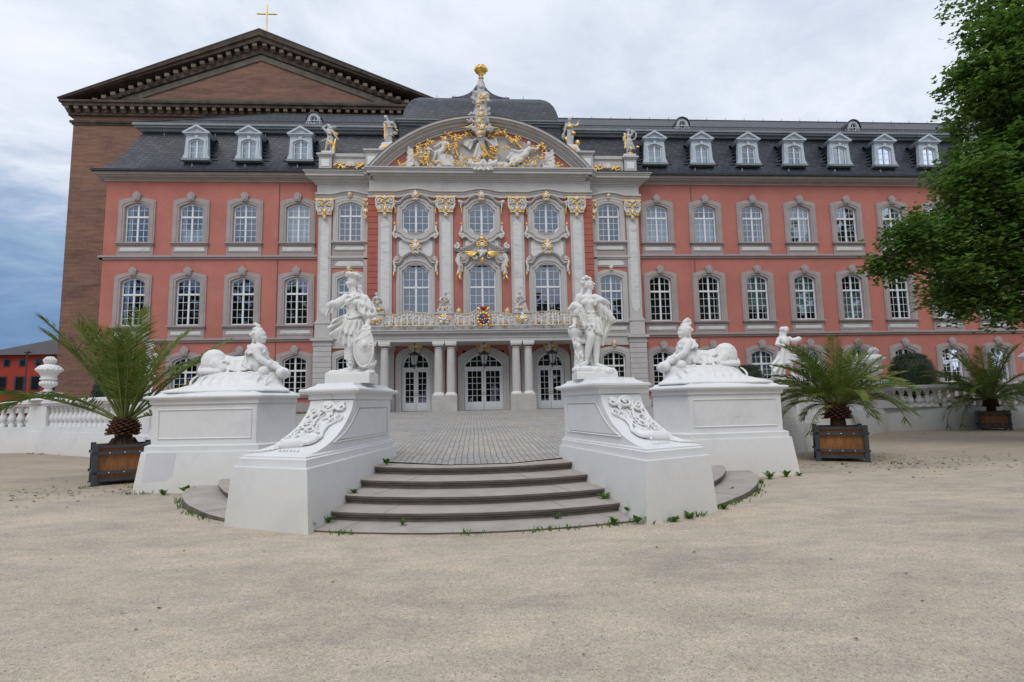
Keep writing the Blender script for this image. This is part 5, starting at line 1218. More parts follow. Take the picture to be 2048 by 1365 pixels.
# ------------------------------------------------------------------ ground
mb = MB(); G = [-700, -60, -30, -12, 0, 12, 30, 60, 700]
n = len(G); mb.add([(x, y + 10, 0) for y in G for x in G], [(j * n + i, j * n + i + 1, (j + 1) * n + i + 1, (j + 1) * n + i) for j in range(n - 1) for i in range(n - 1)])
setting(mb.build('gravel_ground', 'gravel'))
CX, CY = -.55, 14.13
def court_z(y): return .62 + (1.42 - .62) * max(0, min(1, (y - 11.5) / 24.0))
mb = MB(); rows = []
for k in range(33):
    yy = 10.9 + (50 - 10.9) * k / 32
    def edge(W, y):
        if y <= 15: return None
        for (a, b), (c, d) in zip(W, W[1:]):
            if b <= y <= d or d <= y <= b: return a + (c - a) * (y - b) / (d - b if abs(d - b) > 1e-6 else 1)
        return W[-1][0]
    if yy < 15:
        h = math.sqrt(max(0, 3.28 ** 2 - (CY - yy) ** 2)) if yy < CY else 5.5
        xl, xr = CX - h, CX + h
    else: xl, xr = (edge(WL, yy) if yy < 29 else -45), (edge(WR, yy) if yy < 28.4 else 48)
    rows.append([(xl + (xr - xl) * j / 16, yy, court_z(yy)) for j in range(17)])
for a, b in zip(rows, rows[1:]): mb.strip(a, b)
setting(mb.build('cobbled_court', 'cobble'))
# round flight of steps
steps = thing('stone_steps', (CX, 8.0, 0), 'rounded flight of worn grey stone steps between the two white pedestals', 'steps')
SR = [(6.25, -.1, .035), (5.64, -.05, .175), (5.05, .05, .315), (4.32, .1, .46), (3.58, .2, .605)]
A0, A1 = PI * .98, PI * 2.02
for k, (r, z0, z1) in enumerate(SR):
    mb = MB(); n = 61; th = z1 - z0
    rin = (SR[k + 1][0] - .25) if k < 4 else 3.0
    prof = [(r - .05, z0), (r - .05, z1 - .085), (r - .02, z1 - .075), (r - .028, z1 - .06), (r, z1 - .045), (r, z1 - .012), (r - .012, z1), (rin, z1), (rin, z0)]
    if k == 0: prof = [(r, z0), (r, z1 - .01), (r - .01, z1), (rin, z1), (rin, z0)]
    L = []
    for j in range(n):
        a = A0 + (A1 - A0) * j / (n - 1); ex = (.11, .10, .07, .03, 0)[k] * min(1, max(0, (abs(a - 1.5 * PI) - .55) / .55)) ** 1; w = .006 * sin(j * 2.1 + k) + .004 * sin(j * .7 + 3 * k)
        L.append([(CX + (p + w) * cos(a), CY + (p + w) * sin(a), z + (ex if z > z0 else 0)) for p, z in prof])
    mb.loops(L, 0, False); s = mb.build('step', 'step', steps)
    # joints between the blocks
    mb = MB()
    for j in range(6):
        a = A0 + (A1 - A0) * (j + .35 + .3 * ((k * 7 + j * 3) % 5) / 5) / 6; ex = (.11, .10, .07, .03, 0)[k] * min(1, max(0, (abs(a - 1.5 * PI) - .55) / .55))
        mb.tube([(CX + (r + .001) * cos(a), CY + (r + .001) * sin(a), max(z0, 0)), (CX + (r + .001) * cos(a), CY + (r + .001) * sin(a), z1 - .01 + ex), (CX + (r - .03) * cos(a), CY + (r - .03) * sin(a), z1 + ex), (CX + rin * cos(a), CY + rin * sin(a), z1 + ex)], .0035, 4)
    mb.pieces('joint', mat('dark_mortar', (.12, .10, .085), (.08, .07, .06), 5, .9, 0), s)
# ------------------------------------------------------------------ the two statue pedestals beside the steps
def lerp2(a, b, t): return (a[0] + (b[0] - a[0]) * t, a[1] + (b[1] - a[1]) * t)
CURVE = [(.085, 1.035), (.14, 1.06), (.20, 1.11), (.26, 1.18), (.31, 1.26), (.36, 1.36), (.40, 1.47), (.44, 1.60), (.465, 1.72), (.48, 1.86)]
def pedestal(FI, FO, BI, BO, label, seed):
    t_ = thing('statue_pedestal', ((FI[0] + FO[0]) / 2, (FI[1] + FO[1]) / 2, 0), label, 'pedestal')
    def P(s, t, z): a = lerp2(FI, FO, s); b = lerp2(BI, BO, s); p = lerp2(a, b, t); return (p[0], p[1], z)
    def rect(ds, dt0, dt1, z): return [P(ds, dt0, z), P(1 - ds, dt0, z), P(1 - ds, 1 - dt1, z), P(ds, 1 - dt1, z)]
    mb = MB(); mb.loops([rect(-.035, -.008, -.02, -.3), rect(-.03, -.008, -.02, 0), rect(.02, .005, 0, .865), rect(.025, .007, 0, .875)]); mb.loops([rect(.06, .022, .01, .876), rect(.06, .022, .01, .985), rect(.075, .028, .012, .998), rect(.09, .033, .015, 1.0)])
    mb.loops([rect(.085, .035, .018, 1.001), rect(.085, .035, .018, 1.02), rect(.11, .045, .02, 1.035)])
    mb.build('base', 'white', t_)
    # die: straight at the back, sweeping down in a concave apron to the front
    mb = MB(); s0, s1 = .12, .88; n = len(CURVE)
    for s, e in ((s0, 0), (s1, 1)):
        pts = [P(s, t, z) for t, z in CURVE]; low = [P(s, t, 1.036) for t, z in CURVE]
        mb.strip(pts, low); mb.add([P(s, .48, 1.036), P(s, .975, 1.036), P(s, .975, 1.87), P(s, .48, 1.87)], [(0, 1, 2, 3)])
    mb.strip([P(s0, t, z) for t, z in CURVE], [P(s1, t, z) for t, z in CURVE], 0, True)
    mb.add([P(s0, .975, 1.036), P(s1, .975, 1.036), P(s1, .975, 1.87), P(s0, .975, 1.87)], [(0, 1, 2, 3)])
    # raised frame of the panel on both flanks
    for s, o in ((s0, -.012), (s1, .012)):
        f = [P(s + o, .275, 1.16), P(s + o, .92, 1.16), P(s + o, .92, 1.72), P(s + o, .53, 1.72), P(s + o, .49, 1.58), P(s + o, .44, 1.43), P(s + o, .38, 1.30), P(s + o, .30, 1.19)]
        mb.tube([V(p) for p in f] + [V(f[0])], .014, 4, 0, False)
        mb.add([P(s + o * .9, .30, 1.19), P(s + o * .9, .90, 1.19), P(s + o * .9, .90, 1.69), P(s + o * .9, .545, 1.69), P(s + o * .9, .50, 1.56), P(s + o * .9, .45, 1.41), P(s + o * .9, .39, 1.29)], [tuple(range(7))])
    mb.build('die', 'white', t_)
    mb = MB()
    R_ = lambda d, e, z: [P(.12 - d, .48 - e, z), P(.88 + d, .48 - e, z), P(.88 + d, .98 + e, z), P(.12 - d, .98 + e, z)]
    mb.loops([R_(.03, .006, 1.871), R_(.03, .006, 1.97), R_(.07, .016, 1.985), R_(.12, .03, 2.0), R_(.145, .036, 2.02), R_(.145, .036, 2.05), R_(.12, .03, 2.068), R_(.06, .01, 2.072), R_(.03, 0, 2.10), R_(-.03, -.02, 2.125), R_(-.05, -.03, 2.17)])
    mb.build('cap', 'white', t_)
    # carved shell-work lying on the concave apron
    mb = MB(); r = random.Random(seed)
    Q = spline([P(.5, t, z) for t, z in CURVE], 30)
    def S(s, t, lift=.0):
        A = [P(s, a, z) for a, z in CURVE]; k = min(max(t, 0), .9999) * (n - 1); i = int(k); u = k - i
        p = V(A[i]).lerp(V(A[i + 1]), u); B_ = V(P(s + .01, CURVE[i][0] + (CURVE[i + 1][0] - CURVE[i][0]) * u, 0)); tg = (V(A[min(i + 1, n - 1)]) - V(A[i])).normalized(); side = (V(P(s + .01, .3, 0)) - V(P(s, .3, 0))).normalized()
        nn = side.cross(tg); nn = nn if nn.z > 0 or nn.y < 0 else -nn
        return p + nn.normalized() * lift
    def scroll(s, t, rs, rt, turns, d, a0, tr, lift=.03):
        pts = []; rr = []
        for k in range(26):
            q = k / 25; a = a0 + d * 2 * PI * turns * q; f = 1 - .85 * q
            pts.append(S(s + rs * f * cos(a), t + rt * f * sin(a), lift + .035 * q)); rr.append(tr * (1 - .4 * q))
        mb.tube(pts, rr, 7)
    mir = (lambda s: s)
    scroll(.50, .86, .15, .10, 1.8, 1, 0, .035, .05); scroll(.28, .87, .10, .07, 1.6, -1, 2, .03, .04); scroll(.72, .80, .11, .09, 1.6, 1, 2, .032, .04); scroll(.26, .70, .08, .06, 1.5, 1, 0, .022, .03)
    scroll(.66, .60, .12, .09, 1.6, -1, 1, .028, .04); scroll(.42, .30, .12, .09, 2.0, 1, 1, .05, .05); scroll(.56, .48, .12, .09, 1.5, 1, 3, .026, .04)
    mb.tube([S(.27, .66, .03), S(.36, .58, .04), S(.36, .48, .04), S(.30, .38, .04), S(.33, .26, .05)], [.02, .03, .035, .03, .03], 7)
    mb.tube([S(.82, .80, .02), S(.80, .6, .03), S(.82, .4, .03), S(.80, .2, .02), S(.9, .04, .01)], [.02, .028, .03, .026, .01], 7)
    for k in range(70):
        t = r.uniform(.18, .84); s = .56 + r.uniform(-.2, .22); p = S(s, t, .02); q = S(s + r.uniform(-.08, .08), t + r.uniform(.03, .1), .05); mb.cap(p, r.uniform(.012, .026), q, r.uniform(.006, .018), 6)
    for k in range(9): mb.cap(S(.80, .3 + .055 * k, .02), .02, S(.72, .33 + .055 * k, .04), .012, 6)
    for k in range(7): mb.cap(S(.62 + .03 * k, .24 - .03 * k, .02), .026, S(.8 + .03 * k, .10 - .015 * k, .02), .012, 6)
    mb.cap(S(.46, .24, .05), .09, S(.64, .20, .05), .085, 12)
    mb.tube([S(.64, .2, .05), S(.74, .15, .05), S(.82, .08, .03), S(.92, .03, .01)], [.035, .03, .022, .01], 8)
    for k in range(6): mb.cap(S(.36 + .05 * k, .075, .01), .02, S(.38 + .05 * k, .12, .015), .014, 6)
    mb.bake('carved_scrollwork', 'carved', t_, voxel=.010, smooth=1)
    return P
PL = pedestal((-2.95, 8.21), (-4.31, 8.95), (-2.33, 12.62), (-3.22, 12.9), 'white pedestal with carved scrollwork apron under the helmeted woman', 4)
PR_ = pedestal((1.78, 8.10), (3.06, 8.83), (1.08, 11.75), (1.98, 12.1), 'white pedestal with carved scrollwork apron under the nude youth', 9)
# ------------------------------------------------------------------ sphinx plinths
def sphinx_plinth(sg, label):
    c = CX
    m = lambda x: c + sg * (x - c)          # mirrored about the axis of the steps for the right-hand one
    plan = [(-7.87, 12.87), (-5.15, 12.55), (-4.60, 13.45), (-5.3, 15.4), (-7.75, 15.7)]
    cen = (-6.3, 14.0)
    def lay(d, z): return [(m(cen[0] + (x - cen[0]) * (1 - d / abs(x - cen[0]) if abs(x - cen[0]) > .3 else 1)), cen[1] + (y - cen[1]) * (1 - d / abs(y - cen[1]) if abs(y - cen[1]) > .3 else 1), z) for x, y in plan]
    t = thing('sphinx_plinth', (m(-6.3), 13.9, 0), label, 'pedestal')
    mb = MB(); mb.loops([lay(-.06, -.3), lay(-.03, 0), lay(.06, .84), lay(.07, .855)]); mb.loops([lay(.10, .856), lay(.10, .965), lay(.12, .98), lay(.15, .99), lay(.15, 1.0)]); mb.build('base', 'white', t)
    mb = MB(); mb.loops([lay(.19, 1.001), lay(.19, 1.86)])
    a, b = lay(.175, 1.1)[0], lay(.175, 1.1)[1]; A_, B_ = V(a), V(b)
    def Fp(u, z, o=0): d = (B_ - A_); nn = V((d.y, -d.x, 0)).normalized() * (1 if sg > 0 else -1); p = A_ + d * u + nn * o; return V((p.x, p.y, z))
    for o, q in ((-.012, 0),): mb.tube([Fp(.07 + q * .4, 1.12 + q, o), Fp(.95 - q * .4, 1.12 + q, o), Fp(.95 - q * .4, 1.74 - q, o), Fp(.07 + q * .4, 1.74 - q, o), Fp(.07 + q * .4, 1.12 + q, o)], .022, 4, 0, False)
    mb.build('die', 'white', t)
    mb = MB(); mb.loops([lay(.15, 1.861), lay(.15, 1.95), lay(.11, 1.965), lay(.07, 1.985), lay(.05, 2.0), lay(.05, 2.03), lay(.1, 2.05), lay(.2, 2.06), lay(.26, 2.10), lay(.32, 2.13)])
    mb.build('cap', 'white', t)
    if sg > 0:                                        # a repaired patch of greyer plaster
        a0, b0 = V(lay(-.03, 0)[0]), V(lay(-.03, 0)[1]); a1, b1 = V(lay(.06, .84)[0]), V(lay(.06, .84)[1]); o = V((0, -.004, 0))
        F = lambda u, q: (a0.lerp(b0, u)).lerp(a1.lerp(b1, u), q) + o
        mb = MB(); mb.add([F(.055, .26), F(.30, .30), F(.305, .985), F(.05, .985)], [(0, 1, 2, 3)]); mb.build('repaired_patch', mat('grey_plaster_patch', (.60, .60, .625), (.56, .56, .585), 3, .8, .15, 20, .005), t)
sphinx_plinth(1, 'broad white panelled plinth under the plumed sphinx, with a greyish repaired patch')
sphinx_plinth(-1, 'broad white panelled plinth under the flower crowned sphinx, weeds along its foot')
# ------------------------------------------------------------------ sphinxes
def sphinx(sg, ox, oy, z0, label):
    """reclining along X, chest and face towards the steps; sg=+1 faces right"""
    t = thing('sphinx_statue', (ox, oy, 2.06), label, 'statue', None)
    b = MB()
    SC = .88
    def p(x, z, y=0): return (ox + sg * x * SC, oy + y * SC, z0 + z * SC)
    # gadrooned mound
    L = []; b0 = b; b = MB()
    plan = [(CX + sg * (x - CX), y) for x, y in ((-7.87, 12.87), (-5.15, 12.55), (-4.60, 13.45), (-5.3, 15.4), (-7.75, 15.7))]
    def reach(a):                                     # distance to the edge of the plinth in this direction
        best = 9
        for (x0, y0), (x1, y1) in zip(plan, plan[1:] + plan[:1]):
            dx, dy = cos(a), sin(a); ex, ey = x1 - x0, y1 - y0; det = dx * -ey + dy * ex
            if abs(det) < 1e-9: continue
            tt = ((x0 - ox) * -ey + (y0 - oy) * ex) / det; uu = (dx * (y0 - oy) - dy * (x0 - ox)) / det
            if tt > 0 and -1e-6 <= uu <= 1 + 1e-6: best = min(best, tt)
        return best - .30
    for w_, z in ((1.0, -.52), (1.0, -.47), (.90, -.435), (.66, -.38), (.42, -.30), (.22, -.19), (.08, -.07), (0, .03)):
        ring_ = []
        for k in range(36):
            a = 2 * PI * k / 36; e = 1 / math.sqrt((cos(a) / 1.03) ** 2 + (sin(a) / .46) ** 2) * SC; e = min(e, reach(a)); q = e + (reach(a) - e) * w_
            ring_.append((ox + q * cos(a), oy + q * sin(a), z0 + z * SC))
        L.append(ring_)
    b.loops(L)
    for k in range(9):
        x = -.95 + .235 * k; b.tube(spline([p(x + .05, -.05, -.46), p(x - .02, -.13, -.55), p(x - .04, -.24, -.66), p(x + .03, -.33, -.82)], 9), [.012, .022, .026, .028, .03, .03, .028, .022, .012], 6)
    b.bake('mound', 'carved', t, voxel=.016, smooth=1); b = b0
    # body, rump, folded hind leg, tail
    b.chain([p(-.60, .30), p(-.2, .25), p(.2, .27), p(.48, .42)], [.24, .20, .21, .22]); b.ell(p(-.66, .32, -.13), (.31, .22, .31)); b.ell(p(-.68, .29, .12), (.29, .22, .28))
    b.cap(p(-.55, .26, -.24), .17, p(-.38, .12, -.30), .11); b.chain([p(-.42, .12, -.3), p(-.75, .07, -.33), p(-.92, .07, -.3)], [.09, .07, .07]); b.chain([p(-.9, .06, -.34), p(-.6, .05, -.38), p(-.42, .05, -.38)], [.06, .06, .07])
    b.tube(spline([p(-.9, .33, .1), p(-.98, .22, -.1), p(-1.0, .10, -.2), p(-.94, .03, -.3), p(-.8, .04, -.36)], 12), [.045] * 12, 8)
    b.tube(spline([p(-.4, .3, -.3), p(-.3, .34, -.3), p(-.22, .28, -.28)], 6), .035, 7)
    # saddle-cloth with tassels
    b.sheet([p(-.40, .47, -.10), p(-.1, .45, -.08), p(.3, .50, -.08)], [p(-.36, .14, -.34), p(-.02, .05, -.36), p(.40, .10, -.36)], .05, .016, 4)
    for x in (-.2, .1): b.chain([p(x, .06, -.36), p(x, -.02, -.38), p(x, -.08, -.4)], [.035, .07, .05])
    # torso and shoulders
    b.chain([p(.42, .22), p(.46, .45), p(.47, .62)], [.24, .21, .19]); b.ell(p(.47, .66), (.18, .31, .13)); b.ell(p(.60, .55, -.10), .09); b.ell(p(.60, .55, .10), .09)
    b.chain([p(.45, .70), p(.45, .80), p(.46, .90)], [.12, .075, .07])
    hq = lambda x, z, y=0: p(.46 + (x - .46) * 1.22, .80 + (z - .86) * 1.22, y * 1.22)
    # head in profile
    b.ell(hq(.46, 1.06), (.15, .14, .18)); b.ell(hq(.53, .985), (.086, .09, .09)); b.cap(hq(.575, 1.06), .022, hq(.612, 1.01), .022); b.ell(hq(.585, .965), (.027, .037, .017)); b.ell(hq(.56, .925), .044); b.ell(hq(.545, 1.10, 0), (.06, .1, .036)); b.ell(hq(.55, 1.0, -.05), .048); b.ell(hq(.55, 1.0, .05), .048)
    r = random.Random(3)
    for k in range(46):
        a = r.uniform(.6, 4.6); rr = r.uniform(.06, .14); b.ell(hq(.42 + rr * cos(a) * .95, 1.10 + rr * sin(a) * 1.05, r.uniform(-.11, .11)), r.uniform(.034, .05), 7, 5)
    for k in range(9): b.ell(hq(.36 - .012 * k, .98 - .045 * k, -.06 + .02 * (k % 3)), .04, 7, 5)
    b.chain([hq(.40, 1.2), hq(.44, 1.27), hq(.36, 1.33), hq(.30, 1.31)], [.06, .05, .035, .015] if sg > 0 else [.06, .055, .05, .03])
    if sg < 0: b.ell(hq(.36, 1.31), .05); b.ell(hq(.42, 1.27), .05); b.ell(hq(.30, 1.24), .04)
    # shawl, bodice
    b.sheet([p(.30, .80, -.1), p(.5, .78, -.17), p(.62, .70, -.05)], [p(.18, .55, -.3), p(.45, .50, -.34), p(.70, .55, -.12)], .05, .03, 4); b.sheet([p(.24, .72, -.1), p(.2, .6, -.16)], [p(.12, .2, -.3), p(.32, .1, -.36)], .06, .03, 3)
    for k in range(7): b.ell(p(.22 + .03 * sin(k), .74 - .07 * k, -.1 - .02 * k), .045, 7, 5)
    # arms reaching forward on to the scroll
    for s, dy in ((-1, -.25), (1, .22)):
        b.chain([p(.45, .64, dy), p(.60, .38, dy * 1.25), p(.98, .15, dy * .9), p(1.10, .10, dy * .7)], [.105, .085, .06, .055])
        b.ell(p(1.14, .07, dy * .7), (.08, .07, .05))
        for q in range(4): b.cap(p(1.12, .08, dy * .7 - .05 + .033 * q), .022, p(1.22, .03, dy * .7 - .06 + .04 * q), .018, 6)
        b.chain([p(.82, .26, dy * 1.05), p(.84, .25, dy * 1.05)], [.085, .085])
    # volute under the hands
    b.tube(spline([p(.30, .10), p(.62, .18), p(.90, .08), p(1.06, -.02), p(1.16, -.05), p(1.2, .04), p(1.12, .08)], 20), [.10, .11, .12, .13, .13, .13, .13, .12, .12, .11, .11, .10, .10, .10, .09, .09, .08, .08, .08, .07], 9)
    for s in (-1, 1): b.cap(p(1.13, .0, 0), .11, p(1.13, .0, s * .28), .10); b.cap(p(.7, .04, 0), .14, p(.7, .04, s * .3), .13)
    for k in range(9): b.ell(p(.38 + .05 * k, .0 - .012 * k, -.42 + .01 * k), (.06, .05, .05), 7, 5)
    b.bake('stone_figure', 'carved', t, voxel=.013, smooth=1)
sphinx(1, -6.20, 14.0, 2.57, 'white sphinx with plumed curls, looking towards the helmeted woman')
sphinx(-1, 5.10, 14.0, 2.57, 'white sphinx with flower topknot, looking towards the nude youth')
# ------------------------------------------------------------------ hero statues
def plinth_block(t, pts, z0, z1, seed, m='carved'):
    mb = MB(); r = random.Random(seed); n = len(pts)
    mb.loops([[(x, y, z0) for x, y in pts], [(x, y, z1 - .04) for x, y in pts], [(x * .97 + .03 * sum(p[0] for p in pts) / n, y * .97 + .03 * sum(p[1] for p in pts) / n, z1) for x, y in pts]]); return mb
def minerva():
    ox, oy, z0 = -3.0, 11.25, 2.40
    t = thing('statue', (ox, oy, 2.17), 'white statue of a helmeted woman with flying drapery and an oval shield', 'statue')
    def p(x, z, y=0): return (ox + x, oy + y, z0 + z)
    b = plinth_block(t, [(ox - .43, oy - .36), (ox + .40, oy - .40), (ox + .44, oy + .34), (ox - .38, oy + .36)], 2.172, z0 - .02, 1); b.build('plinth', 'carved', t)
    b = MB(); r = random.Random(8)
    for k in range(16): b.ell(p(r.uniform(-.34, .36), -.02, r.uniform(-.28, .24)), (.12, .12, .06), 8, 5)
    b.chain([p(.06, .98), p(.0, 1.16), p(-.01, 1.24)], [.165, .13, .125]); b.chain([p(-.01, 1.24), p(.01, 1.38), p(.03, 1.47)], [.13, .155, .12]); b.ell(p(.03, 1.47), (.20, .12, .09)); b.ell(p(-.07, 1.36, -.11), .075); b.ell(p(.08, 1.35, -.12), .075)
    b.chain([p(.03, 1.5), p(.01, 1.6), p(-.01, 1.68)], [.085, .062, .06])
    # head turned to the left
    b.ell(p(-.01, 1.79), (.105, .098, .125)); b.ell(p(-.06, 1.735, -.02), (.062, .066, .065)); b.cap(p(-.105, 1.80, -.035), .015, p(-.135, 1.755, -.045), .018); b.ell(p(-.11, 1.715, -.035), (.02, .025, .012)); b.ell(p(-.085, 1.68, -.03), .03); b.ell(p(-.085, 1.825, -.03), (.035, .06, .022)); b.ell(p(-.06, 1.75, -.07), .035)
    for k in range(5): b.ell(p(.09 + .018 * k, 1.74 - .05 * k, .02), .042, 7, 5)
    for k in range(5): b.ell(p(.13 + .02 * k, 1.52 - .05 * k, -.05), .035, 7, 5)
    # right arm out to the left, left arm down on the shield
    b.chain([p(-.15, 1.47), p(-.25, 1.33, -.06), p(-.38, 1.33, -.10)], [.085, .068, .05]); b.ell(p(-.41, 1.33, -.12), (.05, .04, .045))
    for q in range(4): b.cap(p(-.42, 1.35 - .02 * q, -.13), .016, p(-.48, 1.33 - .022 * q, -.15), .012, 6)
    b.chain([p(.22, 1.45), p(.33, 1.16, -.05), p(.33, 1.02, -.12), p(.31, .90, -.18)], [.09, .075, .06, .045]); b.ell(p(.29, .86, -.19), (.075, .06, .045))
    for q in range(5): b.cap(p(.23 + .035 * q, .87, -.2), .019, p(.22 + .04 * q, .80, -.25), .014, 6)
    # legs
    b.chain([p(.0, .96, -.04), p(.0, .58, -.13), p(-.01, .36, -.07), p(-.02, .09, -.04)], [.125, .082, .07, .045]); b.chain([p(-.02, .06, -.04), p(-.12, .03, -.14), p(-.18, .02, -.18)], [.05, .042, .028]); b.chain([p(.14, .95, .03), p(.2, .55, .0), p(.16, .1, .08)], [.12, .09, .06])
    # sandal straps
    for z in (.15, .22, .29, .36): b.chain([p(-.075, z, -.06), p(-.02, z + .02, -.125), p(.05, z, -.07)], [.014, .014, .014], 6)
    b.bake('stone_figure', 'carved', t, voxel=.009, smooth=1)
    # drapery
    d = MB()
    d.sheet([p(-.14, 1.0, -.10), p(.05, .98, -.17), p(.22, 1.0, -.1)], [p(-.13, .56, -.12), p(.08, .40, -.18), p(.30, .26, -.1)], .04, .05, 5, nu=40, nv=20); d.sheet([p(-.15, 1.03, -.12), p(.05, .99, -.19), p(.2, 1.03, -.12)], [p(-.2, .80, -.13), p(-.02, .70, -.2), p(.16, .76, -.15)], .035, .035, 4, 1.0, nu=36, nv=14); d.sheet([p(-.14, 1.02, .05), p(.1, 1.0, .12), p(.25, 1.0, .05)], [p(-.12, .12, .05), p(.1, .06, .14), p(.3, .05, .1)], .05, .04, 5, nu=22, nv=20)
    d.sheet([p(-.05, 1.16, -.1), p(-.1, 1.02, -.13), p(-.13, .92, -.1)], [p(-.38, 1.02, -.08), p(-.47, .84, -.02), p(-.28, .60, -.04)], .04, .06, 3.5, nu=34, nv=18); d.sheet([p(-.2, .86, -.1), p(-.12, .88, -.12)], [p(-.3, .60, -.04), p(-.12, .5, -.04)], .05, .03, 2); d.sheet([p(-.14, .7, -.03), p(-.05, .7, .05)], [p(-.14, .25, -.02), p(-.04, .22, .06)], .05, .03, 2)
    d.sheet([p(-.22, 1.42, -.06), p(-.40, 1.40, -.12)], [p(-.34, 1.20, -.04), p(-.53, 1.10, -.08)], .045, .04, 2.5, nu=18, nv=16); d.chain([p(-.2, 1.4, -.02), p(-.30, 1.34, -.06), p(-.36, 1.34, -.1)], [.105, .09, .07])
    # full sleeve bunched on the left arm
    d.sheet([p(.10, 1.40, -.15), p(.26, 1.44, -.12), p(.36, 1.38, .02)], [p(.13, 1.16, -.17), p(.3, 1.06, -.20), p(.42, 1.14, -.04)], .05, .055, 4, nu=34, nv=16); d.chain([p(.12, 1.38, -.14), p(.24, 1.30, -.19), p(.36, 1.22, -.14), p(.42, 1.2, -.02)], [.045, .05, .05, .04]); d.ell(p(.27, 1.26, -.04), (.14, .13, .18)); d.chain([p(.16, 1.3, -.14), p(.2, 1.14, -.16), p(.33, 1.08, -.16), p(.44, 1.12, -.06)], [.04, .06, .055, .05])
    # baldric and bodice edge
    d.chain([p(-.2, 1.24, -.13), p(-.05, 1.38, -.17), p(.1, 1.47, -.13), p(.16, 1.5, -.05)], [.018] * 4, 6); d.chain([p(-.14, 1.07, -.12), p(.0, 1.04, -.16), p(.18, 1.1, -.14)], [.03] * 3, 6)
    for k in range(30): d.ell(p(r.uniform(-.12, .14), r.uniform(1.24, 1.5), -.13 + .03 * r.random()), .022, 6, 4)
    d.bake('drapery', 'carved', t, voxel=.010, smooth=1)
    s = MB(); c = V(p(.27, .44, -.24))
    s.ell(c, (.185, .07, .37), 22, 14, 0, (.10, .12, .0)); s.tube([c + V((.18 * cos(a), -.05, .36 * sin(a))) for a in [2 * PI * k / 24 for k in range(25)]], .022, 7)
    s.ell(c + V((.02, -.075, .06)), (.062, .06, .085), 10, 8); s.cap(c + V((.02, -.13, .07)), .012, c + V((.02, -.14, .035)), .014, 6); s.ell(c + V((.02, -.12, .01)), (.02, .012, .008), 6, 5)
    for k in range(14): a = 2 * PI * k / 14; s.chain([c + V((.02 + .07 * cos(a), -.07, .07 + .09 * sin(a))), c + V((.02 + .12 * cos(a + .3), -.07, .07 + .14 * sin(a + .3)))], [.02, .01], 6)
    for k in range(5): s.chain([c + V((.12 - .05 * k, -.05, .32 - .03 * k)), c + V((.10 - .06 * k, -.075, .26 - .03 * k))], [.025, .014], 6)
    s.chain([p(.30, .1, -.2), p(.42, .12, -.16), p(.46, .2, -.1)], [.05, .05, .03])
    s.bake('shield', 'carved', t, voxel=.011, smooth=1)
    h = MB()
    for k in range(26): a = 2 * PI * k / 26; h.ell(p(.01 + .13 * cos(a), 1.895 + .035 * cos(a + 2.6) + .012 * (k % 3), .12 * sin(a)), .037, 7, 5)
    h.ell(p(.01, 1.90), (.115, .11, .09)); h.cap(p(-.07, 1.92, -.03), .05, p(-.12, 1.90, -.05), .03)
    for k in range(8): h.ell(p(.10 + .02 * (k % 3), 1.86 - .035 * k, .03 - .02 * (k % 2)), .04, 7, 5)
    h.bake('helmet', 'carved', t, voxel=.011, smooth=1)
    g = MB()
    for k in range(24): a = PI * k / 23; q = r.uniform(.05, .12); g.leafb(ox - .07 + .02 * cos(a), oy + r.uniform(-.04, .04), z0 + 1.97, a, q, .035, 0, .018)
    g.ell(p(-.07, 1.99), (.05, .045, .035), 8, 6); g.build('gilded_plume', mat('tarnished_gilt', (.55, .36, .16), (.38, .24, .12), 20, .5, .2, 40, .004, metal=.4), t)
minerva()
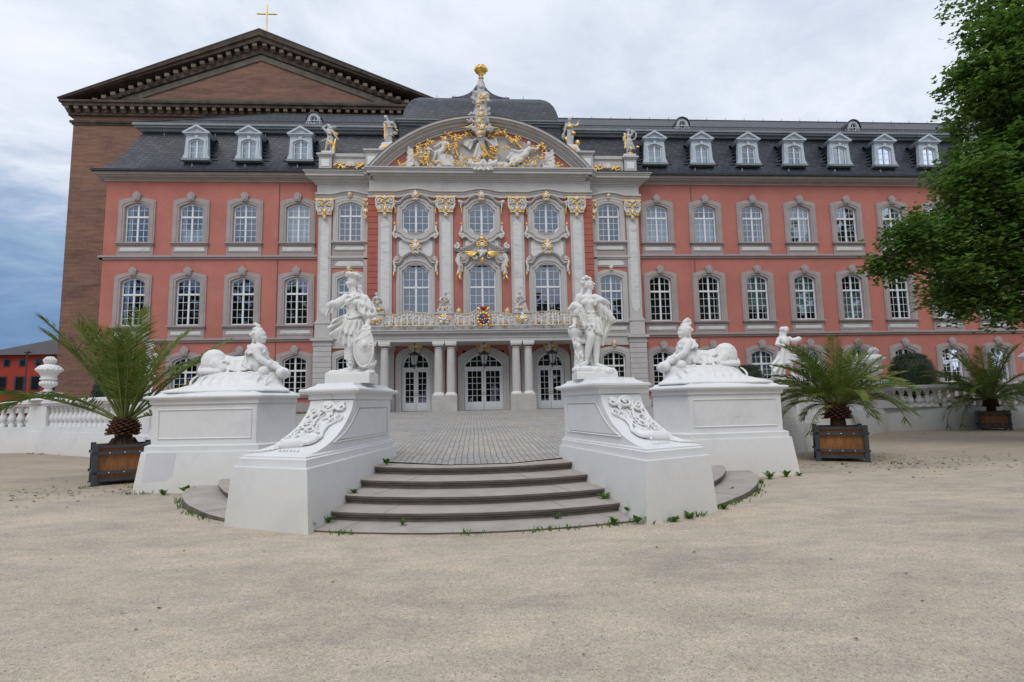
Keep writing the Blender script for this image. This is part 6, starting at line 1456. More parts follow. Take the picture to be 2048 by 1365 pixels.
def apollo():
    ox, oy, z0 = 1.72, 11.1, 2.42
    t = thing('statue', (ox, oy, 2.17), 'white statue of a nude youth with loose drapery leaning on a tree stump', 'statue')
    def p(x, z, y=0): return (ox + x, oy + y, z0 + z)
    b = plinth_block(t, [(ox - .40, oy - .36), (ox + .40, oy - .32), (ox + .40, oy + .32), (ox - .38, oy + .34)], 2.172, z0 - .10, 2); r = random.Random(4); b.build('plinth', 'carved', t)
    b = MB()
    for k in range(26): x = r.uniform(-.33, .36); b.ell(p(x, -.07 - .09 * (x + .3) + .02, r.uniform(-.27, .26)), (.13, .13, .08), 8, 5)
    b.chain([p(.0, .90), p(-.02, 1.04), p(-.05, 1.12)], [.14, .12, .118]); b.chain([p(-.05, 1.12), p(-.07, 1.26), p(-.07, 1.34)], [.12, .142, .12]); b.ell(p(-.08, 1.385), (.20, .10, .08)); b.ell(p(-.15, 1.28, -.10), (.09, .05, .065)); b.ell(p(.0, 1.28, -.10), (.09, .05, .065))
    for z in (1.08, 1.0): b.ell(p(-.07, z, -.09), (.05, .04, .035)); b.ell(p(.02, z, -.09), (.05, .04, .035))
    b.chain([p(-.06, 1.42), p(-.04, 1.5), p(-.04, 1.56)], [.08, .064, .06])
    # head turned up to the right
    b.ell(p(-.05, 1.655), (.10, .095, .12)); b.ell(p(-.005, 1.61, -.02), (.06, .065, .062)); b.cap(p(.045, 1.69, -.03), .014, p(.072, 1.655, -.04), .017); b.ell(p(.052, 1.612, -.035), (.018, .024, .011)); b.ell(p(.03, 1.575, -.03), .03); b.ell(p(.025, 1.70, -.03), (.024, .05, .016)); b.ell(p(.0, 1.63, -.07), .033)
    for k in range(52): a = r.uniform(.9, 4.5); q = r.uniform(.07, .12); b.ell(p(-.075 + q * cos(a), 1.70 + q * sin(a) * .95, r.uniform(-.09, .09)), r.uniform(.022, .036), 7, 5)
    for k in range(7): b.ell(p(-.14 - .012 * k, 1.62 - .028 * k, .0), .034, 7, 5)
    for k in range(5): b.ell(p(-.05 + .012 * k, 1.775 + .012 * (k % 2), -.02), .028, 7, 5)
    # arms
    b.chain([p(-.24, 1.40), p(-.31, 1.16, .03), p(-.33, .98, -.02), p(-.37, .82, -.06)], [.08, .066, .052, .04]); b.ell(p(-.41, .79, -.07), (.07, .05, .035))
    for q in range(5): b.cap(p(-.41, .80, -.11 + .025 * q), .017, p(-.48, .77, -.12 + .028 * q), .012, 6)
    b.chain([p(.08, 1.39), p(.20, 1.33, -.03), p(.31, 1.26, -.06)], [.08, .07, .062]); b.chain([p(.31, 1.26, -.06), p(.2, 1.31, -.15), p(.09, 1.30, -.18)], [.062, .052, .04]); b.ell(p(.07, 1.29, -.19), (.05, .045, .045))
    for q in range(5): b.cap(p(.06, 1.32 - .022 * q, -.21), .015, p(.02, 1.28 - .022 * q, -.22), .012, 6)
    # legs: the left one bent across, the right one straight
    b.chain([p(-.07, .90, -.02), p(-.05, .58, -.12), p(-.10, .36, -.05), p(-.14, .11, .0)], [.128, .085, .072, .044]); b.chain([p(-.14, .08, .0), p(-.22, .05, -.1), p(-.28, .03, -.15)], [.048, .04, .026]); b.ell(p(-.05, .6, -.16), .05)
    b.chain([p(.08, .90), p(.08, .54, -.03), p(.07, .33, .02), p(.07, .07, .03)], [.125, .085, .075, .046]); b.chain([p(.07, .04, .03), p(.16, .0, -.08), p(.24, -.03, -.13)], [.05, .042, .028]); b.ell(p(.08, .56, -.085), .05)
    b.bake('stone_figure', 'carved', t, voxel=.009, smooth=1)
    s = MB(); s.chain([p(-.40, .72, -.02), p(-.33, .55, .03), p(-.27, .32, .06), p(-.26, .0, .08)], [.10, .085, .09, .12]); s.chain([p(-.36, .7), p(-.26, .68, .05)], [.09, .07]); s.ell(p(-.3, .42, -.02), (.06, .05, .06)); s.ell(p(-.24, .25, 0), .06)
    for k in range(30): z = r.uniform(.0, .7); s.ell(p(-.27 - .14 * (z / .72) ** 2 + r.uniform(-.07, .07), z, -.03 + r.uniform(-.03, .02)), (.025, .03, .05), 6, 4)
    s.bake('tree_stump', 'carved', t, voxel=.010, smooth=1)
    d = MB()
    d.sheet([p(-.20, .93, -.09), p(.0, .96, -.15), p(.16, .97, -.08)], [p(-.2, .74, -.12), p(.0, .70, -.17), p(.17, .60, -.1)], .045, .05, 5, nu=36, nv=16); d.sheet([p(.02, .92, -.14), p(.12, .95, -.12)], [p(.04, .66, -.16), p(.2, .6, -.1)], .05, .03, 2)
    d.sheet([p(-.34, 1.20, -.1), p(-.20, 1.20, -.13)], [p(-.22, .78, -.13), p(-.02, .80, -.17)], .045, .035, 3, nu=18, nv=16); d.chain([p(-.44, 1.16, -.02), p(-.35, 1.22, -.06), p(-.26, 1.18, -.1), p(-.3, 1.08, -.1)], [.05, .085, .07, .06]); d.sheet([p(-.45, 1.2, 0), p(-.3, 1.22, -.08)], [p(-.42, 1.02, .0), p(-.27, 1.0, -.1)], .05, .035, 3)
    d.sheet([p(.08, 1.26, -.16), p(.18, 1.26, -.12), p(.32, 1.24, -.04)], [p(.16, .98, -.1), p(.30, .90, -.06), p(.44, .86, .0)], .05, .06, 4, nu=34, nv=18); d.chain([p(.12, 1.24, -.14), p(.26, 1.08, -.1), p(.40, .94, -.04), p(.48, .92, .02)], [.05, .065, .07, .035]); d.sheet([p(.18, .98, -.06), p(.44, .92, .0)], [p(.12, .45, .02), p(.2, .42, .06)], .06, .045, 2.5, nu=20, nv=16)
    d.sheet([p(-.15, .95, .06), p(.15, .95, .06)], [p(-.1, .1, .1), p(.12, .08, .12)], .05, .04, 4, nu=18, nv=16)
    d.bake('drapery', 'carved', t, voxel=.010, smooth=1)
apollo()
# ------------------------------------------------------------------ smaller statues on the garden wall
def wall_statue(x, y, s, label):
    t = thing('statue', (x, y, ZT), label, 'statue'); z0 = ZT + .12
    b = MB(); sc_ = .86
    figure(b, (x, y, z0), 2.05 * sc_, lean=.0, face=.8 * s, head=(.03 * s, .94), thick=1.1, elL=(-.19, .66), haL=(-.05, .62), elR=(.2, .68), haR=(.22, .74), kL=(-.1, .26), fL=(-.16, .03), kR=(.06, .25), fR=(.12, .02), fwd=.05)
    b.sheet([(x - .18, y - .1, z0 + 1.05), (x + .2, y - .12, z0 + 1.02)], [(x - .32, y - .1, z0 + .45), (x + .40, y - .18, z0 + .52)], .08, .05, 3); b.sheet([(x - .18, y + .1, z0 + .95), (x + .15, y + .1, z0 + .95)], [(x - .55, y, z0 + .10), (x - .05, y + .1, z0 + .02)], .1, .06, 3); b.sheet([(x - .15, y, z0 + .9), (x - .05, y - .1, z0 + .7)], [(x - .62, y - .05, z0 + .42), (x - .5, y - .1, z0 + .12)], .08, .05, 2)
    b.ell((x + .28 * s, y - .2, z0 + 1.28), (.15, .12, .10)); b.ell((x + .40 * s, y - .2, z0 + 1.32), (.11, .1, .1)); b.ell((x - .02 * s, y + .03, z0 + 1.70), (.11, .12, .10)); b.cap((x - .07, y + .05, z0 + 1.58), .065, (x - .12, y + .05, z0 + 1.32), .04)
    b.bake('stone_figure', 'carved', t, voxel=.022, smooth=1)
    mb = MB(); mb.box(x - .42, x + .42, y - .36, y + .36, ZT, z0 + .03); mb.build('plinth', 'white', t)
wall_statue(-12.75, 21.95, 1, 'white draped statue on the garden wall, half hidden behind the tall upright palm')
wall_statue(10.2, 19.1, 1, 'white statue of a woman carrying a basket on the garden wall beside the bushy palm')
# ------------------------------------------------------------------ planters and palms
def planter(x, y, rz, label, w=.58, h=.98):
    t = thing('planter', (x, y, 0), label, 'planter', 'wooden planters with grey steel frames'); t.rotation_euler = (0, 0, rz); BASES[t.name] = V((0, 0, 0))
    mb = MB(); wt = w
    for s in (-1, 1): mb.box(-w + .05, w - .05, s * (w - .06) - .02, s * (w - .06) + .02, .16, h - .06); mb.box(s * (w - .06) - .02, s * (w - .06) + .02, -w + .082, w - .082, .16, h - .06)
    mb.build('boards', 'planks', t)
    mb = MB()
    for sx in (-1, 1):
        for sy in (-1, 1): mb.box(sx * w - .055, sx * w + .055, sy * w - .055, sy * w + .055, .0, h); mb.box(sx * w - .08, sx * w + .08, sy * w - .08, sy * w + .08, 0, .02)
    for z in (.13, .30, .76, h - .075):
        d = .075 if z in (.30, .76) else .04
        for s in (-1, 1): mb.box(-w - (.085 if d > .05 else 0), w + (.085 if d > .05 else 0), s * w + s * (d - .05) - .03, s * w + s * (d - .05) + .03, z - .035, z + .035); mb.box(s * w + s * (d - .05) - .029, s * w + s * (d - .05) + .029, -w - .04, w + .04, z - .034, z + .034)
    mb.build('steel_frame', 'steel', t)
    mb = MB()
    for z in (.30, .76):
        for k in (-.3, 0, .3): mb.ell((k, -w - .06, z), (.016, .012, .016), 6, 5)
    mb.build('bolt', 'stonew', t)
    mb = MB(); mb.box(-w + .07, w - .07, -w + .07, w - .07, .2, h - .14); mb.build('soil', 'pot', t)
def frond_mesh(L, droop, seed, nl=56, bend=0.0, leafl=.48):
    """one feather frond growing along +X from the origin, arching by droop; two flat rows of folded leaflets"""
    r = random.Random(seed); mb = MB(); N = 20; pts = []
    x = z = 0.0
    for k in range(N):
        t = k / (N - 1); pts.append(V((x, bend * t * t * L, z))); ang = -droop * t ** 1.35
        x += L / (N - 1) * cos(ang); z += L / (N - 1) * sin(ang)
    mb.tube(pts, [.024 * (1 - .85 * k / (N - 1)) + .003 for k in range(N)], 5, 1)
    for k in range(nl):
        t = .20 + .80 * (k + r.random() * .5) / nl; q = t * (N - 1); i = min(int(q), N - 2); p = pts[i].lerp(pts[i + 1], q - i); tg = (pts[i + 1] - pts[i]).normalized()
        side0 = V((0, 1, 0)); up = tg.cross(side0)
        up = up if up.z > 0 else -up
        ll = leafl * (.30 + .70 * sin(PI * min(1, max(.02, (t - .12) * 1.06))) ** .75) * r.uniform(.85, 1.1)
        for s in (-1, 1):
            fw = .42 + .75 * t * t + r.uniform(-.10, .14); d = (tg * fw + side0 * s * .95 + up * (.30 + r.uniform(-.22, .18))).normalized()
            tip = p + d * ll + V((0, 0, -ll * ll * .45 * r.uniform(.4, 1.7))); midp = p + d * ll * .5 + V((0, 0, -.012)); wv = (tg * .8 - up * .45 * s).normalized() * (.012 + .005 * r.random())
            mb.add([p - wv * .6, p + wv * .6, midp + wv, midp - wv], [(0, 1, 2, 3)], 0); mb.add([midp - wv, midp + wv, tip], [(0, 1, 2)], 2 if r.random() < .12 + .25 * (droop > 1.7) else 0)
    me = mb.build('frond', ['frond', 'rachis', 'drytip'], None, recalc=False); m = me.data; bpy.data.objects.remove(me); return m
FR = [frond_mesh(2.3, d, 20 + k, bend=bn) for k, (d, bn) in enumerate(((.55, .02), (.95, -.05), (1.35, .06), (1.8, -.04), (.3, .03), (2.2, .05)))]
def palm(x, y, z0, label, spec, trunk_h=.62, sc=1.0, roots=False):
    t = thing('palm_tree', (x, y, z0), label, 'palm tree', None); BASES[t.name] = V((0, 0, 0))
    mb = MB(); r = random.Random(int(x * 10))
    mb.lathe([(.42 if roots else .22, 0), (.29 if roots else .2, .08), (.20, .18), (.185, .3), (.21, .40), (.20, .5), (.14, .62), (.08, .72)], (0, 0, 0), 18)
    if roots:
        for k in range(70): a = r.uniform(0, 2 * PI); q = r.uniform(.36, .56); mb.tube([(.23 * cos(a), .23 * sin(a), .22), (.30 * cos(a + .1), .30 * sin(a + .1), .10), (q * cos(a + .15), q * sin(a + .15), .01)], [.014, .014, .008], 4)
    mb.build('trunk', 'thatch', t)
    mb = MB()
    for k in range(110):
        a = k * 2.39996; h = .32 + .34 * k / 110; ro = .17 if k < 80 else .14; el = -.15 + 1.0 * (k / 110); L = r.uniform(.13, .22) * (1.15 - .4 * k / 110)
        d = V((cos(a) * cos(el), sin(a) * cos(el), sin(el))); p = V((ro * cos(a), ro * sin(a), h)); sd = V((-sin(a), cos(a), 0)) * .034; up = V((0, 0, .016))
        q = p + d * L; mb.loops([[p - sd * 1.5 - up, p + sd * 1.5 - up, p + sd * 1.5 + up, p - sd * 1.5 + up], [q - sd - up, q + sd - up, q + sd + up, q - sd + up]])
    mb.build('frond_stubs', 'husk', t)
    for az, el, k, s in spec:
        o = bpy.data.objects.new('frond', FR[k]); COL.objects.link(o); o.parent = t; a = math.radians(az)
        o.location = (.08 * cos(a), .08 * sin(a), .62); o.rotation_euler = (r.uniform(-.25, .25), -math.radians(el), a); o.scale = (s * sc, s * sc, s * sc)
    return t
planter(-9.42, 15.05, .60, 'wooden planter with grey steel frame under the tall upright palm')
planter(9.62, 15.62, -.50, 'wooden planter with grey steel frame under the bushy spreading palm')
planter(25.5, 27.4, -.62, 'small distant wooden planter with grey steel frame before the balustrade')
# azimuth (0 = right, 90 = away, 270 = towards the viewer), elevation, mesh, scale
pr = random.Random(77)
def ringspec(n, el0, el1, kinds, s0, s1, off=0):
    return [((off + 360 * k / n + pr.uniform(-12, 12)) % 360, pr.uniform(el0, el1), pr.choice(kinds), pr.uniform(s0, s1)) for k in range(n)]
left = [(172, 58, 4, 1.36), (150, 66, 4, 1.30), (105, 78, 4, 1.30), (20, 60, 1, 1.12), (12, 50, 4, 1.22), (350, 34, 0, 1.35), (352, 20, 3, .95), (176, 34, 2, 1.42), (181, 24, 0, 1.42), (262, 74, 0, 1.05), (285, 76, 0, 1.0), (300, 68, 4, 1.0), (230, 72, 4, 1.05), (60, 72, 0, 1.15), (120, 68, 0, 1.15), (80, 60, 1, 1.1), (330, 62, 0, 1.0), (205, 66, 0, 1.1)] + ringspec(4, 64, 82, (4, 0), .85, 1.15)
palm(-9.42, 15.05, .86, 'tall upright palm with feather fronds and matted roots, before the brick hall', left, roots=True, sc=1.07)
mid = ringspec(12, 60, 82, (0, 4, 1), .9, 1.1) + ringspec(16, 42, 64, (1, 2, 0), .88, 1.05, 15) + ringspec(15, 20, 44, (2, 3, 1), .82, 1.02, 5) + ringspec(4, 8, 22, (3,), .65, .85, 25) + [(350, 40, 2, 1.22), (353, 28, 3, 1.12), (10, 46, 2, 1.15), (185, 44, 2, 1.1), (175, 24, 3, .95), (268, 40, 3, .85)]
palm(9.62, 15.62, .86, 'bushy spreading palm beside the flower crowned sphinx', mid, sc=.87)
far = ringspec(10, 58, 80, (0, 4), .95, 1.15) + ringspec(14, 30, 58, (1, 2), .95, 1.15) + ringspec(9, 8, 30, (2, 3), .9, 1.1) + [(185, 30, 2, 1.25), (190, 20, 2, 1.2), (172, 50, 1, 1.2)]
palm(25.5, 27.4, .86, 'distant palm under the plane tree, before the balustrade', far, sc=1.18)
# ------------------------------------------------------------------ clipped yews behind the balustrade
def yew(x, y, z0, hx, hz, label, n=5200, stem=True, seed=1, cone=.15):
    t = thing('clipped_yew', (x, y, z0), label, 'clipped shrub', None); r = random.Random(seed)
    mb = MB(); zc = z0 + hz + .25
    def surf(a, c, k=1.0):
        u = max(-1, min(1, c)); w = (1 - abs(u) ** 3.2) ** .4; q = hx * w * (1 - cone * u) * k
        return V((x + q * cos(a), y + q * sin(a), zc + hz * u * k))
    L = [[surf(2 * PI * j / 20, -1 + 2 * i / 12, .93) for j in range(20)] for i in range(13)]
    mb.loops(L, 0, True); mb.build('core', 'hedge', t)
    mb = MB()
    for k in range(n):
        p = surf(r.uniform(0, 2 * PI), r.uniform(-1, 1) if r.random() < .8 else r.uniform(.8, 1), r.uniform(.93, 1.03)); d = V((r.uniform(-1, 1), r.uniform(-1, 1), r.uniform(-.6, 1))).normalized(); e = d.orthogonal().normalized() * r.uniform(.015, .03); l = r.uniform(.06, .13)
        mb.add([p - e, p + e, p + d * l], [(0, 1, 2)])
    mb.build('foliage', 'hedge', t, recalc=False)
    mb = MB(); mb.tube([(x, y, z0 - .1), (x, y, z0 + .5)], .08, 8); mb.build('stem', 'bark', t)
yew(27.0, 34.3, court_z(34) - .05, 1.32, 1.45, 'dark clipped yew dome behind the balustrade, between the bushy and the distant palm', 6500, seed=1)
yew(-19.3, 31.5, court_z(32) - .05, 1.15, 1.75, 'dark green clipped yew behind the tall upright palm', 6000, seed=2, cone=.35)
yew(15.9, 33.5, court_z(33) - .05, 1.0, 1.15, 'dark clipped yew between the basket statue and the bushy palm', 3500, seed=3)
yew(-39.5, 47.5, -.05, 1.1, 2.2, 'dark rounded shrub at the foot of the brick hall, behind an urn', 2500, seed=4)
yew(36.5, 34.3, court_z(34) - .05, 1.32, 1.45, 'dark clipped yew behind the distant palm', 4500, seed=5)
# ------------------------------------------------------------------ the big plane tree at the right
def leaf_quad(mb, p, r, sz):
    th = r.uniform(0, 2 * PI); d = V((cos(th), sin(th), r.uniform(-.75, .15))).normalized()
    s = d.cross(V((r.uniform(-.5, .5), r.uniform(-.5, .5), 1))).normalized(); u = s.cross(d)
    w = sz * .52; q = u * sz * .12
    mb.add([p, p + d * sz * .35 + s * w + q, p + d * sz * .55 + s * w * .35, p + d * sz + q * .5, p + d * sz * .55 - s * w * .35, p + d * sz * .35 - s * w + q], [(0, 1, 2, 3), (0, 3, 4, 5)])
def plane_tree():
    bx, by = 23.5, 18.5
    t = thing('plane_tree', (bx, by, 0), 'large leafy plane tree overhanging the palace wing and the balustrade', 'tree'); r = random.Random(21)
    mb = MB(); tips = []
    mb.tube([(bx, by, -.2), (bx - .1, by, 1.5), (bx - .3, by - .1, 4), (bx - .2, by, 7), (bx, by, 11), (bx + .2, by, 15)], [.62, .5, .44, .38, .27, .12], 12)
    cl = [(13.6, 17.6, 7.0, .80), (13.35, 18.2, 6.15, .55), (14.6, 18.2, 7.3, 1.05), (15.0, 17.4, 6.2, 1.0), (15.9, 18.5, 7.9, 1.3), (16.2, 17.6, 6.4, 1.25), (15.5, 18.2, 5.1, .85), (16.6, 18.0, 4.75, 1.0), (17.8, 17.2, 5.3, 1.1), (16.0, 17.5, 9.2, .9), (16.9, 18.6, 9.4, 1.3), (17.4, 17.5, 7.6, 1.6), (18.6, 18.5, 9.0, 1.7), (18.2, 17.0, 6.2, 1.4), (19.2, 17.5, 5.2, 1.2), (19.6, 18.2, 7.4, 1.6),
          (17.2, 18.0, 12.1, .80), (17.05, 18.4, 13.2, .75), (17.7, 17.6, 13.0, 1.0), (18.1, 18.4, 14.6, 1.1), (18.0, 18.2, 11.6, 1.1), (18.5, 17.5, 13.0, 1.6), (19.0, 18.6, 15.8, 1.4), (19.4, 18.0, 11.6, 1.5), (19.8, 17.5, 14.5, 1.8), (19.3, 19.2, 17.3, 1.6), (18.2, 17.2, 10.5, .85), (20.8, 18.5, 12.6, 1.9), (21.0, 17.6, 9.6, 1.9), (21.2, 18.5, 6.6, 1.7), (21.4, 18.2, 16.6, 2.0),
          (17.6, 20.5, 8.0, 1.4), (18.8, 21.0, 10.2, 1.3), (17.2, 20.2, 6.0, 1.2), (19.5, 21.0, 6.4, 1.5), (17.9, 15.4, 7.2, 1.2), (19.3, 15.2, 9.0, 1.5), (19.2, 15.0, 6.0, 1.2), (20.0, 20.5, 13.5, 1.7), (20.0, 15.5, 12.6, 1.6)]
    cl += [(17.5, 18.0, 10.3, 1.0), (18.0, 18.6, 11.9, 1.3), (18.9, 17.6, 10.6, 1.4), (17.0, 17.2, 8.2, 1.2), (18.3, 18.2, 7.7, 1.5), (19.6, 19.0, 9.2, 1.6), (17.3, 18.9, 6.9, 1.2), (18.9, 17.4, 14.7, 1.3), (18.4, 18.9, 13.4, 1.2), (18.9, 18.6, 4.9, .9)]
    for k in range(26): a = r.uniform(-1.9, 1.9); q = r.uniform(1, 7); cl.append((bx + 1 + q * cos(a), by + q * sin(a) * 1.0, r.uniform(5, 18.5) * .95, r.uniform(1.4, 2.1)))
    cl = [(x + (.36 if z < 10.5 else .45) * (x < 20.5), y, z, q) for x, y, z, q in cl]
    for x, y, z, q in cl:
        zz = max(3, z - 2.5 - .35 * abs(x - bx)); a = V((bx - .2, by, min(zz, 12))); b = V((x, y, z)); m_ = a.lerp(b, .5) + V((0, 0, .5)); P = spline([a, m_, b], 8); mb.tube(P, [.16 * (1 - k / 8.5) * min(1.3, q) + .015 for k in range(8)], 6)
        for k in range(5):
            d = V((r.uniform(-1, 1), r.uniform(-1, 1), r.uniform(-.6, .8))).normalized() * q * .8; mb.tube([b - (b - a) * .08, b + d * .5, b + d], [.035, .022, .008], 5)
    mb.build('trunk', 'bark', t)
    mb = MB()
    for i, (x, y, z, q) in enumerate(cl):
        vis = 1.0 if x < 20.5 else .38
        # every clump is broken into smaller sprays, so the outline stays ragged
        for j in range(int((11 + 15 * q) * (1 if x < 20.5 else .7))):
            d = V((r.gauss(0, 1), r.gauss(0, 1), r.gauss(0, .8))).normalized() * q * r.uniform(.35, 1.06) ; c = V((x, y, z)) + d
            for k in range(int(38 * vis)):
                p = c + V((r.gauss(0, .24), r.gauss(0, .24), r.gauss(0, .13) - .05 * abs(r.gauss(0, 1)))); leaf_quad(mb, p, r, r.uniform(.13, .26) if vis > .5 else r.uniform(.2, .34))
    mb.build('crown', 'leaf', t, recalc=False)
    print('plane leaves', len(mb.f))
plane_tree()
# ------------------------------------------------------------------ the wood behind the camera that the lower windows mirror
mb = MB(); r = random.Random(5)
for k in range(64):
    x = -80 + 230 * k / 63 + r.uniform(-2, 2); y = -44 + r.uniform(-5, 5) + max(0, x - 25) * .25; H = r.uniform(13.5, 17) + (13 if x < -34 else 0) + (9 if x > 13 else 0) + (5 if x > 36 else 0) + (12 if x > 66 else 0); w = r.uniform(3.5, 5.5)
    mb.tube([(x, y, -.2), (x, y, H * .6)], [.35, .15], 7)
    for j in range(110):
        p = V((x + r.uniform(-1, 1) * w, y + r.uniform(-2, 2), r.uniform(.2, 7))); s = r.uniform(.6, 1.2); a = V((r.uniform(-1, 1), r.uniform(-1, 1), r.uniform(-1, 1))).normalized(); b_ = a.orthogonal().normalized()
        mb.add([p - a * s, p - b_ * s * .8, p + a * s, p + b_ * s * .8], [(0, 1, 2, 3)])
    for j in range(330):
        d = V((r.gauss(0, 1), r.gauss(0, 1), r.gauss(0, 1))).normalized() * r.uniform(.5, 1); p = V((x + d.x * w, y + d.y * w, H * .55 + d.z * H * .45)); s = r.uniform(.5, 1.1); a = V((r.uniform(-1, 1), r.uniform(-1, 1), r.uniform(-1, 1))).normalized(); b_ = a.orthogonal().normalized()
        mb.add([p - a * s, p - b_ * s * .8, p + a * s, p + b_ * s * .8], [(0, 1, 2, 3)])
setting(mb.build('woodland', 'wood', recalc=False), 'stuff')
# ------------------------------------------------------------------ weeds and grass in the joints
def weed(x, y, z, s, label, n=9, seed=0, upright=.6, cat='weed', group=None):
    mb = MB(); r = random.Random(seed)
    for k in range(n):
        a = 2 * PI * k / n + r.uniform(-.4, .4); el = r.uniform(.35, 1.25) * upright + .25; L = s * r.uniform(.7, 1.15); d = V((cos(a) * cos(el), sin(a) * cos(el), sin(el))); sd = V((-sin(a), cos(a), 0)) * L * .20
        p0 = V((0, 0, 0)); p1 = d * L * .55; p2 = d * L + V((0, 0, -L * .18)); zz = V((0, 0, L * .04))
        mb.add([p0 - sd * .25, p0 + sd * .25, p1 + sd - zz * -1, p1 + zz * 0, p1 - sd + zz, p2], [(0, 1, 2, 3), (0, 3, 4), (3, 2, 5), (4, 3, 5)])
    o = mb.build('weed', 'weed', None, (x, y, z), recalc=False); tag(o, label, cat, group or 'weeds in the joints of walls and steps'); return o
WD = [(-2.80, 8.78, .04, .21, "leafy dandelion rosette where the lowest riser meets the helmeted woman's pedestal"), (-2.95, 8.36, .03, .20, "low sprawling weed where the helmeted woman's pedestal meets the bottom step"), (-2.62, 9.72, .30, .18, "upright dock leaf on the third tread beside the helmeted woman's pedestal"), (-2.33, 11.25, .62, .20, "flat weed at the top step by the foot of the helmeted woman's pedestal"),
      (-1.68, 8.43, .04, .13, "small weed at the riser of the second step, nearer the helmeted woman"), (.55, 8.52, .04, .13, "small weed at the riser of the second step, nearer the nude youth"), (1.44, 9.30, .17, .22, "tall leafy weed on the second tread against the nude youth's pedestal"), (1.62, 8.62, .10, .14, "trailing weed below the tall one beside the nude youth's pedestal"),
      (1.64, 8.12, .02, .22, "bushy weed at the front corner of the nude youth's pedestal"), (1.30, 8.10, .03, .17, "spreading weed on the bottom step near the nude youth's pedestal"), (2.20, 8.22, .0, .16, "weed at the front foot of the nude youth's pedestal, nearer the steps"), (2.48, 8.38, .0, .17, "weed with a dry stalk at the front foot of the nude youth's pedestal"),
      (5.75, 12.25, .0, .30, "leafy weed clump in the middle of the row along the flower crowned sphinx's plinth"), (6.25, 12.45, .0, .26, "leafy weed clump at the corner of the flower crowned sphinx's plinth"), (5.35, 12.15, .0, .22, "low weed clump at the stair end of the flower crowned sphinx's plinth"), (6.62, 12.6, .0, .17, "last small weed of the row, past the corner of the flower crowned sphinx's plinth"),
      (-6.55, 12.35, .05, .28, "dark green dock plant beside the lowest side step under the plumed sphinx"), (-7.05, 12.45, .0, .20, "spindly weed with seed heads at the foot of the plumed sphinx's plinth"), (9.55, 18.1, .0, .32, "weed tuft at the foot of the garden wall behind the bushy palm"), (4.05, 10.42, .04, .16, "weed on the lowest side step by the flower crowned sphinx"), (-5.9, 11.5, .05, .15, "weed in the riser of the side steps under the plumed sphinx"), (3.3, 9.05, .0, .17, "weed at the outer corner of the nude youth's pedestal")]
for k, (x, y, z, s, lab) in enumerate(WD): weed(x, y, z, s * .85, lab, 8 + k % 6, k, .55 + .07 * (k % 5))
def blades(name, spots, n, h, seed, label=None):
    mb = MB(); r = random.Random(seed)
    for (x0, y0), (x1, y1), z in spots:
        L = math.hypot(x1 - x0, y1 - y0)
        for k in range(int(n * L)):
            t = r.random()
            if noise.noise(V((x0 * 3 + t * L * 2.1, y0, seed))) < .10: continue
            p = V((x0 + (x1 - x0) * t + r.gauss(0, .05), y0 + (y1 - y0) * t + r.gauss(0, .05), z)); a = r.uniform(0, 2 * PI); hh = h * r.uniform(.4, 1.1); b_ = V((cos(a), sin(a), 0)); d = V((r.uniform(-.6, .6), r.uniform(-.6, .6), 1)).normalized() * hh
            mb.add([p - b_ * .008, p + b_ * .008, p + d * .6 + b_ * .007, p + d * .6 - b_ * .007, p + d + b_ * hh * .2], [(0, 1, 2, 3), (3, 2, 4)])
    return setting(mb.build(name, 'weed', recalc=False), 'stuff')
circ = lambda r, a: (CX + r * cos(a), CY + r * sin(a))
sp = [(circ(6.30, A0 + (A1 - A0) * k / 40), circ(6.30, A0 + (A1 - A0) * (k + 1) / 40), 0.0) for k in range(40)]
sp += [((-8.0, 12.72), (-5.6, 12.42), 0.0), ((5.0, 12.15), (6.9, 12.72), 0.0), ((1.85, 8.02), (3.1, 8.75), 0.0), ((-21.5, 27.2), (-17.5, 25.2), 0.0), ((-26, 28.4), (-21, 27.4), 0.0), ((6.9, 15.0), (9.9, 18.5), 0.0), ((8.8, 14.4), (10.4, 14.2), 0.0), ((-10.5, 13.9), (-8.5, 13.8), 0)]
sp += [(circ(5.66, A0 + (A1 - A0) * k / 40), circ(5.66, A0 + (A1 - A0) * (k + 1) / 40), 0.04) for k in list(range(0, 8)) + list(range(31, 40))]
blades('grass', sp, 75, .09, 3)
blades('grass', [((-17, 38.2 + .1 * k), (-11.5, 38.2 + .1 * k), court_z(38)) for k in range(6)] + [((11.5, 38.2 + .1 * k), (20, 38.2 + .1 * k), court_z(38)) for k in range(6)], 60, .16, 4)
# dry leaves and pebbles strewn on the gravel
mb = MB(); r = random.Random(31)
for k in range(900):
    if k < 500: x, y = r.gauss(10.5, 2.2), r.gauss(14.8, 1.3)
    elif k < 700: x, y = r.gauss(-9, 1.5), r.gauss(13.2, .8)
    elif k < 820: x, y = r.uniform(14, 28), r.uniform(24, 27.5)
    else: x, y = r.uniform(-9, 9), r.uniform(2.5, 8)
    if abs(x - CX) < 7.4 and y > 7.6 and k < 820: continue
    s = r.uniform(.02, .05) * (1 if k < 820 else .5); a = r.uniform(0, 6.3); d = V((cos(a), sin(a), r.uniform(-.2, .3))) * s; e = V((-sin(a), cos(a), r.uniform(-.3, .3))) * s * .6; p = V((x, y, .012)); mb.add([p - d, p + e, p + d, p - e], [(0, 1, 2, 3)])
setting(mb.build('leaf_litter', 'litter', recalc=False), 'stuff')
mb = MB()
for k in range(7000):
    y = 2.0 + 9 * r.random() ** 1.6; x = -.6 + r.uniform(-1, 1) * (1.2 + y * .95); q = math.hypot(x - CX, y - CY)
    if q < 6.3 and y > 7.6: continue
    s = r.uniform(.003, .0075); mb.ell((x, y, s * .25), (s * r.uniform(.8, 1.5), s, s * .7), 5, 3, 0, (0, 0, r.uniform(0, 3)), False)
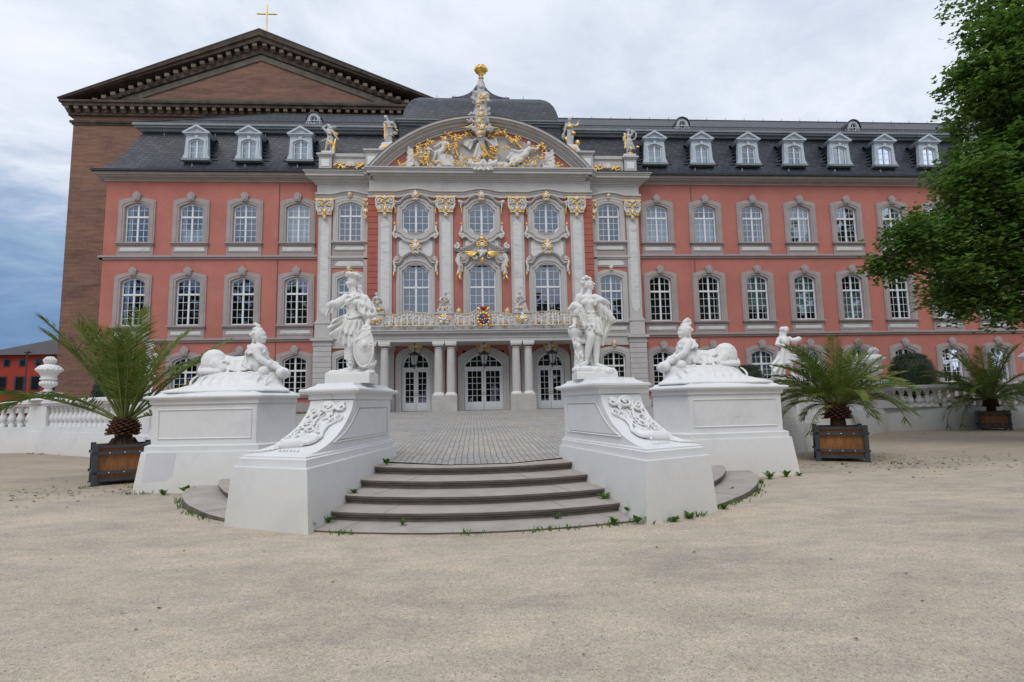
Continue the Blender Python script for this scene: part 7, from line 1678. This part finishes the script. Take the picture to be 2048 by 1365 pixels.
setting(mb.build('pebbles', mat('loose_pebbles', (.40, .37, .33), (.26, .24, .23), 60, .9, 0), recalc=False), 'stuff')
# ------------------------------------------------------------------ sky, sun, camera
SUN_EL, SUN_AZ = math.radians(52), math.radians(198)      # azimuth clockwise from +Y; the light comes from behind the camera
w = bpy.data.worlds.new('World'); scene.world = w; w.use_nodes = True
nt = w.node_tree; bg = nt.nodes['Background']; out = nt.nodes['World Output']
sky = nt.nodes.new('ShaderNodeTexSky'); sky.sky_type = 'NISHITA'; sky.sun_disc = False; sky.sun_elevation = SUN_EL; sky.sun_rotation = SUN_AZ; sky.air_density = 1.2; sky.dust_density = 1.5
nt.links.new(sky.outputs[0], bg.inputs[0]); bg.inputs[1].default_value = .06
tc = nt.nodes.new('ShaderNodeTexCoord'); sp = nt.nodes.new('ShaderNodeSeparateXYZ'); nt.links.new(tc.outputs['Generated'], sp.inputs[0])
def mth(op, a, b=None, c=None):
    n = nt.nodes.new('ShaderNodeMath'); n.operation = op
    for k, v in enumerate((a, b, c)):
        if v is None: continue
        if isinstance(v, (int, float)): n.inputs[k].default_value = v
        else: nt.links.new(v, n.inputs[k])
    return n.outputs[0]
def mrange(v, a, b, c=0.0, d=1.0):
    n = nt.nodes.new('ShaderNodeMapRange'); n.interpolation_type = 'SMOOTHSTEP'
    for k, q in enumerate((a, b, c, d)): n.inputs[k + 1].default_value = q
    nt.links.new(v, n.inputs[0]); return n.outputs[0]
zc = mth('ADD', mth('MAXIMUM', sp.outputs[2], 0.0), .13)
cb = nt.nodes.new('ShaderNodeCombineXYZ'); nt.links.new(mth('DIVIDE', sp.outputs[0], zc), cb.inputs[0]); nt.links.new(mth('DIVIDE', sp.outputs[1], zc), cb.inputs[1])
n1 = noise_out(nt, cb.outputs[0], 1.7, 10, .62, .35); 
mp = nt.nodes.new('ShaderNodeMapping'); mp.inputs['Location'].default_value = (4.2, 1.3, 0); mp.inputs['Scale'].default_value = (.45, .62, 1); nt.links.new(cb.outputs[0], mp.inputs[0])
n2 = noise_out(nt, mp.outputs[0], 1.0, 5, .55, .3)
tone = mth('MULTIPLY_ADD', n1, .55, mth('MULTIPLY', n2, .55))
rp = ramp(nt, [(.38, (.50, .57, .70)), (.49, (.66, .72, .83)), (.57, (.80, .85, .94)), (.68, (.95, .97, 1.0))]); nt.links.new(tone, rp.inputs[0])
# a dark rain-blue bank low in the west (left)
elev = mth('MULTIPLY_ADD', mth('SUBTRACT', n1, .5), .42, sp.outputs[2])
low = ramp(nt, [(.06, (.14, .25, .44)), (.14, (.17, .29, .49)), (.24, (.30, .42, .60)), (.34, (.58, .65, .77))]); nt.links.new(elev, low.inputs[0])
mask = mth('MULTIPLY', mrange(elev, .40, .22), mrange(sp.outputs[0], -.20, -.42))
cl = mixc(nt, mask, rp.outputs[0], low.outputs[0])
bg2 = nt.nodes.new('ShaderNodeBackground'); nt.links.new(cl, bg2.inputs[0]); bg2.inputs[1].default_value = 1.12
mx = nt.nodes.new('ShaderNodeMixShader'); mx.inputs[0].default_value = .9
nt.links.new(bg.outputs[0], mx.inputs[1]); nt.links.new(bg2.outputs[0], mx.inputs[2]); nt.links.new(mx.outputs[0], out.inputs['Surface'])
sun = bpy.data.lights.new('sun', 'SUN'); sun.energy = 1.15; sun.angle = math.radians(28); sun.color = (1, .965, .91)
so = bpy.data.objects.new('sun', sun); COL.objects.link(so)
sd = V((sin(SUN_AZ) * cos(SUN_EL), cos(SUN_AZ) * cos(SUN_EL), sin(SUN_EL)))
so.rotation_euler = sd.to_track_quat('Z', 'Y').to_euler(); so.location = (0, -20, 40)
cam = bpy.data.cameras.new('camera'); cam.sensor_width = 36; cam.lens = 1138 / 2048 * 36; cam.clip_end = 3000; cam.clip_start = .1
co = bpy.data.objects.new('camera', cam); COL.objects.link(co); scene.camera = co
PIT, ROL, YAW = .1124, .0197, .0676
def cray(u, v):
    c, s = cos(ROL), sin(ROL); xr, zu = u[0] * c + u[1] * s, -u[0] * s + u[1] * c; zf = v
    c, s = cos(PIT), sin(PIT); yf, z = zf * c - zu * s, zf * s + zu * c
    c, s = cos(YAW), sin(YAW); return V((xr * c + yf * s, -xr * s + yf * c, z))
rt, up, fw = cray((1, 0), 0), cray((0, 1), 0), cray((0, 0), 1)
Mx = Matrix((rt, up, -fw)).transposed().to_4x4(); Mx.translation = V((-.636, 0, 1.7)); co.matrix_world = Mx
vs = scene.view_settings; vs.view_transform = 'Standard'; vs.look = 'None'; vs.exposure = 0.05; vs.gamma = 1.0; vs.use_curve_mapping = False
scene.cycles.max_bounces = 8; scene.cycles.transparent_max_bounces = 12; scene.cycles.use_denoising = True
scene.cycles.sample_clamp_indirect = 4.0
